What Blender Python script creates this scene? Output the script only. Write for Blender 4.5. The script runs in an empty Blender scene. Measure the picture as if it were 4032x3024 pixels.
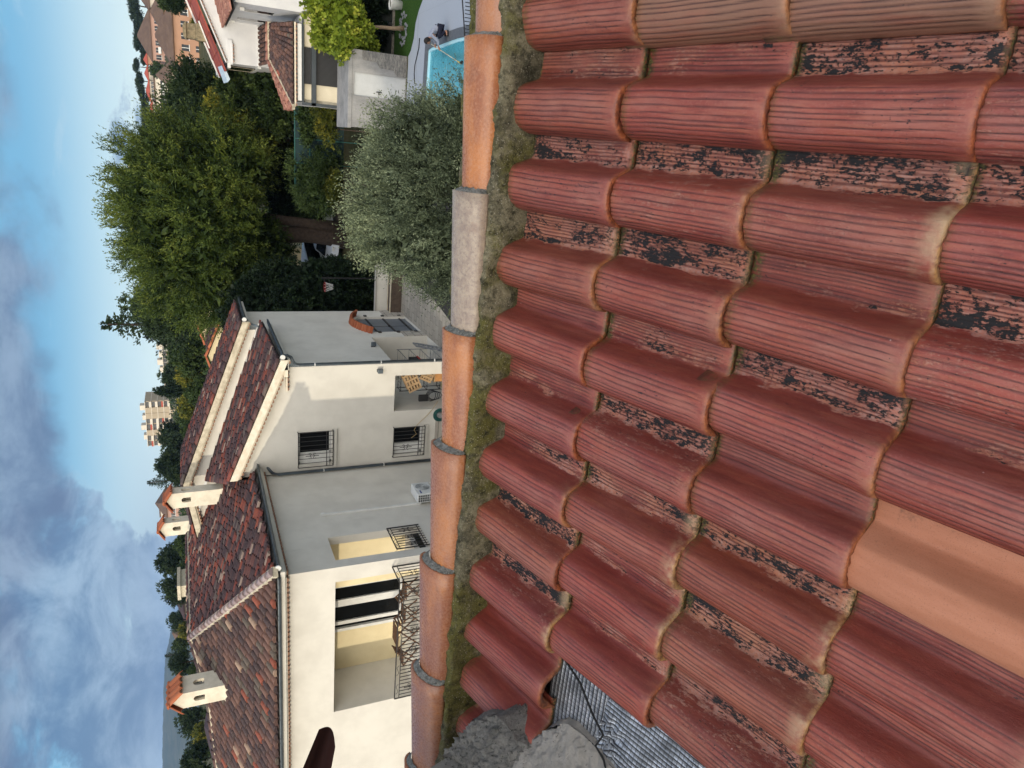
import bpy, bmesh, math, random
import numpy as np
from mathutils import Vector, Matrix
from mathutils.geometry import tessellate_polygon
from mathutils import noise as mn
random.seed(7); RNG = np.random.default_rng(7)
SC = bpy.context.scene; COL = SC.collection
rad = math.radians; PI = math.pi
# ------------------------------------------------------------------ camera
# world frame: x to the right along the neighbour's gable wall, y away from the viewer, z up; eye at (0,0,8)
EYE = np.array([0.0, 0.0, 8.0]); FPX = 2795.0
def _frame(p, r, yaw):
    p, r, yaw = rad(p), rad(r), rad(yaw)
    f = np.array([0, math.cos(p), -math.sin(p)]); r0 = np.array([1.0, 0, 0]); u0 = np.cross(r0, f)
    rt = math.cos(r)*r0 + math.sin(r)*u0; up = np.cross(rt, f)
    a = np.array([math.cos(yaw), -math.sin(yaw), 0]); b = np.array([math.sin(yaw), math.cos(yaw), 0])
    return [np.array([v@a, v@b, v[2]]) for v in (rt, up, f)]
RT, UP, FW = _frame(24.0, -3.0, 20.0)
cam = bpy.data.cameras.new('camera'); camo = bpy.data.objects.new('camera', cam); COL.objects.link(camo)
cam.sensor_width = 36; cam.lens = FPX/4032*36; cam.clip_end = 20000; cam.clip_start = 0.05
m = Matrix.Identity(4)
for i in range(3):
    m[i][0] = -UP[i]; m[i][1] = RT[i]; m[i][2] = -FW[i]; m[i][3] = EYE[i]
camo.matrix_world = m
SC.camera = camo
# ------------------------------------------------------------------ world, sun, exposure
SUN_EL, SUN_AZ = rad(12.5), math.atan2(-0.408, -0.913)   # azimuth of the sun from +y, clockwise
W = bpy.data.worlds.new('World'); SC.world = W; W.use_nodes = True
nt = W.node_tree; N = nt.nodes; LK = nt.links
bg = N['Background']; bg.inputs['Strength'].default_value = 1.0
sky = N.new('ShaderNodeTexSky'); sky.sky_type = 'NISHITA'; sky.sun_disc = False
sky.sun_elevation = SUN_EL; sky.sun_rotation = SUN_AZ; sky.air_density = 1.0; sky.dust_density = 0.6; sky.ozone_density = 1.6
def wn(t, **k):
    n = N.new(t)
    for a, v in k.items(): setattr(n, a, v)
    return n
def wmath(op, a, b=None, clamp=False):
    n = wn('ShaderNodeMath', operation=op, use_clamp=clamp)
    for i, v in enumerate((a, b)):
        if v is None: continue
        if isinstance(v, (int, float)): n.inputs[i].default_value = v
        else: LK.new(v, n.inputs[i])
    return n.outputs[0]
def wmix(f, a, b):
    n = wn('ShaderNodeMix', data_type='RGBA')
    for i, v in ((0, f), (6, a), (7, b)):
        if isinstance(v, tuple): n.inputs[i].default_value = (*v, 1)
        elif isinstance(v, (int, float)): n.inputs[i].default_value = v
        else: LK.new(v, n.inputs[i])
    return n.outputs[2]
tc = wn('ShaderNodeTexCoord'); sp = wn('ShaderNodeSeparateXYZ'); LK.new(tc.outputs['Generated'], sp.inputs[0])
el = sp.outputs[2]
# clouds live on a flat layer overhead: direction divided by its elevation
den = wmath('ADD', wmath('MAXIMUM', el, 0.0), 0.16)
cv = wn('ShaderNodeCombineXYZ'); LK.new(wmath('DIVIDE', sp.outputs[0], den), cv.inputs[0]); LK.new(wmath('DIVIDE', sp.outputs[1], den), cv.inputs[1])
def wnoise(scale, det, rough, off, stretch=(1, 1, 1)):
    mp = wn('ShaderNodeMapping'); LK.new(cv.outputs[0], mp.inputs[0]); mp.inputs['Location'].default_value = off; mp.inputs['Scale'].default_value = stretch
    n = wn('ShaderNodeTexNoise'); n.inputs['Scale'].default_value = scale; n.inputs['Detail'].default_value = det; n.inputs['Roughness'].default_value = rough
    n.inputs['Distortion'].default_value = 0.3
    LK.new(mp.outputs[0], n.inputs['Vector']); return n.outputs['Fac']
def wramp(v, lo, hi):
    n = wn('ShaderNodeMapRange', interpolation_type='SMOOTHSTEP'); LK.new(v, n.inputs[0]); n.inputs[1].default_value = lo; n.inputs[2].default_value = hi
    return n.outputs[0]
SKYS = 0.10
skc = wn('ShaderNodeVectorMath', operation='SCALE'); LK.new(sky.outputs[0], skc.inputs[0]); skc.inputs['Scale'].default_value = SKYS
clear = wmix(wramp(el, 0.015, 0.17), (0.98, 1.16, 1.12), (0.17, 0.47, 0.72))
clear = wmix(wramp(el, 0.20, 0.60), clear, (0.15, 0.33, 0.57))
base = wmix(0.85, skc.outputs[0], clear)
# heaped cloud: noise on the direction itself, so it does not smear towards the horizon
def dnoise(scale, det, rough, off, st=(1, 1, 1.7), dist=.4):
    mp = wn('ShaderNodeMapping'); LK.new(tc.outputs['Generated'], mp.inputs[0]); mp.inputs['Location'].default_value = off; mp.inputs['Scale'].default_value = st
    n = wn('ShaderNodeTexNoise'); n.inputs['Scale'].default_value = scale; n.inputs['Detail'].default_value = det; n.inputs['Roughness'].default_value = rough; n.inputs['Distortion'].default_value = dist
    LK.new(mp.outputs[0], n.inputs['Vector']); return n.outputs['Fac']
side = wramp(sp.outputs[0], -0.30, -0.62)          # cumulus bank on the left
hgt = wramp(el, 0.20, 0.04)
cn = dnoise(5.2, 10, 0.58, (2.3, 0.4, 1.0))
m1 = wramp(wmath('ADD', wmath('ADD', cn, wmath('MULTIPLY', side, 0.25)), wmath('MULTIPLY', hgt, 0.09)), 0.655, 0.735)
wisps = wramp(wmath('ADD', dnoise(5.5, 8, 0.62, (7.3, 1.4, 3.0), (1, 1, 3.2)), wmath('MULTIPLY', el, 0.25)), 0.60, 0.80)
m2 = wramp(wmath('ADD', wmath('MULTIPLY', dnoise(4.2, 7, 0.55, (9.3, 4.0, 2.0), (1, 1, 1.5)), 0.55), wmath('MULTIPLY', el, 2.6)), 0.665, 0.77)
shade = wramp(dnoise(9, 9, 0.62, (1.7, 3.0, 2)), 0.36, 0.66)
cumul = wmix(shade, (0.105, 0.185, 0.33), (0.36, 0.48, 0.62))
edge = wramp(m1, 0.0, 0.5)
cumul = wmix(edge, (0.62, 0.72, 0.78), cumul)
veil = wmix(shade, (0.12, 0.18, 0.30), (0.27, 0.36, 0.49))
low = wmath('MULTIPLY', side, wramp(el, 0.16, 0.0))
c = wmix(wmath('MULTIPLY', low, 0.9), base, (0.15, 0.25, 0.42))
c = wmix(wmath('MULTIPLY', wisps, 0.55), c, (0.66, 0.78, 0.84))
c = wmix(wmath('MULTIPLY', m1, 0.85), c, cumul)
c = wmix(wmath('MULTIPLY', m2, 0.92), c, veil)
# the half of the sky round the low sun glows much brighter than the half we look at
glow = wmath('ADD', 1.0, wmath('MULTIPLY', wramp(sp.outputs[1], 0.12, -0.75), 2.0))
glow = wmath('MULTIPLY', glow, wmath('ADD', 1.0, wmath('MULTIPLY', wramp(el, .55, .95), .5)))
gc = wn('ShaderNodeVectorMath', operation='SCALE'); LK.new(wmix(wramp(sp.outputs[1], 0.1, -0.7), c, (.80, .76, .70)), gc.inputs[0]); LK.new(glow, gc.inputs['Scale'])
LK.new(gc.outputs[0], bg.inputs['Color'])
sl_ = bpy.data.lights.new('sun', 'SUN'); sl_.energy = 1.7; sl_.angle = rad(0.9); sl_.color = (1.0, 0.88, 0.68)
suno = bpy.data.objects.new('sun', sl_); COL.objects.link(suno)
sd = Vector((0.408*math.cos(SUN_EL), 0.913*math.cos(SUN_EL), -math.sin(SUN_EL)))
suno.rotation_euler = sd.to_track_quat('-Z', 'Y').to_euler(); suno.location = (-20, -40, 30)
SC.view_settings.view_transform = 'Standard'; SC.view_settings.look = 'None'
SC.view_settings.exposure = 0.16; SC.view_settings.gamma = 1.0
try: SC.view_settings.use_curve_mapping = False
except Exception: pass
SC.render.engine = 'CYCLES'
# ------------------------------------------------------------------ helpers
def rayd(X, Y):
    d = RT*((3024-Y)-1512) + UP*(2016-X) + FW*FPX
    return d/np.linalg.norm(d)
def at(X, Y, ax, val):
    """photo pixel -> point on the plane coordinate[ax] = val"""
    d = rayd(X, Y); t = (val-EYE[ax])/d[ax]
    return EYE + d*t
def atd(X, Y, dist): return EYE + rayd(X, Y)*dist
def proj(P):
    v = np.array(P, float)-EYE
    U = 1512+FPX*(v@RT)/(v@FW); V = 2016-FPX*(v@UP)/(v@FW); return V, 3024-U
G = -0.5
class MB:
    def __init__(s): s.v = []; s.f = []; s.c = []; s.cc = 0.5
    def add(s, vs, fs):
        o = len(s.v); s.v += [tuple(map(float, p)) for p in vs]
        s.f += [tuple(i+o for i in f) for f in fs]; s.c += [s.cc]*len(fs); return s
    def box(s, x0, x1, y0, y1, z0, z1):
        v = [(x, y, z) for z in (z0, z1) for y in (y0, y1) for x in (x0, x1)]
        return s.add(v, [(0, 2, 3, 1), (4, 5, 7, 6), (0, 1, 5, 4), (2, 6, 7, 3), (0, 4, 6, 2), (1, 3, 7, 5)])
    def obox(s, o, ax, ay, az):
        """box from corner o along three edge vectors"""
        o, ax, ay, az = [np.array(q, float) for q in (o, ax, ay, az)]
        v = [o+ax*i+ay*j+az*k for k in (0, 1) for j in (0, 1) for i in (0, 1)]
        return s.add(v, [(0, 2, 3, 1), (4, 5, 7, 6), (0, 1, 5, 4), (2, 6, 7, 3), (0, 4, 6, 2), (1, 3, 7, 5)])
    def bar(s, p, q, w, h=None, up=(0, 0, 1)):
        h = h or w; p, q = np.array(p, float), np.array(q, float); d = q-p; d /= np.linalg.norm(d)+1e-9
        u = np.array(up, float)
        if abs(d@u) > .98: u = np.array([1., 0, 0])
        a = np.cross(d, u); a /= np.linalg.norm(a); b = np.cross(a, d)
        return s.obox(p-a*w/2-b*h/2, a*w, q-p, b*h)
    def tube(s, path, r, n=8, cap=True):
        P = [np.array(p, float) for p in path]; rs = r if hasattr(r, '__len__') else [r]*len(P)
        vs = []; ref = np.array([0.13, 0.27, 0.95])
        for i, p in enumerate(P):
            d = (P[min(i+1, len(P)-1)]-P[max(i-1, 0)]); d = d/(np.linalg.norm(d)+1e-9)
            a = np.cross(d, ref); 
            if np.linalg.norm(a) < .05: a = np.cross(d, np.array([1., 0, 0]))
            a /= np.linalg.norm(a); b = np.cross(d, a)
            vs += [p+rs[i]*(a*math.cos(2*PI*k/n)+b*math.sin(2*PI*k/n)) for k in range(n)]
        fs = [(i*n+k, i*n+(k+1) % n, (i+1)*n+(k+1) % n, (i+1)*n+k) for i in range(len(P)-1) for k in range(n)]
        if cap: fs += [tuple(range(n))[::-1], tuple((len(P)-1)*n+k for k in range(n))]
        return s.add(vs, fs)
    def prism(s, poly, ext):
        """extrude a planar 3-D polygon by vector ext"""
        P = [np.array(p, float) for p in poly]; e = np.array(ext, float); n = len(P)
        tri = tessellate_polygon([[Vector(p) for p in P]])
        fs = [tuple(t) for t in tri]+[tuple(i+n for i in t[::-1]) for t in tri]
        fs += [(i, (i+1) % n, n+(i+1) % n, n+i) for i in range(n)]
        return s.add(P+[p+e for p in P], fs)
    def holed(s, outer, holes, ext):
        """slab with openings: outline and holes in one plane, extruded by ext"""
        loops = [[np.array(p, float) for p in L] for L in [outer]+list(holes)]; e = np.array(ext, float)
        flat = [p for L in loops for p in L]; n = len(flat)
        tri = tessellate_polygon([[Vector(p) for p in L] for L in loops])
        fs = [tuple(t) for t in tri]+[tuple(i+n for i in t[::-1]) for t in tri]
        o = 0
        for L in loops:
            k = len(L); fs += [(o+i, o+(i+1) % k, n+o+(i+1) % k, n+o+i) for i in range(k)]; o += k
        return s.add(flat+[p+e for p in flat], fs)
    def lathe(s, c, prof, n=16):
        c = np.array(c, float); vs = []
        for r, z in prof: vs += [c+np.array([r*math.cos(2*PI*k/n), r*math.sin(2*PI*k/n), z]) for k in range(n)]
        fs = [(i*n+k, i*n+(k+1) % n, (i+1)*n+(k+1) % n, (i+1)*n+k) for i in range(len(prof)-1) for k in range(n)]
        return s.add(vs, fs)
    def blob(s, c, r, n=10, jit=0.0, seed=0):
        bm = bmesh.new(); bmesh.ops.create_icosphere(bm, subdivisions=2 if n < 12 else 3, radius=1)
        rr = random.Random(seed); vs = []
        for v in bm.verts:
            k = 1+jit*mn.noise(v.co*2.3+Vector((seed*3.1, seed, 0)))*2
            vs.append((c[0]+v.co.x*r[0]*k, c[1]+v.co.y*r[1]*k, c[2]+v.co.z*r[2]*k))
        fs = [tuple(v.index for v in f.verts) for f in bm.faces]; bm.free(); return s.add(vs, fs)
    def build(s, name, mat, parent=None, smooth=False, fix=True, bevel=0, M4=None):
        me = bpy.data.meshes.new(name); V = s.v
        me.from_pydata(V, [], s.f); 
        if M4 is not None: me.transform(M4)
        if len(set(s.c)) > 1 or s.cc != 0.5:
            at_ = me.attributes.new('tint', 'FLOAT', 'FACE'); at_.data.foreach_set('value', s.c)
        if fix:
            bm = bmesh.new(); bm.from_mesh(me); bmesh.ops.recalc_face_normals(bm, faces=bm.faces); bm.to_mesh(me); bm.free()
        me.materials.append(mat)
        if smooth: me.polygons.foreach_set('use_smooth', [True]*len(me.polygons))
        o = bpy.data.objects.new(name, me); COL.objects.link(o)
        if parent: o.parent = parent
        if bevel:
            b = o.modifiers.new('bevel', 'BEVEL'); b.width = bevel; b.segments = 2; b.limit_method = 'ANGLE'; b.angle_limit = rad(40)
        return o
def tag(o, label=None, cat=None, group=None, kind=None):
    for k, v in (('label', label), ('category', cat), ('group', group), ('kind', kind)):
        if v: o[k] = v
    return o
ROOTS = []
def thing(name, label, cat, loc=(0, 0, 0), group=None):
    o = bpy.data.objects.new(name, None); COL.objects.link(o); o.location = tuple(float(q) for q in loc); o.empty_display_size = .2
    ROOTS.append(o); return tag(o, label, cat, group)
def adopt(root):
    """children were built in world coordinates: keep them where they are"""
    L = root.location.copy(); ROOTS.remove(root)
    for o in root.children: o.location = o.location - L
def copy_tree(o, parent=None):
    c = o.copy(); COL.objects.link(c)
    if parent: c.parent = parent
    for ch in list(o.children): copy_tree(ch, c)
    return c
# ------------------------------------------------------------------ material kit
class MT:
    def __init__(s, name, rough=.8, spec=.3):
        s.m = bpy.data.materials.new(name); s.m.use_nodes = True; s.t = s.m.node_tree; s.n = s.t.nodes; s.l = s.t.links
        s.b = s.n['Principled BSDF']; s.b.inputs['Roughness'].default_value = rough
        s.b.inputs['Specular IOR Level'].default_value = spec
    def node(s, t, ins=None, **k):
        n = s.n.new(t)
        for a, v in k.items(): setattr(n, a, v)
        for i, v in (ins or {}).items():
            if v is None: continue
            if isinstance(v, bpy.types.NodeSocket): s.l.new(v, n.inputs[i])
            else:
                if isinstance(v, tuple) and len(v) == 3 and n.inputs[i].type == 'RGBA': v = (*v, 1)
                n.inputs[i].default_value = v
        return n
    def math(s, op, a, b=None, clamp=False): return s.node('ShaderNodeMath', {0: a, 1: b}, operation=op, use_clamp=clamp).outputs[0]
    def mix(s, f, a, b, blend='MIX'): return s.node('ShaderNodeMix', {0: f, 6: a, 7: b}, data_type='RGBA', blend_type=blend).outputs[2]
    def ramp(s, v, lo, hi, a=0.0, b=1.0): return s.node('ShaderNodeMapRange', {0: v, 1: lo, 2: hi, 3: a, 4: b}, interpolation_type='SMOOTHSTEP').outputs[0]
    def obj(s): return s.node('ShaderNodeTexCoord').outputs['Object']
    def gen(s): return s.node('ShaderNodeNewGeometry').outputs['Position']
    def attr(s, n): return s.node('ShaderNodeAttribute', attribute_name=n).outputs['Fac']
    def map(s, v, scale=(1, 1, 1), loc=(0, 0, 0)): return s.node('ShaderNodeMapping', {0: v, 'Scale': scale, 'Location': loc}).outputs[0]
    def noise(s, v, scale, det=4, rough=.55, dist=0.0): return s.node('ShaderNodeTexNoise', {'Vector': v, 'Scale': scale, 'Detail': det, 'Roughness': rough, 'Distortion': dist}).outputs['Fac']
    def vor(s, v, scale, rand=1.0, feature='F1'): return s.node('ShaderNodeTexVoronoi', {'Vector': v, 'Scale': scale, 'Randomness': rand}, feature=feature).outputs['Distance']
    def bump(s, h, strength=.3, dist=.01, prev=None):
        o = s.node('ShaderNodeBump', {'Height': h, 'Strength': strength, 'Distance': dist, 'Normal': prev}).outputs[0]; s.l.new(o, s.b.inputs['Normal']); return o
    def col(s, c):
        if isinstance(c, tuple): s.b.inputs['Base Color'].default_value = (*c, 1)
        else: s.l.new(c, s.b.inputs['Base Color'])
        return s
    def rough(s, r): s.l.new(r, s.b.inputs['Roughness']); return s
def plain(name, c1, c2=None, scale=3, rough=.8, spec=.3, metal=0, bump=0, bscale=60, bdist=.004, lo=.35, hi=.68):
    k = MT(name, rough, spec); p = k.gen()
    c2 = c2 or tuple(q*.8 for q in c1)
    n = k.noise(p, scale, 5, .6)
    k.col(k.mix(k.ramp(n, lo, hi), c1, c2)); k.b.inputs['Metallic'].default_value = metal
    if bump: k.bump(k.noise(p, bscale, 4, .6), bump, bdist)
    return k.m
# ================================================================== OUR OWN ROOF (foreground)
OWN = thing('house', 'foreground house with red fluted clay roof tiles and orange ridge caps', 'house', (0, 0, G))
a_ = np.array([math.cos(rad(20)), -math.sin(rad(20)), 0]); b_ = np.array([math.sin(rad(20)), math.cos(rad(20)), 0])
def ab(v): return np.array([v@a_, v@b_, v[2]])
RX, RY, RZ = [ab(np.array(v)) for v in ((.9425, -.3340, -.0123), (.3203, .8918, .3195), (-.0957, -.3050, .9475))]
RO = ab(np.array((.8313, 1.3263, -.9377)))+EYE
RM = Matrix([[RX[i], RY[i], RZ[i], RO[i]] for i in range(3)]+[[0, 0, 0, 1]])
def rp(x, y, z=0): return RO+RX*x+RY*y+RZ*z
# ---- tile material
def tile_material(name, smooth=False):
    k = MT(name, .55, .5)
    oi = k.node('ShaderNodeObjectInfo'); rnd = oi.outputs['Random']; oc = k.node('ShaderNodeSeparateColor', {0: oi.outputs['Color']}).outputs
    off = k.node('ShaderNodeCombineXYZ', {0: k.math('MULTIPLY', rnd, 37.0), 1: k.math('MULTIPLY', rnd, 91.0), 2: k.math('MULTIPLY', rnd, 13.0)}).outputs[0]
    p = k.node('ShaderNodeVectorMath', {0: k.obj(), 1: off}, operation='ADD').outputs[0]
    pan, lip, grv, yy = [k.attr(a) for a in ('pan', 'lip', 'groove', 'yy')]
    n1 = k.noise(k.map(p, (6, 1.2, 6)), 3.5, 5, .6); n2 = k.noise(k.map(p, (1, .35, 1)), 24, 5, .65); n3 = k.noise(p, 180, 3, .6)
    if smooth:
        c = k.mix(k.ramp(n1, .3, .7), (.40, .155, .082), (.50, .215, .125))
        c = k.mix(k.ramp(k.noise(p, 9, 6, .7), .60, .70, 0, .75), c, (.09, .05, .035))
        c = k.mix(k.ramp(k.noise(p, 420, 2, .5), .58, .70, 0, .5), c, (.24, .10, .06))
        k.col(c); k.rough(k.ramp(n3, .3, .7, .7, .85)); k.bump(k.noise(p, 300, 3, .6), .25, .002)
        return k.m
    c = k.mix(k.ramp(n1, .30, .70), (.36, .078, .050), (.25, .052, .040))
    c = k.mix(k.math('MULTIPLY', rnd, .3), c, (.27, .085, .05))
    c = k.mix(k.ramp(k.noise(k.map(p, (3, 1, 3), (5, 2, 1)), 4, 5, .65), .45, .75, 0, .5), c, (.40, .16, .13))        # pale bloom
    c = k.mix(k.ramp(k.noise(k.map(p, (1, .12, 1)), 70, 5, .7), .46, .74, 0, .55), c, (.42, .14, .075))                # fine long streaks
    c = k.mix(k.ramp(k.noise(k.map(p, (1, .10, 1), (4, 4, 4)), 95, 4, .7), .48, .70, 0, .5), c, (.12, .027, .022))
    c = k.mix(k.ramp(n3, .52, .75, 0, .35), c, (.46, .20, .15))                                                         # grit
    cre = k.attr('crest'); c = k.mix(k.math('MULTIPLY', k.ramp(cre, .45, .03), k.ramp(k.noise(k.map(p, (1, .12, 1)), 60, 4, .7), .3, .7, .75, .35)), c, (.135, .024, .018))     # flank darker red: unfaded clay, with the hollow's shade put into the colour
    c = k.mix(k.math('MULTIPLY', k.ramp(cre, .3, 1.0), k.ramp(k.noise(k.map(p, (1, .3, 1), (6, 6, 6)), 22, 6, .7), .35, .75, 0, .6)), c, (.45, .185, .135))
    c = k.mix(k.math('MULTIPLY', oc[1], k.ramp(n1, .25, .6, .5, 1)), c, (.27, .15, .095))                              # buff firing marks
    amt = oc[0]
    # worn salmon crust on the raised ribs and black lichen, mostly in the pans; amount = red channel of the object colour
    area = k.noise(k.map(p, (2.2, .7, 2.2), (3, 1, 7)), 3.6, 4, .55)
    zsum = k.math('ADD', area, k.math('MULTIPLY', amt, .50))
    zone = k.math('MULTIPLY', k.ramp(zsum, .55, .82), k.math('ADD', k.ramp(k.math('ADD', pan, k.math('MULTIPLY', k.math('SUBTRACT', k.noise(k.map(p, (1, .5, 1)), 26, 4, .6), .5), 1.7)), .30, .85), k.math('MULTIPLY', k.math('MAXIMUM', k.math('SUBTRACT', amt, .50), 0.0), .7)), True)
    crust = k.math('ADD', k.math('MULTIPLY', k.noise(k.map(p, (1, .22, 1)), 60, 6, .75), .6), k.math('MULTIPLY', k.noise(k.map(p, (1, .6, 1)), 170, 4, .7), .4))
    worn = k.ramp(k.math('ADD', crust, k.math('MULTIPLY', zone, .22)), .565, .66)
    worn = k.math('MULTIPLY', k.math('MULTIPLY', worn, k.ramp(zone, .03, .3)), k.math('SUBTRACT', 1.0, k.math('MULTIPLY', grv, .8)))
    ccol = k.mix(k.ramp(k.noise(p, 120, 5, .7), .35, .7), (.47, .185, .125), (.44, .27, .225))
    ccol = k.mix(k.ramp(n2, .4, .7, 0, .6), ccol, (.45, .165, .08))
    c = k.mix(k.math('MULTIPLY', worn, k.ramp(k.noise(p, 20, 4, .6), .3, .65, .45, .95)), c, ccol)
    gb = k.ramp(k.noise(k.map(p, (1, .16, 1), (8, 1, 3)), 55, 4, .65), .28, .55, .45, 1.0)
    c = k.mix(k.math('MULTIPLY', grv, k.math('MULTIPLY', gb, k.ramp(n3, .2, .6, .75, 1.0))), c, (.040, .013, .012))
    hs = k.node('ShaderNodeHueSaturation', {'Hue': k.math('ADD', .497, k.math('MULTIPLY', rnd, .008)), 'Saturation': k.math('ADD', .95, k.math('MULTIPLY', k.noise(off, 3, 1, .5), .12)), 'Value': k.math('ADD', .76, k.math('MULTIPLY', k.noise(off, 5.3, 1, .5), .26)), 'Color': c}); c = hs.outputs[0]
    v = k.math('ADD', k.math('MULTIPLY', k.noise(k.map(p, (1, .40, 1)), 21, 6, .70, .15), .62), k.math('MULTIPLY', k.noise(k.map(p, (1, .5, 1), (1, 2, 3)), 85, 5, .7), .38)); v2 = k.noise(k.map(p, (1, .5, 1), (3, 3, 3)), 190, 5, .7)
    sp_ = k.math('ADD', k.math('MULTIPLY', v, .66), k.math('MULTIPLY', v2, .34))
    blk = k.math('MULTIPLY', k.ramp(k.math('ADD', sp_, k.math('MULTIPLY', zone, .125)), .622, .646), k.ramp(zone, .10, .40))
    fine = k.math('MULTIPLY', k.ramp(k.math('ADD', v2, k.math('ADD', k.math('MULTIPLY', k.noise(k.map(p, (1, .5, 1)), 10, 3, .5), .35), k.math('MULTIPLY', grv, .06))), .83, .87), k.ramp(amt, .0, .3))
    c = k.mix(k.math('MAXIMUM', blk, k.math('MULTIPLY', fine, .9)), c, (.011, .010, .011))
    # white droppings and grey-green lichen dots
    dots = k.ramp(k.vor(p, 19), .045, .025); pick = k.ramp(k.noise(p, 7, 2, .5), .58, .62)
    c = k.mix(k.math('MULTIPLY', dots, k.math('MULTIPLY', pick, .75)), c, (.55, .36, .34))
    d2 = k.ramp(k.noise(k.map(p, (1, .5, 1), (2, 9, 4)), 62, 4, .7), .70, .735)
    c = k.mix(k.math('MULTIPLY', d2, k.math('MULTIPLY', k.ramp(k.noise(p, 5, 2, .5), .5, .6), .8)), c, (.20, .19, .15))
    # orange broken lip, yellowed on some tiles
    lc = k.mix(k.ramp(n3, .3, .7), (.44, .14, .05), (.27, .07, .03)); lc = k.mix(k.math('MULTIPLY', oc[2], .9), lc, (.50, .30, .11))
    lc = k.mix(k.ramp(k.noise(k.map(p, (1, 1, 1), (3, 5, 5)), 48, 5, .75), .42, .62, .0, .85), lc, (.10, .03, .018)); c = k.mix(k.math('MULTIPLY', lip, .9), c, lc)
    lt = k.math('MULTIPLY', k.ramp(yy, .055, .0), oc[2]); c = k.mix(k.math('MULTIPLY', lt, k.ramp(k.noise(p, 16, 4, .6), .42, .66, 0, .8)), c, (.48, .34, .20))
    # moss and dirt where the next course tucks under the lip, and on the lip in the pan
    mz = k.math('MULTIPLY', k.ramp(yy, .352, .372), k.ramp(k.noise(p, 90, 4, .7), .35, .55)); mz = k.math('MULTIPLY', mz, k.math('ADD', .45, k.math('MULTIPLY', pan, .55)))
    mz = k.math('MAXIMUM', mz, k.math('MULTIPLY', k.math('MULTIPLY', lip, pan), k.ramp(k.noise(p, 120, 4, .7), .38, .52)))
    c = k.mix(mz, c, k.mix(k.ramp(n3, .4, .7), (.035, .034, .016), (.13, .115, .03)))
    k.col(c)
    k.rough(k.math('ADD', k.ramp(n2, .3, .7, .32, .52), k.math('MULTIPLY', k.math('MAXIMUM', worn, blk), .3)))
    h = k.math('ADD', k.math('MULTIPLY', k.noise(k.map(p, (1, .5, 1)), 210, 5, .75), .8), k.math('ADD', k.math('MULTIPLY', worn, .5), k.math('MULTIPLY', blk, .8)))
    k.bump(h, .75, .0028)
    return k.m
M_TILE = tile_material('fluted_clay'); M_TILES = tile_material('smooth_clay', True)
TW = .21; TL = .43; EXP = .37; HB = .077
def prof_z(x):
    if x < .072:
        q = (.072-x)/.072; return .012+(HB-.012)*math.sqrt(max(0, 1-q**2.2))
    if x < .154:
        q = (x-.072)/.082
        e = math.sqrt(max(0, 1-min(1, q*.97)**2.1)); s_ = 0.5+0.5*math.cos(PI*q); w = min(1, max(0, (q-.45)/.5)); w = w*w*(3-2*w)
        return HB*(e*(1-w)+s_*w)
    return 0.0
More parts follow.
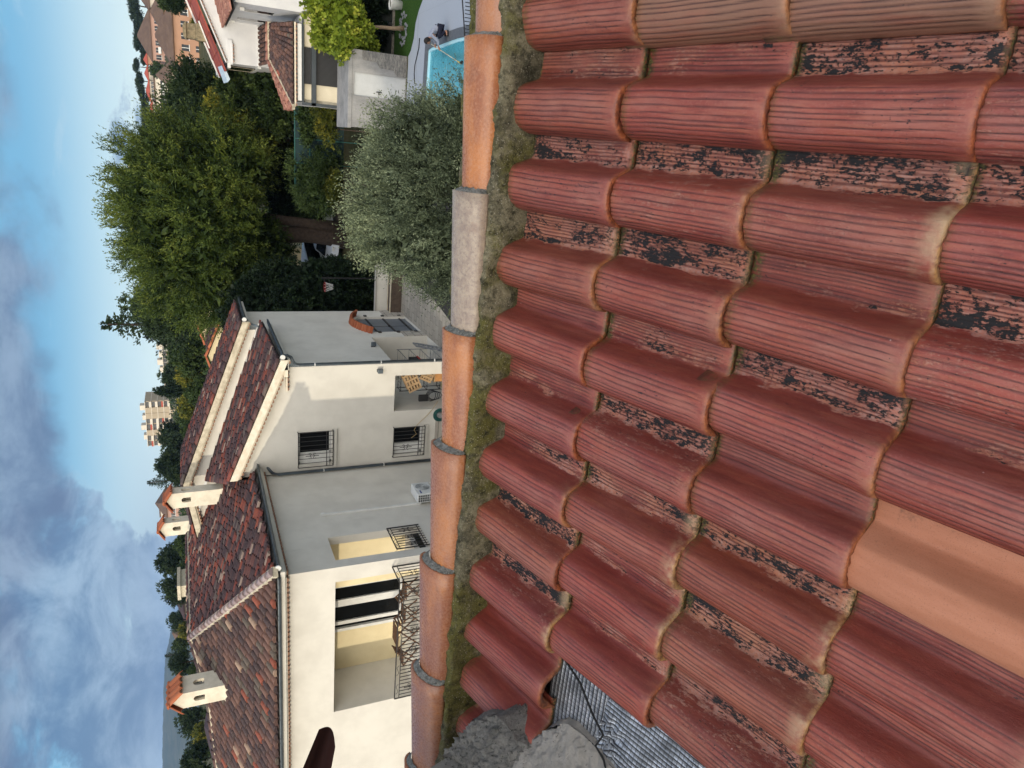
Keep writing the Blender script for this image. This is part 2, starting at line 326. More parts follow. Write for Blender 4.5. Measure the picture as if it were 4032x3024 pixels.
def make_tile(name, seed, smooth=False):
    r = random.Random(seed)
    xs = [0]
    # samples, with a groove every 9 mm of arc
    x = 0; arc = 0; pts = []
    while x < .238:
        z = prof_z(x); pts.append((x, z, arc))
        x2 = x+.0003; acc = 0
        while acc < .0019 and x2 < .25:
            acc += math.hypot(.0003, prof_z(x2)-prof_z(x2-.0003)); x2 += .0003
        arc += acc; x = x2
    L = arc
    # groove centres in arc space
    gs = []; g = .016
    while g < L:
        gs.append(g); g += r.uniform(.0085, .0150) if g < .15 else r.uniform(.006, .0095)
    ny = 15; vs = []; A = {k: [] for k in ('pan', 'lip', 'groove', 'yy', 'crest')}
    ph = r.uniform(0, 9)
    def add(x, y, z, pan, lip, gv):
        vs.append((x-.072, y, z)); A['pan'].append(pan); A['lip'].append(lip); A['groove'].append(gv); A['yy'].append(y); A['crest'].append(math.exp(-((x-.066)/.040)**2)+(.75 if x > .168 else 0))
    rows = []
    ys = [0, .003, .012]+[.012+(TL-.012)*(i+1)/(ny-3) for i in range(ny-3)]
    for j, y in enumerate(ys):
        row = []
        wob = .0011*math.sin(y*17+ph)+.0006*math.sin(y*41+ph*2)
        sag = .0015*math.sin(y*9+ph)
        for (x, z, a) in pts:
            gv = 0
            if not smooth and not (.112 < x < .150) and y > .02 and x < .225:
                for g in gs:
                    d = abs(a+wob-g)
                    if d < .0017: gv = max(gv, 1-d/.0028)
            pan = min(1, max(0, (x-.132)/.02)); 
            if x < .006: pan = 0
            # normal direction
            dz = (prof_z(x+.0005)-prof_z(x-.0005))/.001 if 0.001 < x < .237 else 0
            dz = max(-6, min(6, dz)); nx, nz = -dz/math.hypot(dz, 1), 1/math.hypot(dz, 1)
            off = -.0019*gv
            if j == 0: off -= .0035
            if j == 1: off -= .0006
            if j == 2: off += .0016
            tiltz = .024*(1-y/TL)
            row.append(len(vs)); add(x+nx*off, y, z+nz*off+tiltz+sag, pan, 1.0 if j == 0 else (.55 if j == 1 else 0.0), gv)
        rows.append(row)
    nx_ = len(pts); fs = []
    for j in range(len(ys)-1):
        for i in range(nx_-1): fs.append((rows[j][i], rows[j][i+1], rows[j+1][i+1], rows[j+1][i]))
    # underside & end faces
    T = .0175; bot = []
    for j, y in enumerate((0, TL)):
        row = []
        for (x, z, a) in pts:
            dz = (prof_z(x+.0005)-prof_z(x-.0005))/.001 if 0.001 < x < .237 else 0
            dz = max(-3, min(3, dz)); nx, nz = -dz/math.hypot(dz, 1), 1/math.hypot(dz, 1)
            pan = min(1, max(0, (x-.132)/.02)); row.append(len(vs)); yb = y+(.004*mn.noise(Vector((x*60, seed, 0))) if j == 0 else 0)
            add(x-nx*T, yb, z-nz*T+.024*(1-y/TL), pan, 1.0 if j == 0 else 0, 0)
        bot.append(row)
    for i in range(nx_-1):
        fs.append((rows[0][i+1], rows[0][i], bot[0][i], bot[0][i+1]))
        fs.append((bot[0][i+1], bot[0][i], bot[1][i], bot[1][i+1]))
        fs.append((rows[-1][i], rows[-1][i+1], bot[1][i+1], bot[1][i]))
    for j in range(len(ys)-1):
        t0, t1 = j/(len(ys)-1), (j+1)/(len(ys)-1)
    # left hard edge
    le = [rows[j][0] for j in range(len(ys))]; fs.append(tuple(le+[bot[1][0], bot[0][0]]))
    me = bpy.data.meshes.new(name); me.from_pydata(vs, [], fs)
    for k_, v in A.items():
        t = me.attributes.new(k_, 'FLOAT', 'POINT'); t.data.foreach_set('value', v)
    me.polygons.foreach_set('use_smooth', [True]*len(fs))
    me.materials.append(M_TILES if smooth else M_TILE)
    return me
TM = [make_tile('roof_tile', s) for s in (1, 2, 3, 4)]; TMS = make_tile('smooth_roof_tile', 9, True)
# roof body (boards and felt under the tiles) and the walls that carry it
M_WALL0 = plain('own_render', (.60, .54, .44), (.52, .47, .39), 2, .9, bump=.3)
M_UNDER = plain('roof_underlay', (.05, .045, .04), (.03, .028, .026), 6, .9)
own_wall = MB()
own_wall.box(-3.0, 1.6, .15, 1.9, G, 6.2)
wall_o = own_wall.build('wall', M_WALL0, OWN)
q = MB(); q.prism([rp(-3.3, -1.7, -.118), rp(1.2, -1.7, -.118), rp(1.2, .6, -.118), rp(-3.3, .6, -.118)], RZ*-.08)
ROOF = q.build('roof', M_UNDER, OWN)
q = MB(); q.prism([rp(-3.2, .52, -.195), rp(1.1, .52, -.195), rp(1.1, .60, -.195), rp(-3.2, .60, -.195)], (0, 0, -6.5)); 
q.build('gable_wall', M_WALL0, OWN)
rr = random.Random(5)
# lichen / buff / yellow-lip amounts per (row, column); row 0 = under the ridge, column 0 = right
LICH = {(0, 0): .5, (0, 1): .35, (0, 2): .5, (0, 3): .55, (0, 4): .15, (0, 5): .35, (0, 6): .25, (0, 7): .75, (0, 8): .8, (0, 9): .05, (0, 10): .0, (0, 11): 0,
        (1, 0): .5, (1, 1): .45, (1, 2): .8, (1, 3): .7, (1, 4): .3, (1, 5): .85, (1, 6): .6, (1, 7): .4, (1, 8): .3,
        (2, 0): .7, (2, 1): .62, (2, 2): .75, (2, 3): .25, (2, 4): .55, (2, 5): .15, (2, 6): .55, (2, 7): .75, (2, 8): .9,
        (3, 0): .6, (3, 1): .85, (3, 2): .55, (3, 3): .9, (3, 4): .1, (3, 5): .12, (3, 6): .2, (3, 7): .2, (3, 8): .4}
for row in range(4):
    for i in range(-2, 12):
        if row >= 1 and i >= 9: continue            # here the valley flashing begins
        if row == 3 and i > 8: continue
        sm = (row == 3 and i == 5)
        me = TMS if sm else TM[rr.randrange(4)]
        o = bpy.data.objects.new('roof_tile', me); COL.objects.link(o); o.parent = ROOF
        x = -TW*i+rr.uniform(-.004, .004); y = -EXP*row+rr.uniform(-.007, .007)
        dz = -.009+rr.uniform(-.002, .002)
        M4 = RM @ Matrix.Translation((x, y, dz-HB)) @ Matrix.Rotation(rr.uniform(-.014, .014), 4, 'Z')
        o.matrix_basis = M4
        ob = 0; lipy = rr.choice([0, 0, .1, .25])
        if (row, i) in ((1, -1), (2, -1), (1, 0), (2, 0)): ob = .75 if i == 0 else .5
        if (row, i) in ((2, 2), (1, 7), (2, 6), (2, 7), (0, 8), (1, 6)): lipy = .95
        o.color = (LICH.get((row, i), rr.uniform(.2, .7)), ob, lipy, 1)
        if sm: o['label'] = 'plain smooth orange tile without flutes'
# ---- mortar bed under the ridge caps
k = MT('ridge_mortar', .95, .1); p = k.gen()
c = k.mix(k.ramp(k.noise(p, 14, 5, .65), .35, .65), (.27, .24, .155), (.085, .078, .052))
c = k.mix(k.ramp(k.noise(p, 5, 5, .65), .42, .56, 0, .85), c, (.135, .125, .032))
c = k.mix(k.ramp(k.noise(p, 34, 8, .8), .44, .66, 0, .95), c, (.026, .025, .016)); c = k.mix(k.ramp(k.noise(p, 130, 6, .8), .5, .66, 0, .6), c, (.03, .028, .02))
c = k.mix(k.ramp(k.noise(p, 200, 3, .7), .60, .7), c, (.42, .39, .31))
k.col(c); k.bump(k.noise(p, 110, 6, .75), 1.0, .008); M_MORT = k.m
q = MB(); nxm = 520; sect = [(.352, -.12), (.372, -.055), (.378, .0), (.388, .030), (.402, .038), (.425, .030), (.45, .018), (.48, .01), (.52, .0), (.60, -.01)]
vs = []; fs = []
for i in range(nxm+1):
    x = -3.1+4.2*i/nxm
    for j, (yy_, zz_) in enumerate(sect):
        e = mn.noise(Vector((x*9, j*.35, 0)))*.022+mn.noise(Vector((x*34, j*1.3, 5)))*.006+mn.noise(Vector((x*90, j*2.7, 9)))*.003
        y = yy_+(e if j < 5 else e*.5)*(0 if j == 0 else 1); z = zz_-.002+mn.noise(Vector((x*19, j*1.7, 3)))*.016+mn.noise(Vector((x*80, j*3.7, 3)))*.005
        vs.append(rp(x, y, z))
ns = len(sect)
for i in range(nxm):
    for j in range(ns-1): fs.append((i*ns+j, (i+1)*ns+j, (i+1)*ns+j+1, i*ns+j+1))
q.add(vs, fs); q.build('mortar_bed', M_MORT, ROOF, smooth=True, fix=False)
# ---- ridge caps
k = MT('ridge_clay', .42, .6)
oi = k.node('ShaderNodeObjectInfo'); oc = k.node('ShaderNodeSeparateColor', {0: oi.outputs['Color']}).outputs
off = k.node('ShaderNodeCombineXYZ', {0: k.math('MULTIPLY', oi.outputs['Random'], 37.0), 1: 0.0, 2: 0.0}).outputs[0]
p = k.node('ShaderNodeVectorMath', {0: k.obj(), 1: off}, operation='ADD').outputs[0]
n1 = k.noise(k.map(p, (2, 6, 6)), 2.2, 4, .6); n2 = k.noise(p, 120, 5, .7); n3 = k.noise(p, 38, 6, .7)
c = k.mix(k.ramp(n1, .35, .65), (.52, .20, .065), (.33, .12, .052))
c = k.mix(k.ramp(k.noise(k.map(p, (1.2, 3, 3)), 3, 3, .5), .52, .72, 0, .6), c, (.28, .105, .075))
c = k.mix(k.ramp(n2, .50, .66, 0, .65), c, (.52, .26, .15)); c = k.mix(k.ramp(n3, .55, .7, 0, .35), c, (.33, .11, .05))
g_ = k.mix(k.ramp(n3, .35, .65), (.33, .25, .19), (.46, .37, .27)); g_ = k.mix(k.ramp(n2, .45, .65, 0, .7), g_, (.22, .165, .135))
c = k.mix(oc[0], c, g_); c = k.mix(k.math('MULTIPLY', k.math('MULTIPLY', oc[1], .8), k.ramp(n3, .3, .6, .4, 1.0)), c, (.24, .115, .09))
c = k.mix(k.ramp(k.vor(p, 30), .06, .035, 0, k.math('MULTIPLY', 1.0, .6) if False else .5), c, (.60, .40, .32))
k.col(c); c = k.mix(k.ramp(k.noise(k.map(p, (1, 1, 1), (2, 2, 2)), 13, 6, .75), .58, .74, 0, .45), c, (.19, .09, .055)); k.col(c); k.rough(k.ramp(n2, .3, .7, .20, .40)); k.bump(k.math('ADD', n2, k.math('MULTIPLY', n3, .7)), .35, .003); M_CAP = k.m
k = MT('joint_mortar', .95, .1); p = k.gen()
c = k.mix(k.ramp(k.noise(p, 60, 6, .7), .35, .62), (.27, .27, .25), (.12, .125, .115)); c = k.mix(k.ramp(k.noise(p, 220, 3, .6), .55, .7, 0, .8), c, (.42, .41, .38))
k.col(c); k.bump(k.noise(p, 190, 5, .7), 1.0, .005); M_JOINT = k.m
xb = [.37, -.049, -.451, -.862, -1.244, -1.674, -2.125, -2.56, -3.0]
hw = [.068, .071, .072, .072, .079, .086, .088, .088, .088]; hh = [.043, .045, .046, .046, .050, .054, .056, .056, .056]
def ycap(x): return .395-.006*x   # front foot line
def cap_mesh(x0, x1, w, h, T=.011):
    """x0 right (wide) end, x1 left (narrow) end slipping under the next cap"""
    q = MB(); n = 26; nl = 8; vs = []; fs = []
    for side in (0, 1):
        for j in range(nl+1):
            t = j/nl; x = x0+(x1-.05-x0)*t; sc = 1.0-.13*t; zz0 = .012+.027*(1-t)
            for i in range(n+1):
                an = PI*i/n; ww = (w*sc-(T if side else 0)); hh_ = (h*sc-(T if side else 0))
                wob = 1+.002*mn.noise(Vector((x*8, an*2, w*50)))
                vs.append((x, ycap(x)+w-ww*math.cos(an)*wob, zz0-.004+hh_*max(0.0, math.sin(an))**.86*wob))
    S = (nl+1)*(n+1)
    for j in range(nl):
        for i in range(n):
            a = j*(n+1)+i; fs.append((a, a+n+1, a+n+2, a+1)); b = S+a; fs.append((b, b+1, b+n+2, b+n+1))
    for i in range(n):
        fs.append((i, i+1, S+i+1, S+i)); a = nl*(n+1)+i; fs.append((a, S+a, S+a+1, a+1))
    for j in range(nl):
        a = j*(n+1); fs.append((a, S+a, S+a+n+1, a+n+1)); a += n; fs.append((a, a+n+1, S+a+n+1, S+a))
    q.add(vs, fs); return q
capcol = [(.12, .25), (.0, .0), (1.0, .1), (.0, .05), (.05, .25), (.0, .5), (.1, .75), (.0, .1), (.0, .2)]
for i in range(len(xb)-1):
    q = cap_mesh(xb[i], xb[i+1], hw[i], hh[i]); o = q.build('ridge_tile', M_CAP, ROOF, smooth=True, M4=RM); o.color = (capcol[i][0], capcol[i][1], 0, 1)
    o['label'] = ['dull orange ridge tile', 'bright orange ridge tile', 'grey-buff weathered ridge tile', 'orange ridge tile', 'orange ridge tile', 'orange ridge tile with brown bloom', 'brown-stained ridge tile', 'ridge tile', 'ridge tile'][i]
    # mortar plug filling the wide mouth over the neighbour's narrow end
    if i > 0:
        q = MB(); n = 26; vs = []; fs = []; w, h = hw[i], hh[i]; w2, h2 = hw[i-1]*.87, hh[i-1]*.87
        for j, (xx, s1, s0) in enumerate(((xb[i]-.02, .05, 0), (xb[i]+.001, .10, 0), (xb[i]+.005, .5, .0), (xb[i]+.012, 1.02, 0))):
            for l in range(n+1):
                an = PI*l/n; e = 1+.05*mn.noise(Vector((an*5, i*3, j)))
                ww = ((w-.008)*(1-s1)+(w2+.001)*s1)*e; hv = ((h-.008)*(1-s1)+(h2+.004)*s1)*e
                vs.append((xx+.006*mn.noise(Vector((an*7, i, 4))), ycap(xx)+w-ww*math.cos(an), (.037-.025*s1)+hv*max(0.0, math.sin(an))**.86))
        for j in range(3):
            for l in range(n): a = j*(n+1)+l; fs.append((a, a+1, a+n+2, a+n+1))
        q.add(vs, fs); q.build('joint_mortar', M_JOINT, ROOF, smooth=True, fix=False, M4=RM)
# ================================================================== NEIGHBOUR'S HOUSE
def plaster(name, c1, c2, sc=1.2):
    k = MT(name, .92, .15); p = k.gen()
    n = k.noise(p, sc, 5, .6); n2 = k.noise(k.map(p, (1, 1, .35)), 3.3, 5, .65)
    c = k.mix(k.ramp(n, .35, .7), c1, c2); c = k.mix(k.ramp(n2, .58, .8, 0, .35), c, tuple(q*.78 for q in c2))
    k.col(c); k.bump(k.noise(p, 45, 4, .6), .25, .006); return k.m
M_RENDER = plaster('white_render', (.65, .625, .565), (.575, .55, .495))
M_CREAM = plaster('cream_render', (.74, .64, .42), (.66, .56, .35))
M_FASC = plaster('stained_render', (.60, .54, .42), (.40, .35, .26), 5)
M_GUT = plain('zinc', (.10, .125, .145), (.075, .09, .105), 4, .42, .5, .35)
M_WHITE = plain('white_paint', (.68, .68, .66), (.62, .62, .60), 5, .5, .4)
M_BLACK = plain('black_iron', (.02, .02, .022), (.03, .027, .026), 9, .55, .4)
M_GLASS = plain('dark_glass', (.004, .0045, .005), (.006, .007, .008), .6, .12, .15)
M_DARK = plain('dark_interior', (.02, .02, .02), (.012, .012, .012), 3, .9)
def tint_mat(name, stops, rough=.75, dirt=.4, base=None):
    k = MT(name, rough, .25); p = k.gen(); t = k.attr('tint')
    cr = k.node('ShaderNodeValToRGB', {0: t}); cr.color_ramp.interpolation = 'CONSTANT' if dirt else 'LINEAR'; e = cr.color_ramp.elements
    while len(e) < len(stops): e.new(.5)
    for i, (q, c) in enumerate(stops): e[i].position = q; e[i].color = (*c, 1)
    c = k.mix(k.ramp(k.noise(p, 5, 5, .65), .45, .75, 0, dirt), cr.outputs[0], (.06, .045, .04))
    c = k.mix(k.ramp(k.noise(p, 22, 4, .65), .52, .72, 0, dirt), c, (.25, .17, .13))
    k.col(c); k.bump(k.noise(p, 60, 3, .6), .3, .006); return k.m
M_OLDT = tint_mat('old_barrel_tiles', [(0, (.050, .032, .036)), (.25, (.070, .040, .042)), (.48, (.10, .048, .046)), (.62, (.13, .052, .044)), (.70, (.18, .048, .036)), (.82, (.24, .065, .040)), (.90, (.11, .085, .075)), (.955, (.32, .23, .18))])
M_OLDT2 = tint_mat('weathered_barrel_tiles', [(0, (.050, .034, .036)), (.25, (.075, .046, .044)), (.5, (.105, .058, .050)), (.72, (.14, .078, .062)), (.84, (.10, .082, .068)), (.925, (.22, .065, .042)), (.965, (.30, .21, .155))])
def bil(c, s, t):
    A, B, C_, D = [np.array(q, float) for q in c]   # eave0, eave1, top0, top1
    return (A*(1-s)+B*s)*(1-t)+(C_*(1-s)+D*s)*t
def canal_roof(name, mat, parent, c, sp=.205, rl=.33, inside=None, r=.074, seed=1, seg=6, thick=.12, redness=0):
    """barrel tile roof over a ruled surface; c = eave start, eave end, top start, top end"""
    A, B, C_, D = [np.array(q, float) for q in c]; rg = random.Random(seed); q = MB()
    nu = max(1, int(round(np.linalg.norm(B-A)/sp))); nv = max(1, int(round(np.linalg.norm(C_-A)/rl)))
    nrm = np.cross(B-A, C_-A); nrm /= np.linalg.norm(nrm)
    if nrm[2] < 0: nrm = -nrm
    for i in range(nu):
        s = (i+.5)/nu; ph = rg.uniform(0, .85)
        for j in range(-1, nv):
            t0, t1 = max(0, (j+ph)/nv), (j+ph+1.22)/nv
            if t1 <= .35/nv: continue
            m_ = bil(c, s, min(1, max(0, (j+.5+ph)/nv)))
            if inside and not inside(m_): continue
            p0, p1 = bil(c, s, t0), bil(c, s, min(t1, 1.02)); ax = (p1-p0)/np.linalg.norm(p1-p0)
            u = np.cross(ax, nrm); u /= np.linalg.norm(u)
            jit = rg.uniform(-.012, .012); p0 = p0+u*jit-ax*rg.uniform(0, .03); p1 = p1+u*rg.uniform(-.008, .008)
            q.cc = rg.random()
            if redness: q.cc = min(.999, max(0, q.cc*(1-redness)+redness*.78*rg.random()))
            vs = []
            for (p, rr_, lift) in ((p0, r*1.06, .035), (p1, r*.9, .0)):
                for a in range(seg+1):
                    an = PI*a/seg; vs.append(p-u*rr_*math.cos(an)+nrm*(rr_*math.sin(an)*.92+lift+.012))
            fs = [(a, a+1, seg+2+a, seg+1+a) for a in range(seg)]+[tuple(range(seg+1))[::-1]]
            q.add(vs, fs)
            # pan between this cover and the next
            if i < nu-1:
                w = bil(c, (i+1)/nu, t0)-p0; w = w*.0+u*0; q.cc = rg.random()*.6
                s2 = (i+1)/nu; g0, g1 = bil(c, s2, t0), bil(c, s2, min(1, t1))
                vs = [g0-u*sp*.33+nrm*.03, g0+nrm*.008, g0+u*sp*.33+nrm*.03, g1-u*sp*.33+nrm*.012, g1-nrm*.012, g1+u*sp*.33+nrm*.012]
                q.add(vs, [(0, 1, 4, 3), (1, 2, 5, 4)])
    o = q.build(name, mat, parent, fix=False)
    me = o.data; me.polygons.foreach_set('use_smooth', [len(p.vertices) == 4 for p in me.polygons])
    return o
def cap_row(name, mat, parent, pts, r=.1, L=.38, seed=3, seg=8, mortar=None, lab=None):
    """line of half-round caps along a polyline"""
    q = MB(); mq = MB(); rg = random.Random(seed)
    for p, p2 in zip(pts[:-1], pts[1:]):
        p, p2 = np.array(p, float), np.array(p2, float); D = np.linalg.norm(p2-p); n = max(1, int(round(D/L))); ax = (p2-p)/D
        u = np.cross(ax, (0, 0, 1)); u /= np.linalg.norm(u); w = np.cross(u, ax)
        for i in range(n):
            a0, a1 = p+ax*D*i/n-ax*.03, p+ax*D*(i+1)/n; q.cc = rg.random(); vs = []
            for (pp, k_, l_) in ((a0, 1.0, .03), (a1, .86, .0)):
                vs += [pp-u*r*k_*math.cos(PI*a/seg)+w*(r*k_*math.sin(PI*a/seg)+l_+.02) for a in range(seg+1)]
            q.add(vs, [(a, a+1, seg+2+a, seg+1+a) for a in range(seg)]+[tuple(range(seg+1))[::-1], tuple(seg+1+a for a in range(seg+1))])
        mq.obox(p-u*r*1.25-w*.10, u*r*2.5, p2-p, w*.14)
    if mortar: mq.build('ridge_mortar', mortar, parent)
    o = q.build(name, mat, parent, fix=False)
    me = o.data; me.polygons.foreach_set('use_smooth', [len(p.vertices) == 4 for p in me.polygons]); return o
def genoise(parent, p0, p1, out, mat=None, r=.05, rows=2, drop=.11):
    """row of small tile ends in mortar under an eave or verge"""
    p0, p1, out = [np.array(v, float) for v in (p0, p1, out)]; L = np.linalg.norm(p1-p0); n = int(L/.155); ax = (p1-p0)/L
    q = MB(); h = MB(); up = np.array((0, 0, 1.0)); up = up-ax*(up@ax); up /= np.linalg.norm(up)
    for k_ in range(rows):
        o_ = out*(.10*(rows-k_)); base = p0-up*(drop*k_)
        q.obox(base-up*.055, ax*L, o_, up*.055)
        for i in range(n):
            c_ = base+ax*(i+.5)*L/n-up*.055
            vs = [c_+ax*r*1.15*math.cos(PI*a/6)-up*(r*1.1*math.sin(PI*a/6)) for a in range(7)]; h.cc = .3
            h.add(vs+[v+o_*1.03 for v in vs], [tuple(range(7)), tuple(7+a for a in range(7))[::-1]]+[(a, a+1, 8+a, 7+a) for a in range(6)])
    q.build('cornice', M_FASC if mat is None else mat, parent); h.build('cornice_tiles', M_CORN, parent)
M_CORN = plain('cornice_clay', (.30, .16, .10), (.22, .13, .09), 9)
NB = thing('house', 'large cream and white rendered house with hipped and stepped tile roofs and a corner loggia', 'house', (-14, 22, G))
aA, bA, bB, aB = -11.16, 16.84, 22.80, -7.32
def rect(ax, v, lo, hi, z0, z1):
    """rectangle in plane coordinate[ax]=v; lo..hi along the other horizontal axis"""
    if ax == 1: return [(lo, v, z0), (hi, v, z0), (hi, v, z1), (lo, v, z1)]
    return [(v, lo, z0), (v, hi, z0), (v, hi, z1), (v, lo, z1)]
# --- walls (thick slabs with true openings)
FZ = 2.32   # loggia floor
q = MB()
q.holed(rect(1, bA, -24.0, aA, G, 6.3), [rect(1, bA, -16.05, -11.62, FZ, 4.77)], (0, .25, 0))
q.holed(rect(0, aA, bA+.25, 24.0, G, 6.3), [rect(0, aA, 17.2, 18.42, 1.98, 4.71)], (-.25, 0, 0))
q.box(-24, -23.75, bA+.25, 31, G, 6.3)
q.build('wall', M_RENDER, NB)
q = MB()   # gable wing
slope = lambda a, z0=5.36: z0+.4*(-7.32-a)
q.holed([(aB, bB, G), (aB, bB, 5.42), (-11.1, bB, 5.42+.40*3.78), (-11.1, bB, G)],
        [rect(1, bB, -10.86, -9.64, 3.80, 4.93), rect(1, bB, -10.78, -9.72, .55, 1.66), rect(1, bB, -9.09, -7.77, G+.02, 1.68)], (0, .28, 0))
arch = [(aB, 26.95, G+.02), (aB, 29.42, G+.02), (aB, 29.42, 1.45)]+[(aB, 28.185+1.235*math.cos(PI*i/10), 1.45+.42*math.sin(PI*i/10)) for i in range(1, 10)]+[(aB, 26.95, 1.45)]
q.holed(rect(0, aB, bB+.28, 30.5, G, 5.42), [rect(0, aB, 23.12, 26.16, G+.02, 1.74), arch], (-.28, 0, 0))
q.prism([(aB, 27.6, 5.42), (-13.2, 27.6, 5.42), (-13.2, 27.6, 8.48), (aB, 27.6, 6.28)], (0, .25, 0))
q.prism([(-13.2, 27.6, 5.42), (-15.6, 27.6, 5.42), (-15.6, 27.6, 8.1), (-13.2, 27.6, 8.48)], (0, .25, 0))
q.box(aB-.28, aB, 27.86, 30.5, 5.42, 6.1); q.box(-16, aB-.28, 30.2, 30.5, G, 6.1)
q.build('wall', M_RENDER, NB)
# stone dressing at the foot of the side wall
k = MT('limestone_blocks', .9, .2); p = k.gen()
br = k.node('ShaderNodeTexBrick', {'Vector': k.node('ShaderNodeMapping', {0: p, 'Rotation': (0, 0, 0), 'Scale': (1, 1, 1)}).outputs[0], 'Scale': 1.0, 'Mortar Size': .012, 'Color1': (.36, .33, .28, 1), 'Color2': (.27, .245, .21, 1), 'Mortar': (.15, .14, .12, 1), 'Brick Width': .55, 'Row Height': .36})
k.col(k.mix(k.ramp(k.noise(p, 7, 5, .7), .4, .7, 0, .5), br.outputs[0], (.46, .41, .34))); k.bump(k.noise(p, 30, 4, .6), .4, .01); M_PAVE = k.m
k = MT('quoin_stone', .9, .2); p = k.gen()
sw = k.node('ShaderNodeSeparateXYZ', {0: p}).outputs; cv_ = k.node('ShaderNodeCombineXYZ', {0: sw[1], 1: sw[2], 2: sw[0]}).outputs[0]
br = k.node('ShaderNodeTexBrick', {'Vector': cv_, 'Scale': 1.0, 'Mortar Size': .012, 'Color1': (.42, .39, .34, 1), 'Color2': (.32, .295, .26, 1), 'Mortar': (.12, .11, .10, 1), 'Brick Width': .36, 'Row Height': .3})
k.col(k.mix(k.ramp(k.noise(p, 7, 5, .7), .4, .7, 0, .5), br.outputs[0], (.48, .43, .36))); k.bump(k.noise(p, 30, 4, .6), .4, .01); M_QUOIN = k.m
for b_x in ((aB, aB+.03, 26.22, 26.93, G, .42), (aB, aB+.03, 29.44, 30.45, G, .42), (-7.75, aB+.03, bB-.03, bB, G, -.1), (-10.3, -9.35, bB-.03, bB, G, .12)): q = MB(); q.box(*b_x); q.build('stone_plinth', M_QUOIN, NB)
# porch lining, loggia lining
q = MB(); q.box(-9.1, aB-.28, bB+.28, 26.2, 1.75, 1.85); q.box(-9.2, -9.1, bB+.28, 26.2, G, 1.75); q.box(-9.1, aB-.28, 26.17, 26.3, G, 1.75)
q.box(-9.1, -7.5, bB+.28, 26.2, G-.05, G+.01)
q.build('porch_lining', M_RENDER, NB)
q = MB(); q.box(-16.3, aA-.25, bA+.25, 18.7, 4.78, 4.9); q.box(-16.3, aA-.25, bA-.0+.25, 18.7, FZ-.15, FZ)
q.box(-16.3, -16.06, bA+.25, 18.7, FZ, 4.78); q.build('loggia_lining', M_RENDER, NB)
q = MB(); q.holed(rect(1, 18.6, -16.06, aA-.25, FZ, 4.78), [rect(1, 18.6, -14.62, -13.02, FZ+.03, 4.62)], (0, .12, 0)); q.build('loggia_wall', M_CREAM, NB)
q = MB(); q.box(-12.0, aA-.25, 17.12, 17.2, FZ, 4.78); q.build('loggia_pier', M_CREAM, NB)
d = MB(); d.box(-14.28, -13.72, 18.66, 18.68, FZ+.1, 4.55); d.box(-13.52, -13.06, 18.66, 18.68, FZ+.1, 4.55); dg = MB()
dw = MB()
for x0, x1 in ((-14.40, -14.28), (-13.74, -13.50), (-13.06, -13.0)): dw.box(x0, x1, 18.60, 18.70, FZ, 4.62)
dw.box(-14.62, -14.52, 18.56, 18.66, FZ, 4.62); dw.box(-14.62, -13.0, 18.6, 18.7, 4.55, 4.64); dw.box(-14.5, -13.0, 18.6, 18.7, FZ, FZ+.1)
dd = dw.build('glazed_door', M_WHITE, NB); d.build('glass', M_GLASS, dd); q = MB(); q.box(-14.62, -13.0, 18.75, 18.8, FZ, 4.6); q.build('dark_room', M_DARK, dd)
# balcony slab
q = MB(); q.box(-15.35, -11.35, 15.95, bA-.003, FZ-.2, FZ-.02); q.build('balcony_slab', M_RENDER, NB)
def scroll(q, o, ux, uz, s=1.0, r=.008):
    """wrought-iron scroll ornament round point o"""
    o, ux, uz = [np.array(v, float) for v in (o, ux, uz)]
    for sx in (-1, 1):
        for sz in (-1, 1):
            pts = []
            for i in range(11):
                t = i/10*4.4; rr_ = .055*s*(1-.62*i/10); cx, cz = sx*.06*s, sz*.08*s
                pts.append(o+ux*(cx+sx*rr_*math.cos(t+PI))+uz*(cz+sz*rr_*math.sin(t+PI)))
            q.tube(pts, r, 4, False)
    q.tube([o-uz*.2*s, o+uz*.2*s], r*1.5, 4)
def railing(name, parent, p0, p1, h, step=.12, scr=.62, dbl=.13, panel=True):
    p0, p1 = np.array(p0, float), np.array(p1, float); D = np.linalg.norm(p1-p0); ax = (p1-p0)/D; up = np.array((0, 0, 1.0)); q = MB()
    q.bar(p0+up*h, p1+up*h, .045, .022); q.bar(p0+up*(h-dbl), p1+up*(h-dbl), .022, .018); q.bar(p0+up*.08, p1+up*.08, .025, .02)
    n = max(2, int(D/step))
    for i in range(n+1):
        e = p0+ax*D*i/n; w = .028 if i in (0, n) else .017; q.bar(e, e+up*(h-(0 if i in (0, n) else dbl)), w)
    m_ = max(1, int(D/scr))
    for i in range(m_): scroll(q, p0+ax*D*(i+.5)/m_+up*h*.45, ax, up, 1.15, .009)
    if panel:
        for i in range(m_*1):
            c_ = p0+ax*D*(i+.5)/m_+up*(h-dbl/2)
            q.tube([c_-ax*.17+up*.03, c_-ax*.1-up*.03, c_, c_+ax*.1+up*.03, c_+ax*.17-up*.03], .007, 4, False)
    return q.build(name, M_BLACK, parent, fix=False)
railing('balcony_railing', NB, (-15.3, 16.02, FZ-.02), (-11.4, 16.02, FZ-.02), .90)
railing('balcony_railing', NB, (-11.4, 16.02, FZ-.02), (-11.4, bA-.02, FZ-.02), .90, scr=.5)
railing('loggia_grille', NB, (aA+.06, 17.22, 1.99), (aA+.06, 18.40, 1.99), .98, step=.13, scr=.38, dbl=.1)
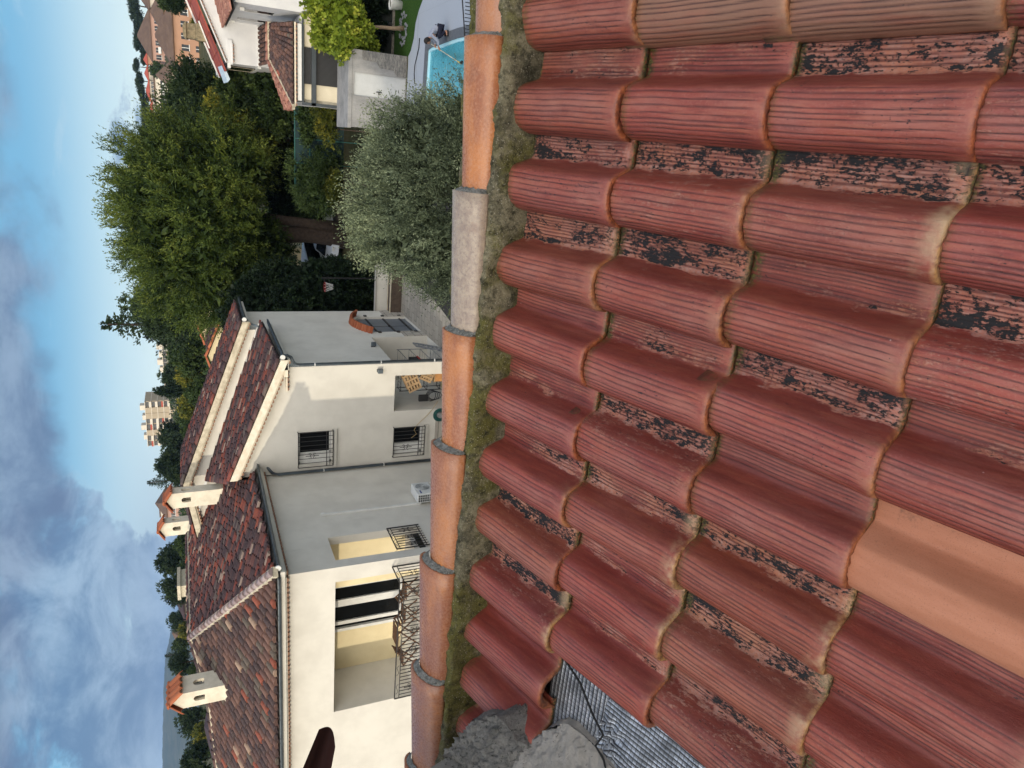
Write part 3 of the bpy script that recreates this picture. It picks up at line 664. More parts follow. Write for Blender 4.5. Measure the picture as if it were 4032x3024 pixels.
# --- windows with projecting grilles
for z0, z1, a0, a1 in ((3.80, 4.93, -10.86, -9.64), (.55, 1.66, -10.78, -9.72)):
    w = MB(); y = bB+.16
    for (u0, u1, v0, v1) in ((a0, a0+.07, z0, z1), (a1-.07, a1, z0, z1), (a0, a1, z1-.07, z1), (a0, a1, z0, z0+.08), (a0+.36, a0+.41, z0, z1)): w.box(u0, u1, y, y+.06, v0, v1)
    wo = w.build('window', M_WHITE, NB)
    g = MB(); g.box(a0+.05, a1-.05, y+.03, y+.04, z0+.05, z1-.05); g.build('glass', M_GLASS, wo)
    g = MB(); g.box(a0+.07, a0+.35, y-.005, y+.005, z0+.07, z1-.07); g.build('shutter', M_WHITE, wo)
    s_ = MB(); s_.box(a0-.08, a1+.06, bB-.09, bB+.16, z0-.13, z0-.03); s_.build('sill', M_RENDER, wo)
    gq = MB(); yy_ = bB-.13; b0, b1, c0, c1 = a0-.03, a1+.03, z0-.01, z1+.02
    for zb in (c0, c0+.22, c1): gq.bar((b0, yy_, zb), (b1, yy_, zb), .024)
    for zb in (c0+.11,): gq.bar((b0, yy_, zb), (b1, yy_, zb), .012)
    for i in range(9): xx = b0+(b1-b0)*i/8; gq.bar((xx, yy_, c0), (xx, yy_, c1), .02 if i in (0, 8) else .015)
    for xx in (b0, b1):
        for zb in (c0, c1): gq.bar((xx, yy_, zb), (xx, bB, zb), .018)
    scroll(gq, (b0+.33*(b1-b0), yy_-.01, (c0+c1)/2+.12), (1, 0, 0), (0, 0, 1), 1.1, .009); gq.build('window_grille', M_BLACK, wo, fix=False)
# --- gate
k = MT('grey_blue_paint', .45, .45); p = k.gen(); k.col(k.mix(k.ramp(k.noise(p, 2, 4, .6), .3, .7), (.135, .155, .18), (.11, .128, .15))); M_GATE = k.m
ga = [(aB-.10, y, z) for (_, y, z) in arch]
q = MB(); q.prism(ga, (-.05, 0, 0)); gate = q.build('gate', M_GATE, NB); q = MB(); q.box(aB-.101, aB-.092, 28.175, 28.19, G+.05, 1.8); q.build('door_gap', M_BLACK, gate)
for z_ in (1.25, .50, -.22):
    q = MB(); q.box(aB-.10, aB-.07, 26.86, 28.14, z_-.035, z_+.035); q.box(aB-.10, aB-.07, 28.24, 29.5, z_-.035, z_+.035)
    q.box(aB-.02, aB+.05, 26.78, 26.92, z_-.06, z_+.06); q.box(aB-.02, aB+.05, 29.45, 29.58, z_-.06, z_+.06); q.build('strap_hinge', M_BLACK, gate)
q = MB(); q.box(aB-.10, aB-.03, 28.1, 28.16, .52, .58); q.box(aB-.04, aB-.02, 27.98, 28.16, .54, .56); q.build('handle', M_BLACK, gate)
M_HOOD = tint_mat('orange_hood_tiles', [(0, (.33, .10, .045)), (.5, (.40, .13, .06)), (.8, (.27, .08, .04))], .8, .15)
q = MB()
for i in range(17):
    t = i/16; y = 26.8+2.78*t; z = 1.62+.46*math.sin(PI*t)**.9; dz = .46*PI*math.cos(PI*t)/2.78*.8; q.cc = random.random()
    q.obox((aB-.0, y-.085, z-.085*dz), (.26, 0, -.05), (0, .17, .17*dz), (0, 0, .05)); q.obox((aB-.0, y-.05, z-.05*dz+.05), (.27, 0, -.05), (0, .1, .1*dz), (0, 0, .045))
q.build('gate_hood', M_HOOD, NB)
# --- roofs
APX = np.array((-16.83, 22.52, 8.52))
fp = [(-10.8, 16.5), (-24, 16.5), (-24, 20.35), (-21.1, 20.84), (-18.63, 21.25), (APX[0], APX[1])]
def pip(poly):
    def f(P):
        x, y = P[0], P[1]; c = False; n = len(poly)
        for i in range(n):
            x1, y1 = poly[i]; x2, y2 = poly[(i+1) % n]
            if (y1 > y) != (y2 > y) and x < (x2-x1)*(y-y1)/(y2-y1)+x1: c = not c
        return c
    return f
zf = lambda y: 6.33+.363*(y-16.5)
zs = lambda x: 6.33+.363*(-10.8-x)
canal_roof('front_roof', M_OLDT2, NB, ((-10.8, 16.5, zf(16.5)), (-24, 16.5, zf(16.5)), (-10.8, 22.6, zf(22.6)), (-24, 22.6, zf(22.6))), inside=pip(fp), seed=4, r=.10, seg=8, sp=.275, rl=.42)
sp_ = [(-10.8, 16.5), (APX[0], APX[1]), (-16.9, 31.5), (-15.0, 27.62), (-12.2, 27.62), (-10.8, 23.4)]
sp_ = [(-10.8, 16.5), (APX[0], APX[1]), (-16.85, 29.6), (-15.5, 29.6), (-15.5, 27.62), (-13.2, 27.62), (-11.0, 22.55), (-10.8, 22.5)]
canal_roof('side_roof', M_OLDT, NB, ((-10.8, 16.5, zs(-10.8)), (-10.8, 29.7, zs(-10.8)), (-16.85, 16.5, zs(-16.85)), (-16.85, 29.7, zs(-16.85))), inside=pip(sp_), seed=5, sp=.225, rl=.36, r=.08)
q = MB(); e = .02
q.add([(-10.8, 16.5, 6.31), (-24, 16.5, 6.31), (-24, 20.3, zf(20.3)-e), (-21.1, 20.8, zf(20.8)-e), (-18.63, 21.2, zf(21.2)-e), tuple(APX-[0, 0, e]), (-10.8, 23.2, 6.31), (-16.85, 30, 8.5), (-12, 27.62, 6.75), (-15.5, 27.62, 8.02), (-24, 30, 6.3)],
      [(0, 1, 2, 3, 4, 5), (0, 5, 7, 9, 8, 6), (5, 4, 3, 2, 10, 7)])
q.build('roof_deck', M_UNDER, NB, fix=False)
M_CAPB = tint_mat('pale_ridge_caps', [(0, (.26, .20, .20)), (.4, (.34, .27, .26)), (.7, (.22, .15, .14)), (.9, (.40, .33, .30))], .6, .3)
cap_row('hip_caps', M_CAPB, NB, [(-10.75, 16.45, 6.40), tuple(APX+[0, 0, .06])], r=.105, mortar=M_FASC)
cap_row('ridge_caps', M_OLDT, NB, [tuple(APX+[0, 0, .04]), (-16.86, 29.7, 8.60)], r=.09, mortar=M_FASC, seed=8)
cap_row('ridge_caps', M_OLDT2, NB, [tuple(APX+[0, 0, .02]), (-18.63, 21.25, 8.09), (-21.1, 20.84, 7.94), (-24, 20.35, 7.76)], r=.09, mortar=M_FASC, seed=9)
canal_roof('gable_roof', M_OLDT, NB, ((-6.98, 22.48, 5.50), (-6.98, 27.6, 5.60), (-11.05, 22.48, 5.50+.40*4.07), (-13.3, 27.6, 7.76)), seed=6, redness=.0)
canal_roof('upper_roof', M_OLDT, NB, ((-6.95, 27.35, 6.30), (-6.95, 31.0, 6.30), (-13.4, 27.35, 8.62), (-13.4, 31.0, 8.62)), seed=7)
canal_roof('upper_roof', M_OLDT, NB, ((-16.8, 31.0, 8.05), (-16.8, 27.35, 8.05), (-13.4, 31.0, 8.62), (-13.4, 27.35, 8.62)), seed=17)
q = MB(); q.add([(-6.98, 22.5, 5.47), (-6.98, 27.6, 5.57), (-13.3, 27.6, 7.73), (-11.05, 22.5, 7.10), (-13.4, 27.4, 8.58), (-13.4, 31, 8.58), (-6.95, 31, 6.26), (-6.95, 27.4, 6.26), (-16.8, 31, 8.0), (-16.8, 27.4, 8.0), (-13.3, 27.6, 6.6), (-11.05, 22.5, 6.2)],
      [(0, 1, 2, 3), (7, 6, 5, 4), (4, 5, 8, 9), (3, 2, 10, 11)]); q.build('roof_deck', M_UNDER, NB, fix=False)
# verges: a course of red caps, then a stained mortar band with little tile ends
def verge(p0, p1, w, lower, mat=M_FASC, seed=1):
    """p0 low, p1 high along the roof edge at the front"""
    p0, p1 = np.array(p0, float), np.array(p1, float)
    cap_row('verge_tiles', M_OLDT, NB, [tuple(p0+[0, .10, .05]), tuple(p1+[0, .10, .05])], r=.10, L=.42, seed=seed)
    q = MB(); q.prism([p0+[0, .02, .04], p1+[0, .02, .04], p1+[0, .02, -w], p0+[0, .02, -w]], (0, .3, 0)); q.build('verge_band', mat, NB)
    genoise(NB, p0+[0, .08, -w], p1+[0, .08, -w], (0, 1, 0), mat, rows=1)
M_VERG = plaster('pale_verge', (.74, .68, .56), (.62, .54, .42), 5)
verge((-6.98, 22.45, 5.46), (-11.05, 22.45, 5.46+.40*4.07), .20, None, M_VERG, 11)
verge((-6.95, 27.3, 6.26), (-13.4, 27.3, 8.58), .17, None, M_FASC, 12)
verge((-16.8, 27.3, 8.01), (-13.4, 27.3, 8.58), .17, None, M_FASC, 13)
q = MB(); q.box(-7.55, -6.98, 22.5, bB, 5.28, 5.40); q.build('kneeler', M_VERG, NB); genoise(NB, (-8.1, bB-.02, 5.33), (-7.3, bB-.02, 5.33), (0, -1.2, 0), M_VERG, rows=1)
# lime flashing where the lower roofs run into the upper gable
q = MB(); pts = [(-7.05, 27.52, 5.70), (-9.6, 27.52, 6.52), (-12.2, 27.52, 7.40), (-13.4, 27.52, 7.80), (-15.2, 27.52, 8.28)]
for p_, p2_ in zip(pts[:-1], pts[1:]): q.bar(p_, p2_, .16, .08)
q.build('flashing', M_WHITE, NB)
# eaves: gutters and boxed cornice
def gutter(parent, p0, p1, r=.075, name='gutter'):
    p0, p1 = np.array(p0, float), np.array(p1, float); ax = (p1-p0)/np.linalg.norm(p1-p0); u = np.cross(ax, (0, 0, 1)); q = MB(); n = 10; vs = []
    for rr_ in (r, r-.008):
        for pp in (p0, p1): vs += [pp+u*rr_*math.cos(PI+PI*i/n)+np.array((0, 0, rr_*math.sin(PI+PI*i/n))) for i in range(n+1)]
    m_ = n+1
    fs = [(i, i+1, m_+i+1, m_+i) for i in range(n)]+[(2*m_+i, 3*m_+i, 3*m_+i+1, 2*m_+i+1) for i in range(n)]
    fs += [tuple(range(m_)), tuple(m_+i for i in range(m_))[::-1], (0, m_, 3*m_, 2*m_), (n, 2*m_+n, 3*m_+n, m_+n)]
    q.add(vs, fs); g = q.build(name, M_GUT, parent, fix=False); L = np.linalg.norm(p1-p0)
    for i in range(int(L/.8)): b = MB(); c_ = p0+ax*(i+.5)*L/int(L/.8); b.bar(c_-u*.09+[0, 0, .01], c_+u*.09+[0, 0, .01], .02, .008); b.build('gutter_bracket', M_GUT, g)
    return g
def disc_cap(parent, c, ax, r=.085):
    c = np.array(c, float); ax = np.array(ax, float); q = MB(); q.tube([c, c+ax*.03], [r, r*.9], 16); q.build('gutter_end', M_WHITE, parent)
gutter(NB, (-10.72, 16.55, 6.30), (-10.72, 23.1, 6.27)); disc_cap(NB, (-10.72, 16.55, 6.29), (0, -1, 0))
gutter(NB, (-10.95, 16.42, 6.31), (-24, 16.42, 6.31))
gutter(NB, (-6.90, 22.55, 5.43), (-6.90, 27.3, 5.45)); disc_cap(NB, (-6.90, 22.55, 5.43), (0, -1, 0))
gutter(NB, (-6.87, 27.4, 6.23), (-6.87, 31.0, 6.23)); disc_cap(NB, (-6.87, 27.4, 6.23), (0, -1, 0))
for b_x in ((aA, -10.83, 16.5, 23.1, 6.12, 6.24), (-24, aA-.003, 16.5, bA, 6.12, 6.24), (aB, -7.0, 22.5, 27.4, 5.26, 5.38), (aB, -7.0, 27.65, 31, 6.04, 6.16)): q = MB(); q.box(*b_x); q.build('soffit', M_RENDER, NB)
genoise(NB, (aA, 16.7, 6.12), (aA, 22.8, 6.12), (2.0, 0, 0), M_RENDER, rows=1); genoise(NB, (-11.1, bA, 6.12), (-24, bA, 6.12), (0, -2.0, 0), M_RENDER, rows=1)
# downpipes
def pipe(parent, pts, r=.045, clips=()):
    q = MB(); q.tube(pts, r, 12); o = q.build('downpipe', M_GUT, parent, smooth=True)
    c_ = MB()
    for z in clips: p = np.array(pts[-1], float); p[2] = z; c_.tube([p-[0, 0, .015], p+[0, 0, .015]], r*1.25, 12)
    if clips: c_.build('pipe_clip', M_WHITE, o)
def gooseneck(p_top, p_wall, zb, **k):
    a, b = np.array(p_top, float), np.array(p_wall, float); m_ = (a+b)/2
    pts = [a, a-[0, 0, .10], (a*.8+b*.2)-[0, 0, .22], (a*.45+b*.55)-[0, 0, .27], (a*.15+b*.85)-[0, 0, .33], b-[0, 0, .50]]; pts = [np.array([*q_]) for q_ in pts]
    pts[-1][:2] = b[:2]; pts.append(np.array([b[0], b[1], zb])); pipe(NB, pts, **k)
gooseneck((-6.90, 22.75, 5.37), (aB+.08, bB-.02, 5.37), G, clips=(4.4, 2.2, .3))
gooseneck((-10.72, 22.9, 6.2), (aA+.1, bB-.10, 6.1), G, r=.05, clips=(4.1, 2.0))
pipe(NB, [(-6.87, 27.55, 6.18), (-7.05, 27.55, 6.05), (-7.1, 27.45, 5.9), (-7.1, 27.2, 5.75)], .04)
# --- chimneys
def chimney(x0, x1, y0, y1, zb, zt, ztop, gab='x', capw=.12, lab=None, tile=M_HOOD, oh=.62):
    """rendered stack with arched smoke holes and a little two-slope tile cap; gab = axis of its ridge"""
    ch = MB(); cx, cy = (x0+x1)/2, (y0+y1)/2; t = .1
    def arch2(u0, u1, z0, z1): 
        c_, r_ = (u0+u1)/2, (u1-u0)/2; return [(u0, z0), (u1, z0), (u1, z1-r_)]+[(c_+r_*math.cos(PI*i/6), z1-r_+r_*math.sin(PI*i/6)) for i in range(1, 6)]+[(u0, z1-r_)]
    hz0, hz1 = zt-oh, zt-oh+.32
    wx = (x1-x0); wy = (y1-y0)
    for (yv, d) in ((y0, t), (y1, -t)):   # faces looking along y
        out = [(x0, yv, zb), (x1, yv, zb), (x1, yv, zt), (x0, yv, zt)] if gab == 'x' else [(x0, yv, zb), (x1, yv, zb), (x1, yv, zt), (cx, yv, ztop-.04), (x0, yv, zt)]
        ch.holed(out, [[(u, yv, z) for u, z in arch2(cx-wx*.16, cx+wx*.16, hz0, hz1)]], (0, d, 0))
    for (xv, d) in ((x0, t), (x1, -t)):
        out = [(xv, y0+t, zb), (xv, y1-t, zb), (xv, y1-t, zt), (xv, y0+t, zt)] if gab == 'y' else [(xv, y0+t, zb), (xv, y1-t, zb), (xv, y1-t, zt), (xv, cy, ztop-.04), (xv, y0+t, zt)]
        ch.holed(out, [[(xv, u, z) for u, z in arch2(cy-wy*.16, cy+wy*.16, hz0, hz1)]], (d, 0, 0))
    ch.box(x0-.03, x1+.03, y0-.03, y1+.03, zb, zb+.38)
    o = ch.build('chimney', M_CHIM, NB)
    if lab: o['label'] = lab
    r = MB(); ov = .12
    for sgn in (-1, 1):
        for k_ in range(4):
            r.cc = random.random()
            if gab == 'x':
                yb, yt = cy+sgn*(wy/2+ov), cy; xx = x0-ov+(wx+2*ov)*(k_+.5)/4; P0, P1 = np.array((xx, yb, zt-.03)), np.array((xx, yt, ztop)); u = np.array((1, 0, 0))*(wx+2*ov)/8
            else:
                xb_, xt = cx+sgn*(wx/2+ov), cx; yy2 = y0-ov+(wy+2*ov)*(k_+.5)/4; P0, P1 = np.array((xb_, yy2, zt-.03)), np.array((xt, yy2, ztop)); u = np.array((0, 1, 0))*(wy+2*ov)/8
            nn = np.array((0, 0, 1.0)); n_ = 7
            vs = [p_-u*1.02*math.cos(PI*a/6)+nn*(np.linalg.norm(u)*.75*math.sin(PI*a/6)+.03*s_) for p_ in (P0, P1) for s_ in (1,) for a in range(7)]
            vs += [v-nn*.03 for v in vs]
            r.add(vs, [(a, a+1, 8+a, 7+a) for a in range(6)]+[(14+a, 21+a, 22+a, 15+a) for a in range(6)]+[tuple(list(range(7))+[14+a for a in range(6, -1, -1)])])
    e0, e1 = ((x0-ov-.03, cy, ztop+.02), (x1+ov+.03, cy, ztop+.02)) if gab == 'x' else ((cx, y0-ov-.03, ztop+.02), (cx, y1+ov+.03, ztop+.02))
    rr_ = r.build('cap_tiles', tile, o, fix=False); q = MB(); e0, e1 = np.array(e0), np.array(e1)
    u = np.cross((e1-e0)/np.linalg.norm(e1-e0), (0, 0, 1)); vs = [p_+u*.085*math.cos(PI*a/8)+np.array((0, 0, .075*math.sin(PI*a/8))) for p_ in (e0, e1) for a in range(9)]
    q.add(vs, [(a, a+1, 10+a, 9+a) for a in range(8)]+[tuple(range(9)), tuple(9+a for a in range(9))[::-1]]); q.build('cap_ridge', tile, o, fix=False)
    return o
M_CHIM = plaster('chimney_render', (.70, .64, .52), (.58, .53, .42), 3)
chimney(-13.66, -13.05, 26.0, 26.5, 6.95, 8.98, 9.22, 'y', lab='tall white chimney with an arched smoke hole, behind the eaves gutter')
chimney(-17.28, -16.72, 19.7, 20.5, 7.25, 8.82, 9.18, 'y', lab='squat chimney with a red tile cap on the front roof slope', tile=M_HOOD)
chimney(-17.05, -16.42, 30.0, 30.5, 8.1, 9.50, 9.72, 'y', lab='far white chimney at the end of the ridge')
# lamps on the wall corners
for nm_, c_, ax in (('x', (-7.55, bB, 2.26), 1), ('y', (aB, 24.9, 1.98), 0)):
    t_ = thing('wall_lamp', 'small dark wall lamp on the cream gable wall beside the corner downpipe' if ax else 'small dark wall lamp on the white side wall above the porch opening', 'lamp', c_)
    q = MB(); h = MB()
    if ax: q.box(c_[0]-.05, c_[0]+.05, bB-.03, bB-.002, c_[2]-.07, c_[2]+.07); h.box(c_[0]-.07, c_[0]+.07, bB-.17, bB-.03, c_[2]-.11, c_[2]+.06)
    else: q.box(aB+.002, aB+.03, c_[1]-.05, c_[1]+.05, c_[2]-.07, c_[2]+.07); h.box(aB+.03, aB+.17, c_[1]-.07, c_[1]+.07, c_[2]-.11, c_[2]+.06)
    q.build('mount', M_BLACK, t_); h.build('lamp_head', M_GUT, t_, bevel=.012)
# --- air conditioner
AC = thing('air_conditioner', 'white outdoor air conditioning unit hung on the shaded side wall', 'air conditioner', (aA+.22, 19.9, 1.05))
M_ACW = plain('ac_white', (.66, .68, .68), (.62, .64, .64), 5, .4, .4)
q = MB(); q.box(aA+.10, aA+.42, 19.62, 20.42, 1.08, 1.66); cas = q.build('casing', M_ACW, AC, bevel=.015)
q = MB(); cc_ = (aA+.425, 20.10, 1.37)
for r_ in (.23, .19, .15, .11, .07, .03): q.tube([(cc_[0]+.006, cc_[1]+r_*math.cos(2*PI*i/24), cc_[2]+r_*math.sin(2*PI*i/24)) for i in range(25)], .004, 4, False)
q.build('fan_guard', M_ACW, AC); q = MB(); q.tube([(cc_[0]-.004, cc_[1], cc_[2]), (cc_[0]+.002, cc_[1], cc_[2])], .235, 28); q.build('fan_recess', plain('ac_grey', (.26, .28, .29), (.22, .24, .25), 5, .6), AC)
q = MB()
for i in range(7):
    for j in range(3): q.box(aA+.14+.083*j, aA+.14+.083*j+.062, 19.612, 19.618, 1.14+.072*i, 1.14+.072*i+.050)
q.build('side_grille', M_BLACK, AC); q = MB(); q.box(aA+.423, aA+.427, 19.68, 19.76, 1.50, 1.545); q.box(aA+.423, aA+.427, 19.78, 19.86, 1.50, 1.545); q.build('badge', plain('ac_badge', (.02, .04, .22), (.02, .03, .2), 3), AC)
q = MB(); q.bar((aA, 19.72, 1.03), (aA+.45, 19.72, 1.03), .035); q.bar((aA, 20.32, 1.03), (aA+.45, 20.32, 1.03), .035); q.box(aA, aA+.02, 19.70, 19.74, .85, 1.05); q.box(aA, aA+.02, 20.3, 20.34, .85, 1.05); q.build('bracket', M_WHITE, AC)
q = MB(); q.box(aA+.003, aA+.06, 19.70, 19.77, 1.5, 4.60); q.box(aA+.003, aA+.08, 19.68, 19.79, 4.57, 4.68); q.build('pipe_duct', M_WHITE, AC)
# ================================================================== GROUND, YARDS, POOL
def hz_(x, y):
    t = min(1, max(0, (y-60)/400)); h = 17*t*t*(3-2*t)
    t2 = min(1, max(0, (y-560)/500)); h *= (1-t2*t2*(3-2*t2))
    return G+h+(.8*mn.noise(Vector((x*.012, y*.012, 0)))*min(1, max(0, (y-60)/60)))
def struct(o): o['kind'] = 'structure'; return o
k = MT('dry_ground', .95, .1); p = k.gen(); c = k.mix(k.ramp(k.noise(p, .35, 6, .6), .35, .7), (.06, .065, .03), (.10, .085, .05)); c = k.mix(k.ramp(k.noise(p, 3, 5, .7), .5, .75, 0, .6), c, (.035, .05, .018)); k.col(c); k.bump(k.noise(p, 12, 5, .7), .5, .05); M_GND = k.m
PX0, PX1, PY0, PY1 = .6, 4.6, 19.5, 29.4
xs = sorted(set([-4000, -2000, -1000, -600, -400, -300, -220, -160, -120, -90, -60, -40, -25, -12, -4, PX0, PX1, 10, 20, 35, 55, 80, 120, 200, 400, 900, 2500]))
ys = sorted(set([-300, -60, -10, 5, PY0, PY1, 40, 60, 80, 100, 130, 160, 190, 220, 250, 280, 310, 340, 370, 400, 430, 460, 520, 600, 700, 850, 1060, 2000, 4500]))
q = MB(); vs = [(x, y, hz_(x, y)) for y in ys for x in xs]; n_ = len(xs); fs = []
for j in range(len(ys)-1):
    for i in range(n_-1):
        if xs[i] >= PX0 and xs[i+1] <= PX1 and ys[j] >= PY0 and ys[j+1] <= PY1: continue
        fs.append((j*n_+i, j*n_+i+1, (j+1)*n_+i+1, (j+1)*n_+i))
q.add(vs, fs); struct(q.build('ground', M_GND, fix=False))
def sheet(name, pts, z, mat):
    q = MB(); P = [(float(p[0]), float(p[1]), z) for p in pts]; tri = tessellate_polygon([[Vector(p) for p in P]])
    q.add(P, [tuple(t) for t in tri]); o = q.build(name, mat); 
    if o.data.polygons[0].normal.z < 0: o.data.flip_normals()
    return struct(o)
# pool outline: straight back edge, right side curving towards us
wat = [(-.2, 28.15), (3.02, 28.03)]+[tuple(at(X, Y, 2, G)[:2]) for X, Y in ((1684, 196), (1696, 187), (1722, 179), (1770, 160), (1800, 150), (1836, 142))]
wat += [(3.30, 21.5), (3.1, 20.2), (-.2, 20.2)]
def inset(poly, d):
    out = []; n = len(poly)
    for i in range(n):
        a, b, c_ = [np.array(poly[k_ % n], float) for k_ in (i-1, i, i+1)]
        e1 = (b-a)/np.linalg.norm(b-a); e2 = (c_-b)/np.linalg.norm(c_-b); n1 = np.array((e1[1], -e1[0])); n2 = np.array((e2[1], -e2[0]))
        m_ = n1+n2; m_ /= max(.4, m_@m_/2); out.append(tuple(b+m_*d))
    return out
cop = inset(wat, -.30)     # outer edge of the coping
if cop[1][1] < 28.03: cop = inset(wat, .30)
inn = inset(wat, .10) if inset(wat, .10)[1][1] < 28.03 else inset(wat, -.10)
k = MT('pale_deck', .85, .25); p = k.gen(); k.col(k.mix(k.ramp(k.noise(p, 60, 4, .7), .3, .7), (.40, .43, .48), (.31, .34, .39))); k.bump(k.noise(p, 90, 3, .6), .3, .004); M_DECK = k.m
q = MB(); PX0_ = PX0
ring = lambda o, i, z: None
def annulus(name, outer, inner, z, mat, h=0):
    L = [[Vector((p[0], p[1], z)) for p in outer], [Vector((p[0], p[1], z)) for p in inner]]
    tri = tessellate_polygon(L); fl = [tuple(v) for l in L for v in l]; q = MB(); q.add(fl, [tuple(t) for t in tri])
    if h:
        o0 = 0
        for l in L:
            k_ = len(l); b0 = len(q.v); q.v += [(v.x, v.y, z-h) for v in l]
            for i in range(k_): q.f.append((o0+i, o0+(i+1) % k_, b0+(i+1) % k_, b0+i)); q.c.append(.5)
            o0 += k_
    o = q.build(name, mat, fix=bool(h))
    return o
clipx = lambda pts: [(max(PX0, min(PX1, p[0])), max(PY0, min(PY1, p[1]))) for p in pts]
def dedupe(P):
    out = []
    for p in P:
        if not out or (abs(out[-1][0]-p[0])+abs(out[-1][1]-p[1])) > .01: out.append(p)
    return out
wat = dedupe([(max(.75, x), max(20.2, y)) for x, y in wat]); cop = dedupe([(max(.65, x), max(20.0, y)) for x, y in cop]); inn = dedupe([(max(.85, x), max(20.4, y)) for x, y in inn])
PX1b = PX1
struct(annulus('pool_deck', [(PX0, PY0), (PX1, PY0), (PX1, PY1), (PX0, PY1)], cop, G, M_DECK))
M_COP = plain('dark_coping', (.13, .14, .155), (.10, .11, .125), 8, .7)
struct(annulus('pool_coping', cop, wat, G+.02, M_COP, .06))
M_LIN = plain('pool_liner', (.50, .80, .86), (.44, .74, .82), 2, .5)
struct(annulus('pool_rim', wat, inn, G-.04, M_LIN, .02))
q = MB(); W2 = [(x, y) for x, y in inn]
P = [(x, y, G-.06) for x, y in W2]; Pb = [(x, y, G-1.3) for x, y in W2]; n_ = len(P)
tri = tessellate_polygon([[Vector(p) for p in Pb]]); q.add(P+Pb, [(i, (i+1) % n_, n_+(i+1) % n_, n_+i) for i in range(n_)]+[tuple(n_+i for i in t) for t in tri])
q.box(.9, 3.0, 27.55, 27.95, G-1.3, G-.25); q.box(.9, 3.0, 27.2, 27.55, G-1.3, G-.5)
struct(q.build('pool_basin', M_LIN))
k = MT('pool_water', .04, .5); p = k.gen()
for l in list(k.l): k.l.remove(l)
tr = k.node('ShaderNodeBsdfTransparent', {0: (.45, .90, .96)}); gl = k.node('ShaderNodeBsdfGlossy', {0: (1, 1, 1), 'Roughness': .04}); df = k.node('ShaderNodeBsdfDiffuse', {0: (.17, .58, .68)})
bp = k.node('ShaderNodeBump', {'Height': k.math('ADD', k.noise(k.map(p, (1, .6, 1)), 5, 4, .6, 1.0), k.math('MULTIPLY', k.noise(p, 1.3, 2, .5), 1.5)), 'Strength': .45, 'Distance': .05}).outputs[0]
k.l.new(bp, gl.inputs['Normal']); fr = k.node('ShaderNodeFresnel', {0: 1.33, 1: bp}).outputs[0]
m1_ = k.node('ShaderNodeMixShader', {0: .45, 1: tr.outputs[0], 2: df.outputs[0]}); m2_ = k.node('ShaderNodeMixShader', {0: fr, 1: m1_.outputs[0], 2: gl.outputs[0]})
k.l.new(m2_.outputs[0], k.n['Material Output'].inputs[0]); M_WATER = k.m
sheet('pool_water', inn, G-.10, M_WATER)
# deck continues past the pool to the right and behind; lawn edge curves through it
dk = [(PX1, 19.5), (9, 19.5), (9, 27.5)]+[tuple(at(X, Y, 2, G)[:2]) for X, Y in ((1665, 0), (1650, 40), (1637, 90), (1630, 150), (1618, 200), (1608, 222))]+[(2.9, 30.6), (-1.5, 30.8), (-1.5, 29.4), (PX1, 29.4)]
sheet('pool_deck', dk, G+.004, M_DECK)
k = MT('lawn', .95, .1); p = k.gen(); k.col(k.mix(k.ramp(k.noise(k.map(p, (1, 1, 1)), 14, 5, .7), .35, .7), (.022, .06, .012), (.05, .10, .02))); k.bump(k.noise(p, 60, 4, .7), .7, .03); M_LAWN = k.m
sheet('lawn', [tuple(at(X, Y, 2, G)[:2]) for X, Y in ((1665, 0), (1650, 40), (1637, 90), (1630, 150), (1618, 200), (1608, 222))]+[(3.1, 33.2), (9, 33.2), (9, 28)], G+.008, M_LAWN)
k = MT('dark_gravel', .95, .15); p = k.gen(); c = k.mix(k.ramp(k.vor(p, 45), .2, .5), (.075, .070, .066), (.035, .034, .034)); k.col(c); k.bump(k.vor(p, 45), .6, .01); M_GRAV = k.m
sheet('gravel_yard', [(-20, 5), (0.4, 5), (0.4, 28), (-2.5, 30.6), (-7.3, 30.6), (-7.3, 22.8), (-11.1, 22.8), (-11.1, 16.8), (-24, 16.8), (-24, 5)], G+.004, M_GRAV)
sheet('stone_path', [(-7.32, 22.4), (-6.25, 22.4), (-5.65, 26.0), (-5.6, 30.6), (-7.32, 30.6)], G+.010, M_PAVE)
sheet('stone_path', [(-11.1, 22.8), (-11.1, 21.6), (-7.32, 21.6), (-7.32, 22.8)], G+.010, M_PAVE)
k = MT('pale_dirt', .95, .1); p = k.gen(); k.col(k.mix(k.ramp(k.noise(p, 4, 6, .7), .35, .7), (.26, .21, .17), (.17, .14, .11))); M_DIRT = k.m
sheet('dirt_path', [tuple(at(X, Y, 2, G)[:2]) for X, Y in ((1235, 765), (1265, 745), (1300, 790), (1335, 830), (1342, 868), (1260, 872), (1256, 840))], G+.010, M_DIRT)
# ---------------- low wall, planter edge and board at the end of the path
t_ = thing('garden_wall', 'low pale concrete wall across the far end of the stone path', 'wall', (-6, 30.9, G)); q = MB(); q.box(-7.8, -4.8, 30.75, 30.95, G, .48); q.build('wall', M_RENDER, t_); q = MB(); q.box(-7.82, -4.78, 30.72, 30.98, .48, .53); q.build('coping', M_QUOIN, t_)
M_WOODD = plain('dark_planter_wood', (.10, .075, .055), (.07, .05, .04), 6, .8)
t_ = thing('planter', 'long dark brown planter trough in front of the low wall', 'planter', (-6.2, 30.3, G)); q = MB(); q.box(-7.3, -5.1, 30.1, 30.5, G+.02, .02); q.build('trough', M_WOODD, t_, bevel=.01); q = MB(); q.box(-7.3, -5.1, 30.06, 30.1, .0, .05); q.box(-7.3, -5.1, 30.5, 30.54, .0, .05); q.build('rim', M_FASC, t_)
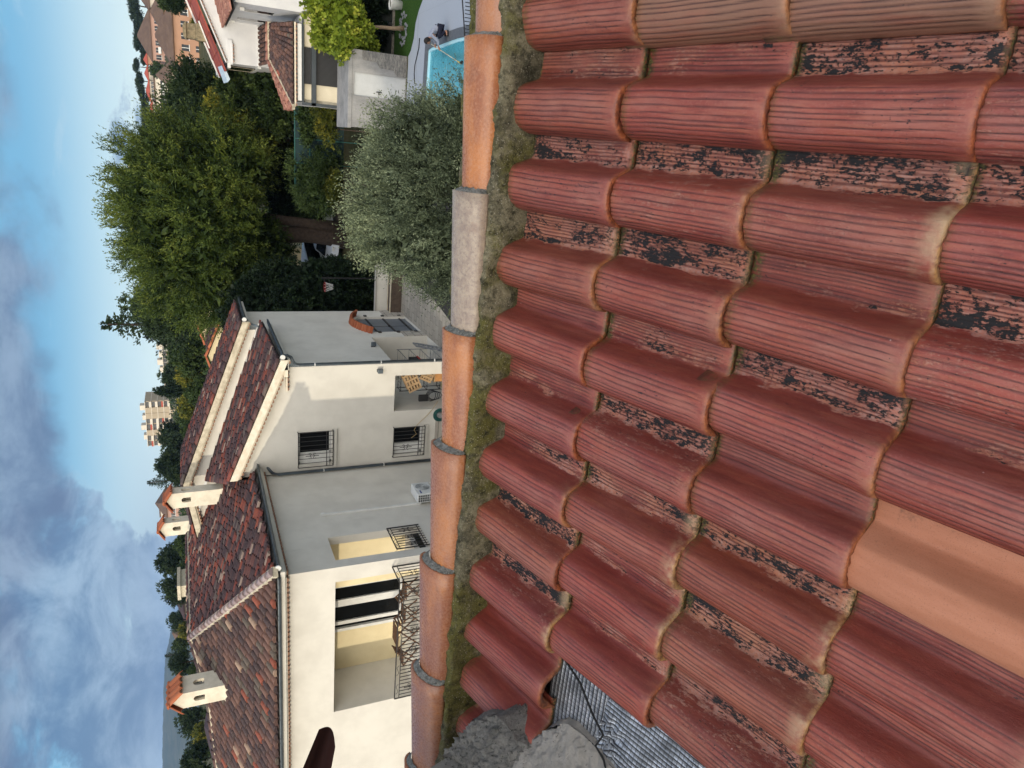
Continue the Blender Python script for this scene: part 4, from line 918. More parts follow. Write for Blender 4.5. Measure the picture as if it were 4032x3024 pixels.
# ================================================================== POOL WALL AND WHITE HOUSE ON THE RIGHT
k = MT('weathered_concrete', .9, .15); p = k.gen(); c = k.mix(k.ramp(k.noise(k.map(p, (1, 1, .4)), 2.2, 6, .65), .35, .7), (.30, .295, .29), (.20, .20, .20)); k.col(k.mix(k.ramp(k.noise(p, 14, 4, .7), .5, .75, 0, .4), c, (.36, .35, .33))); k.bump(k.noise(p, 30, 4, .6), .3, .01); M_CONC = k.m
PW = thing('pool_house', 'grey concrete pool shed with a flat roof and a white door beside the pool', 'shed', (1.8, 31.5, G))
q = MB(); q.holed(rect(1, 30.8, .3, 3.2, G, 1.72), [rect(1, 30.8, 1.50, 2.36, G+.02, 1.69-.05)], (0, .2, 0)); q.box(3.0, 3.2, 31.0, 33.1, G, 1.72); q.box(.3, .5, 31.0, 33.1, G, 1.72); q.box(.5, 3.0, 32.9, 33.1, G, 1.72); q.build('wall', M_CONC, PW)
q = MB(); q.box(.25, 3.22, 30.77, 33.12, 1.72, 1.87); q.build('flat_roof', M_CONC, PW, bevel=.01)
q = MB(); q.box(1.50, 2.36, 30.86, 30.90, G+.02, 1.64); dr = q.build('door', plain('grey_white_door', (.47, .48, .48), (.43, .44, .44), 3, .5), PW); q = MB(); q.box(1.60, 1.72, 30.80, 30.85, .60, .63); q.box(1.70, 1.73, 30.80, 30.85, .50, .72); q.build('handle', M_BLACK, dr)
k = MT('slate_cladding', .9, .2); p = k.gen(); sx = k.node('ShaderNodeSeparateXYZ', {0: p}).outputs; cx_ = k.node('ShaderNodeCombineXYZ', {0: sx[0], 1: sx[2], 2: 0.0}).outputs[0]
br = k.node('ShaderNodeTexBrick', {'Vector': cx_, 'Scale': 1.0, 'Mortar Size': .006, 'Color1': (.30, .29, .27, 1), 'Color2': (.13, .13, .13, 1), 'Mortar': (.04, .04, .04, 1), 'Brick Width': .26, 'Row Height': .045})
k.col(k.mix(.5, br.outputs[0], k.mix(k.ramp(k.noise(k.map(p, (1, 1, 6)), 6, 4, .7), .4, .6), (.10, .10, .10), (.32, .30, .27)))); k.bump(br.outputs[1], .5, .02); M_SLATE = k.m
q = MB(); q.prism([(3.19, 30.78, G), (3.19, 30.78, 1.35), (2.85, 30.78, 1.3), (2.82, 30.78, .75), (2.62, 30.78, .6), (2.6, 30.78, .05), (2.4, 30.78, -.1), (2.4, 30.78, G)], (0, .018, 0)); q.build('stone_cladding', M_SLATE, PW)
WH = thing('house', 'white house beyond the pool with red roof, slit windows and a glazed garden room', 'house', (5, 36, G))
M_W2 = plaster('bright_white_render', (.60, .60, .60), (.53, .53, .54), 1)
M_CREAM2 = plain('cream_paint', (.70, .64, .50), (.64, .58, .45), 2, .8)
M_ANTH = plain('anthracite_metal', (.055, .065, .075), (.045, .055, .062), 3, .4, .5)
M_SLAT = MT('dark_slats', .6, .3); p = M_SLAT.gen(); sx = M_SLAT.node('ShaderNodeSeparateXYZ', {0: p}).outputs; wv = M_SLAT.math('SINE', M_SLAT.math('MULTIPLY', sx[0], 140.0)); M_SLAT.col(M_SLAT.mix(M_SLAT.ramp(wv, -.2, .3), (.012, .012, .013), (.05, .052, .056))); M_SLAT = M_SLAT.m
q = MB(); q.box(1.12, 4.5, 33.7, 33.9, G, 3.2); q.build('garden_room_wall', M_CREAM2, WH); q = MB(); q.box(1.02, 1.12, 33.55, 36, G, 3.2); q.box(1.12, 4.5, 33.9, 36.5, 3.2, 3.3); q.build('garden_room_side', M_W2, WH)
f = MB(); f.box(1.0, 4.6, 33.42, 33.56, 2.70, 2.88); f.box(1.0, 4.6, 33.42, 33.54, 3.2, 3.26); f.box(1.0, 1.12, 33.42, 33.55, G, 3.2); f.box(4.5, 4.62, 33.42, 33.55, G, 3.2); f.box(1.0, 4.6, 33.42, 33.54, 1.6, 1.75); gr_ = f.build('glazing_frame', M_ANTH, WH)
g = MB(); g.box(1.86, 3.28, 33.60, 33.63, 2.88, 3.16); g.box(1.86, 3.26, 33.60, 33.63, 1.75, 2.70); g.build('slatted_blind', M_SLAT, gr_)
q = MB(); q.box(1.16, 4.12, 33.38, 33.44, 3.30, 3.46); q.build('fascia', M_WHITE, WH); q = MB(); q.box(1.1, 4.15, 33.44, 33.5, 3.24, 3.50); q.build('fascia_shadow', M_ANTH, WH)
canal_roof('garden_room_roof', M_OLDT2, WH, ((.85, 33.3, 3.62), (4.18, 33.3, 3.62), (2.75, 35.4, 4.33), (4.2, 35.4, 4.33)), sp=.23, rl=.36, r=.085, seed=21, redness=.25)
M_PINKT = tint_mat('pink_barrel_tiles', [(0, (.28, .13, .10)), (.3, (.34, .16, .12)), (.6, (.24, .11, .085)), (.85, (.40, .22, .16))], .8, .25)
canal_roof('garden_room_roof', M_PINKT, WH, ((.80, 36.0, 3.62), (.80, 33.3, 3.62), (2.75, 36.0, 4.33), (2.75, 35.4, 4.33)), sp=.23, rl=.36, r=.085, seed=22)
cap_row('hip_caps', M_PINKT, WH, [(.85, 33.28, 3.68), (2.75, 35.4, 4.41), (4.25, 35.4, 4.41)], r=.10, mortar=M_FASC)
genoise(WH, (.9, 33.42, 3.60), (4.15, 33.42, 3.60), (0, -1.2, 0), M_VERG, rows=1)
q = MB(); q.add([(.85, 33.3, 3.58), (4.2, 33.3, 3.58), (4.2, 35.4, 4.29), (2.75, 35.4, 4.29), (.8, 36, 3.58), (2.75, 36, 4.26)], [(0, 1, 2, 3), (0, 3, 5, 4)]); q.build('roof_deck', M_UNDER, WH, fix=False)
# wing with two slit windows: its left face looks at us obliquely
wx = 4.56; GB = 39.8
q = MB(); q.holed(rect(0, wx, 33.5, GB, G, 5.9), [rect(0, wx, 34.95, 35.80, 4.2, 5.46), rect(0, wx, 37.95, 38.80, 4.2, 5.46)], (.3, 0, 0)); q.box(wx+.302, 12, 33.5, 33.8, G, 5.9); q.box(wx+.302, 12, 33.8, GB, 5.6, 5.85)
q.build('wing_wall', M_W2, WH)
for y_ in (34.95, 37.95):
    q = MB(); q.box(wx+.015, wx+.05, y_, y_+.85, 4.2, 5.46); so = q.build('slit_window', M_GLASS, WH); q = MB(); q.box(wx-.004, wx+.012, y_, y_+.85, 4.2, 4.24); q.box(wx-.004, wx+.012, y_, y_+.04, 4.2, 5.46); q.build('frame', M_ANTH, so)
q = MB(); q.box(wx-.14, wx-.02, 34.5, 34.7, 5.42, 5.60); q.build('wall_lamp_head', M_WHITE, WH); q = MB(); q.box(wx-.12, wx-.02, 39.2, 39.4, 5.50, 5.66); q.build('wall_lamp_head', M_WHITE, WH)
canal_roof('wing_roof', M_PINKT, WH, ((wx-.30, 33.1, 5.95), (wx-.30, 39.9, 5.95), (8.5, 33.1, 7.05), (8.5, 39.9, 7.05)), sp=.23, rl=.36, r=.085, seed=23)
q = MB(); q.add([(wx-.30, 33.1, 5.88), (wx-.30, 39.9, 5.88), (8.5, 39.9, 6.98), (8.5, 33.1, 6.98)], [(0, 1, 2, 3)]); q.build('roof_deck', M_UNDER, WH, fix=False)
# main gable
q = MB(); q.prism([(2.72, GB, G), (12, GB, G), (12, GB, 8.9), (8.6, GB, 8.35), (5.26, GB, 6.97), (2.72, GB, 5.92)], (0, .3, 0)); q.box(2.72, 3.0, GB+.3, 52, G, 5.9); q.build('gable_wall', M_W2, WH)
q = MB(); q.box(2.66, 3.75, GB-.08, GB, 5.62, 5.84); q.build('kneeler', M_W2, WH); genoise(WH, (2.72, GB, 5.95), (8.6, GB, 8.36), (0, -1.3, 0), M_W2, rows=1); genoise(WH, (2.72, GB-.02, 5.66), (3.6, GB-.02, 5.66), (0, -1.1, 0), M_W2, rows=1)
M_REDTT = tint_mat('red_flat_tiles', [(0, (.28, .060, .045)), (.35, (.33, .072, .048)), (.7, (.23, .05, .038)), (.9, (.36, .10, .06))], .8, .25)
q = MB()
for j in range(8):
    for i in range(7):
        s0, s1 = i/7, (i+1)/7-.012; a0 = (2.35+6.5*j/8, 5.90+2.66*j/8); a1 = (2.35+6.5*(j+1)/8, 5.90+2.66*(j+1)/8); q.cc = random.random()
        y0 = GB-.15+6.0*s0; y1 = GB-.15+6.0*s1
        q.add([(a0[0], y0, a0[1]+.09), (a0[0], y1, a0[1]+.09), (a1[0], y1, a1[1]+.06), (a1[0], y0, a1[1]+.06), (a0[0], y0, a0[1]+.02), (a0[0], y1, a0[1]+.02), (a1[0], y1, a1[1]+.02), (a1[0], y0, a1[1]+.02)], [(0, 1, 2, 3), (0, 4, 5, 1), (0, 3, 7, 4), (1, 5, 6, 2)])
q.build('main_roof', M_REDTT, WH, fix=False)
q = MB(); q.bar((2.3, GB+5.9, 5.98), (8.8, GB+5.9, 8.68), .16, .08); q.build('verge_flashing', M_WHITE, WH)
M_OLDST = plain('stained_stone', (.26, .22, .14), (.13, .115, .075), 6, .95, bump=.5)
q = MB(); c_ = at(775, 127, 1, GB+3.4); q.box(c_[0]-.40, c_[0]+.40, GB+3.1, GB+3.7, c_[2]-.9, c_[2]+.05); q.box(c_[0]-.36, c_[0]+.36, GB+3.14, GB+3.66, c_[2]+.05, c_[2]+.50); ch_ = q.build('chimney', M_OLDST, WH, bevel=.03)
q = MB(); q.prism([(c_[0]-.44, GB+3.05, c_[2]+.50), (c_[0]+.44, GB+3.05, c_[2]+.50), (c_[0]+.2, GB+3.05, c_[2]+.66), (c_[0]-.25, GB+3.05, c_[2]+.64)], (0, .7, 0)); q.build('cap', M_OLDST, ch_)
q = MB(); q.bar((c_[0]-.7, GB+3.1, c_[2]-.55), (c_[0]+.5, GB+3.1, c_[2]-.10), .16, .06); q.build('flashing', M_WHITE, ch_)
# left face: window with white frame, awning
xl = 2.72
q = MB(); q.box(xl-.08, xl, GB+.2, 50, 4.30, 4.46); q.box(xl-.22, xl, GB-.1, 52, 5.72, 5.86); q.build('white_trim', M_WHITE, WH)
w = MB(); w.box(xl-.04, xl-.005, 41.4, 49.2, 4.46, 5.66); wo = w.build('window', M_GLASS, WH); f = MB()
for y_ in (41.4, 43.9, 46.5, 49.1): f.box(xl-.05, xl-.04, y_, y_+.14, 4.46, 5.66)
f.box(xl-.05, xl-.04, 41.4, 49.2, 4.44, 4.52); f.box(xl-.05, xl-.04, 41.4, 49.2, 5.60, 5.68); f.build('frame', M_FASC, wo)
aw = MB(); p0, p1, p2, p3 = at(873, 258, 1, 40.5), at(884, 262, 1, 40.5), at(906, 312, 1, 40.5), at(897, 324, 1, 40.5)
aw.prism([p0, p1, p2, p3], (0, 1.4, .12)); aw.build('awning', plain('pale_blue_awning', (.50, .60, .68), (.36, .46, .55), 6, .6), WH)
# lean-to roof in small red tiles
canal_roof('lean_to_roof', M_OLDT2, WH, ((2.72, 37.4, 4.13), (4.5, 37.4, 4.13), (2.72, GB-.05, 4.37), (4.5, GB-.05, 4.37)), sp=.2, rl=.3, r=.07, seed=27, redness=.6)
q = MB(); q.box(2.72, 4.5, GB-.09, GB-.003, 4.38, 4.48); q.build('flashing', M_WHITE, WH)
q = MB(); q.box(2.75, 4.5, 37.5, GB-.1, 3.2, 4.02); q.build('lean_to_wall', M_W2, WH)
# pool edge fence at the frame edge
t_ = thing('fence', 'dark metal ladder-like railing on the pool deck at the right edge of the pool', 'railing', (4.0, 23.9, G)); q = MB()
F0, F1_ = at(1868, -30, 2, G), at(1862, 148, 2, G)
for (a_p, b_p) in ((F0, F1_),):
    a_p, b_p = np.array(a_p), np.array(b_p); q.bar(a_p+[0, 0, .08], b_p+[0, 0, .08], .03); q.bar(a_p+[0, 0, .42], b_p+[0, 0, .27], .03)
    for i in range(13): e = a_p+(b_p-a_p)*i/12; q.bar(e, e+[0, 0, .29], .022)
q.build('rail', M_BLACK, t_, fix=False)
# ---------------- garden fence in dark green sheeting
t_ = thing('fence', 'dark green sheeted garden fence behind the round bush', 'fence', (-.5, 38, G)); M_TEAL = plain('green_sheeting', (.012, .035, .038), (.008, .024, .027), 2, .7); M_TEAL2 = plain('green_post', (.03, .12, .11), (.025, .10, .09), 2, .5)
for i in range(4):
    q = MB(); q.box(-2.7+i*1.15, -1.6+i*1.15, 38, 38.03, .6, 2.96); q.build('panel', M_TEAL, t_)
for i in range(5):
    q = MB(); q.box(-2.75+i*1.15, -2.70+i*1.15, 37.97, 38.05, G, 3.0); q.build('post', M_TEAL2, t_)
q = MB(); q.box(-2.7, 1.9, 37.97, 38.02, 2.97, 3.01); q.build('rail', M_TEAL2, t_); q = MB(); q.box(-2.7, 1.9, 37.97, 37.99, 2.25, 2.29); q.build('rail', M_TEAL2, t_)
# dark ivy-grown wall behind the lawn
t_ = thing('wall', 'dark ivy-covered boundary wall behind the lawn and small tree', 'wall', (6, 33.2, G)); q = MB(); q.box(3.22, 4.5, 33.25, 33.4, G, 2.6); q.box(4.7, 9, 33.1, 33.3, G, 2.9); q.build('wall', plain('dark_wall', (.03, .035, .03), (.02, .022, .02), 3, .95), t_)
q = MB(); q.box(3.3, 9, 32.95, 33.03, G, G+.10); q.build('kerb', M_QUOIN, t_)
# ================================================================== THE TOWN
M_TOWNW = plain('town_glass', (.04, .045, .05), (.02, .02, .022), 1, .3)
def block(name, label, cat, Xt, Yl, Yr, b, hgt, depth, wall, roof=None, rows=2, cols=4, wsize=(1.1, 1.3), hip=1.6, group=None, balc=False, eave=.6, flat=False, wfr=M_WHITE, first=1.2, roofd=None):
    """far building; Xt = photo row of its eaves, Yl/Yr = its left/right ends in the photo, at depth b"""
    L, Rr = at(Xt, Yl, 1, b), at(Xt, Yr, 1, b); x0, x1 = L[0], Rr[0]; zt = (L[2]+Rr[2])/2; zb = zt-hgt
    t = thing(name, label, cat, ((x0+x1)/2, b, zb), group)
    wq = MB(); wq.box(x0, x1, b, b+depth, zb-3, zt); wq.build('wall', wall, t)
    if flat:
        r = MB(); r.box(x0-.3, x1+.3, b-.3, b+depth+.3, zt, zt+.5); r.build('roof', roof, t)
    else:
        r = MB(); rz = zt+hip; e = eave; i0 = min(depth/2, (x1-x0)/2)*.95
        v = [(x0-e, b-e, zt), (x1+e, b-e, zt), (x1+e, b+depth+e, zt), (x0-e, b+depth+e, zt), (x0+i0, b+depth/2, rz), (x1-i0, b+depth/2, rz)]
        r.add(v, [(0, 1, 5, 4), (1, 2, 5), (2, 3, 4, 5), (3, 0, 4), (0, 3, 2, 1)]); r.add([(a, c, z-.25) for a, c, z in v[:4]]+v[:4], [(0, 1, 5, 4), (1, 2, 6, 5), (2, 3, 7, 6), (3, 0, 4, 7)]); r.build('roof', roof, t)
    for j in range(rows):
        for i in range(cols):
            cx = x0+(x1-x0)*(i+.5)/cols; cz = zt-first-1.4-j*2.9
            if random.random() < .12 and not balc: continue
            if balc and i % 2:
                w = MB(); w.box(cx-(x1-x0)/cols*.46, cx+(x1-x0)/cols*.46, b-.9, b-.01, cz-.9, cz+.05); w.build('balcony', wfr, t)
            w = MB(); w.box(cx-wsize[0]/2, cx+wsize[0]/2, b-.04, b-.01, cz-wsize[1]/2, cz+wsize[1]/2); wo = w.build('window', M_TOWNW, t)
            f = MB(); f.box(cx-.06, cx+.06, b-.08, b-.05, cz-wsize[1]/2, cz+wsize[1]/2); f.box(cx-wsize[0]/2-.12, cx+wsize[0]/2+.12, b-.10, b-.05, cz-wsize[1]/2-.15, cz-wsize[1]/2); f.build('frame', wfr, wo)
    return t
M_TO = plain('orange_render', (.40, .235, .155), (.35, .205, .135), .3, .9); M_TP = plain('pink_render', (.42, .26, .205), (.37, .23, .18), .3, .9); M_TW = plain('pale_render', (.62, .56, .47), (.54, .49, .41), .3, .9)
M_RB = plain('brown_tiles', (.13, .085, .062), (.10, .065, .05), .5, .9, bump=.5, bscale=3, bdist=.1); M_RR = plain('red_tiles', (.40, .09, .055), (.32, .07, .045), .5, .9, bump=.5, bscale=3, bdist=.1)
block('apartment_building', 'orange rendered apartment house with wide brown hip roof above the white house', 'building', 677, 250, 18, 190, 8, 14, M_TO, M_RB, 2, 5, (1.3, 1.5), 3.6)
block('apartment_building', 'long pale apartment house with a brown roof left of the orange one', 'building', 672, 340, 252, 200, 8, 14, M_TW, M_RB, 2, 4, (1.2, 1.4), 3.4)
block('apartment_building', 'small yellowish block half hidden behind the orange apartment house', 'building', 640, 118, -40, 215, 8, 12, M_TO, M_RB, 1, 4, (1.3, 1.5), 3.0)
block('apartment_building', 'pink apartment block with white shuttered windows higher up the hill', 'building', 592, 236, 38, 340, 11, 18, M_TP, M_RB, 3, 7, (1.8, 1.9), 5.0, balc=True)
block('apartment_building', 'pale house at the frame edge with a pale gable', 'building', 585, 30, -60, 345, 10, 14, M_TW, M_RB, 2, 3, (1.8, 1.7), 3.5)
q0 = [('row_house', 'terraced house with an orange gable and tiled roof on the hill', 578, 252, 215, 400, M_TO, M_RR), ('row_house', 'terraced house with a bright red roof and white chimneys', 582, 315, 262, 410, M_TW, M_RR),
      ('row_house', 'long pale terraced row under one red roof', 588, 395, 318, 405, M_TW, M_RR), ('row_house', 'terraced house with red roof and pale gable right of the big conifer', 600, 452, 398, 400, M_TW, M_RR), ('row_house', 'last red-roofed terraced house just above the big conifer crown', 626, 545, 458, 380, M_TW, M_RR)]
for nm, lab, Xt, Yl, Yr, b, wm, rm in q0: block(nm, lab, 'house', Xt, Yl, Yr, b, 8, 9, wm, rm, 3, max(2, int((Yl-Yr)/14)), (1.4, 1.6), 1.7, group='red-roofed terraces on the hill', first=.3)
block('apartment_building', 'pale low block with balconies under the hill-top pines', 'building', 612, 420, 290, 330, 9, 10, M_TW, M_RB, 2, 8, (1.5, 1.5), 2.0, balc=True, flat=True)
block('house', 'small grey flat-roofed building with an aerial at the crown edge of the big conifer', 'house', 512, 660, 618, 230, 10, 8, M_FASC, M_FASC, 1, 2, (1, 1.2), 1, flat=True)
# concrete tower blocks to the left, beyond the gable
def tower(label, Xt, Yl, Yr, b, floors, depth, bays, col, pent=True):
    L, Rr = at(Xt, Yl, 1, b), at(Xt, Yr, 1, b); x0, x1 = L[0], Rr[0]; zt = (L[2]+Rr[2])/2; zb = zt-floors*2.9
    t = thing('tower_block', label, 'building', ((x0+x1)/2, b, zb), 'concrete tower blocks on the horizon')
    wq = MB(); wq.box(x0, x1, b+1.2, b+depth, zb-4, zt); wq.build('wall', col, t)
    for i in range(floors+1):
        s = MB(); s.box(x0-.1, x1+.1, b, b+depth+.1, zt-i*2.9-.28, zt-i*2.9); s.build('floor_slab', M_TW, t)
    n = bays; ww = (x1-x0)/n; rg = random.Random(int(abs(Yl)))
    for i in range(n):
        kind = rg.random()
        if kind < .45: s = MB(); s.box(x0+i*ww, x0+(i+1)*ww-.15, b+.1, b+1.15, zb-4, zt-.3); s.build('wall_panel', col, t)
        else:
            for j in range(floors):
                s = MB(); s.box(x0+i*ww+.2, x0+(i+1)*ww-.4, b+1.12, b+1.18, zt-j*2.9-2.4, zt-j*2.9-.5); s.build('window', M_TOWNW, t)
                s = MB(); s.box(x0+i*ww, x0+(i+1)*ww-.1, b+.05, b+.15, zt-j*2.9-2.95, zt-j*2.9-2.0); s.build('balcony', M_TW if (i+j) % 3 else M_RR, t)
    if pent:
        for i in range(4):
            s = MB(); xx = x0+(x1-x0)*(.12+.22*i); s.box(xx, xx+2.6, b+3, b+7, zt, zt+1.6+.9*(i % 2)); s.build('rooftop_hut', M_TW, t)
    return t
M_CON1 = plain('tan_concrete', (.40, .33, .24), (.35, .29, .21), .2, .9); M_CON2 = plain('grey_concrete', (.33, .31, .27), (.27, .26, .23), .2, .9)
tower('tall tan tower block with rooftop huts and stacked balconies', 575, 1760, 1583, 390, 9, 16, 8, M_CON1)
tower('lower grey slab adjoining the tall tower on its right', 661, 1583, 1560, 392, 5, 12, 2, M_CON2, False)
tower('long grey slab block with bands of windows left of the big conifer', 640, 1490, 1352, 380, 4, 14, 9, M_CON2)
tower('small orange-tan block end beside the long grey slab block', 646, 1520, 1492, 378, 3, 12, 2, M_CON1, False)
block('house', 'house with pink walls and brown roofs seen between the two white chimneys', 'building', 655, 2040, 1985, 300, 12, 16, M_TP, M_RB, 3, 4, (1.5, 1.6), 4.5)
block('house', 'pale square tower house above the pink one between the chimneys', 'building', 632, 2034, 2000, 330, 14, 8, M_TW, M_RB, 3, 2, (1.5, 1.6), .8, flat=True)
block('house', 'cream gabled house end peeping over the neighbour\'s ridge', 'house', 722, 2420, 2378, 120, 5, 8, M_TW, M_OLDT, 0, 2, (1, 1.2), 1.6)
block('house', 'small pale dormer block with a pale blind over the ridge', 'house', 712, 2352, 2308, 110, 5, 5, M_FASC, M_FASC, 1, 1, (1.1, 1.0), .5, flat=True)
block('house', 'pink garden house behind trees above the left roof edge', 'house', 705, 2535, 2505, 150, 4, 6, M_TP, M_RB, 1, 1, (1.1, 1.0), 1.5)
block('house', 'low white house at the left edge behind the roof slope', 'house', 842, 3000, 2890, 60, 3, 6, M_TW, M_OLDT, 1, 2, (.8, .8), .8)
# cream house with orange verge caps just behind the gable roof
CH = thing('house', 'cream house with orange capped verges seen just over the stepped gable roof', 'house', (-11.0, 46, 3))
def R1(x, y): return (500+x*.3617, 1200+y*.3617)
pts = [R1(770, 170), R1(880, 555), R1(930, 665), R1(1100, 700), R1(1100, 300), R1(1040, 170), R1(905, 60), R1(800, 65)]
bb = 46.0
pA, pB, pC = at(*R1(885, 555), 1, bb), at(*R1(1035, 175), 1, bb), at(*R1(935, 665), 1, bb)
q = MB(); q.prism([pA, pB, (pB[0], bb, 2), (pC[0], bb, 2), pC], (0, .3, 0)); q.build('wall', M_CREAM, CH)
pD = at(*R1(775, 175), 1, bb+5); pE = at(*R1(870, 420), 1, bb+5); q = MB(); q.prism([pE, pD, (pD[0]+1.4, bb+5, pD[2]-.4), (pD[0]+1.4, bb+5, 3), (pE[0], bb+5, 3)], (0, .3, 0)); q.build('wall', M_CREAM, CH)
cap_row('verge_caps', M_HOOD, CH, [tuple(pA+[0, -.1, .06]), tuple(pB+[0, -.1, .06])], r=.13, L=.6); cap_row('verge_caps', M_HOOD, CH, [tuple(pC+[0, -.1, .06]), tuple(pA+[0, -.1, .06])], r=.13, L=.6)
cap_row('verge_caps', M_HOOD, CH, [tuple(pE+[0, -.1, .06]), tuple(pD+[0, -.1, .06])], r=.13, L=.6)
pF = at(*R1(905, 80), 1, bb+4); canal_roof('roof', M_OLDT2, CH, (tuple(pB+[0, 0, 0]), tuple(pB+[0, 4.5, 0]), tuple(pA), tuple(pA+[0, 4.5, 0])), sp=.25, rl=.4, r=.09, seed=41)
# ---------------- far hills
k = MT('wooded_hill', .95, .05); p = k.gen(); c = k.mix(k.ramp(k.noise(p, .006, 6, .7), .4, .65), (.045, .06, .035), (.09, .095, .06)); c = k.mix(k.ramp(k.noise(p, .03, 5, .7), .58, .70, 0, .6), c, (.20, .18, .14)); k.col(c); k.bump(k.noise(p, .05, 6, .7), .8, 8); M_HILL = k.m
q = MB(); nx, ny = 150, 14; prof = [(3024+400, 640), (3024, 640), (2900, 640), (2700, 645), (2600, 650), (2500, 668), (2440, 690), (2380, 705), (2250, 715), (2000, 730), (1500, 745)]
vs = []; fs = []
for i in range(nx+1):
    Y = 3500-2100*i/nx
    Xr = np.interp(-Y, [-p_[0] for p_ in prof], [p_[1] for p_ in prof]); Xr += 3*mn.noise(Vector((Y*.02, 0, 0)))+2*mn.noise(Vector((Y*.08, 0, 5)))+1.2*mn.noise(Vector((Y*.3, 0, 5)))
    P1 = at(Xr, Y, 1, 3000.0)
    for j in range(ny+1):
        t = j/ny; d = P1*1.0; yy_ = 1500+1500*t; sc_ = yy_/3000; z = -10+(P1[2]+10)*(t**1.25)*(1+.12*mn.noise(Vector((i*.15, j*.5, 0)))*(1-t)); vs.append((P1[0]*sc_, yy_, z))
for i in range(nx):
    for j in range(ny): a = i*(ny+1)+j; fs.append((a, a+ny+1, a+ny+2, a+1))
q.add(vs, fs); struct(q.build('hill', M_HILL, smooth=True))
# ---------------- unseen block added behind the eye to keep our roof in shade
OCCLUDER = thing('apartment_building', 'unseen plain block added behind the viewer to shade the foreground roof', 'building', (5, -16, G)); q = MB(); q.box(-19, 40, -22, -14, G, 11.0); q.build('wall', M_RENDER, OCCLUDER); q = MB(); q.prism([(-19.4, -22.4, 11), (-19.4, -13.6, 11), (-19.4, -18, 12.4)], (59.8, 0, 0)); q.build('roof', M_RB, OCCLUDER)

# ---------------- the air: thin even haze that fades the hills
k = MT('haze'); 
for l in list(k.l): k.l.remove(l)
vo = k.node('ShaderNodeVolumePrincipled'); vo.inputs['Color'].default_value = (.42, .64, 1, 1); vo.inputs['Density'].default_value = 0.00010; vo.inputs['Anisotropy'].default_value = .1
k.l.new(vo.outputs[0], k.n['Material Output'].inputs['Volume']); q = MB(); q.box(-4010, 2510, -310, 4510, -30, 320); hz = q.build('haze', k.m); hz['kind'] = 'stuff'; hz['label'] = 'thin blue haze over the valley'
# ================================================================== VEGETATION
def leaf_mat(name, stops, trans=.25, rough=.6):
    k = MT(name, rough, .25); t = k.attr('tint')
    cr = k.node('ShaderNodeValToRGB', {0: t}); e = cr.color_ramp.elements
    while len(e) < len(stops): e.new(.5)
    for i, (q, c) in enumerate(stops): e[i].position = q; e[i].color = (*c, 1)
    k.col(cr.outputs[0]); tl = k.node('ShaderNodeBsdfTranslucent', {0: cr.outputs[0]}); mx = k.node('ShaderNodeMixShader', {0: trans, 1: k.b.outputs[0], 2: tl.outputs[0]})
    k.l.new(mx.outputs[0], k.n['Material Output'].inputs[0]); return k.m
def unit(v): return v/(np.linalg.norm(v, axis=-1, keepdims=True)+1e-9)
def leafmesh(name, mat, parent, P, D, L, Wd, T, rg):
    n = len(P); D = unit(D); S = unit(np.cross(D, rg.normal(size=(n, 3)))); L = L.reshape(-1, 1); Wd = Wd.reshape(-1, 1)
    V = np.stack([P, P+D*L*.45+S*Wd*.5, P+D*L, P+D*L*.45-S*Wd*.5], 1).reshape(-1, 3)
    me = bpy.data.meshes.new(name); me.vertices.add(4*n); me.vertices.foreach_set('co', V.astype(np.float32).ravel())
    me.loops.add(4*n); me.loops.foreach_set('vertex_index', np.arange(4*n, dtype=np.int32)); me.polygons.add(n)
    me.polygons.foreach_set('loop_start', np.arange(0, 4*n, 4, dtype=np.int32)); me.polygons.foreach_set('loop_total', np.full(n, 4, dtype=np.int32))
    a = me.attributes.new('tint', 'FLOAT', 'FACE'); a.data.foreach_set('value', np.clip(T, 0, 1).astype(np.float32)); me.update(); me.validate()
    me.materials.append(mat); o = bpy.data.objects.new(name, me); COL.objects.link(o)
    if parent: o.parent = parent
    return o
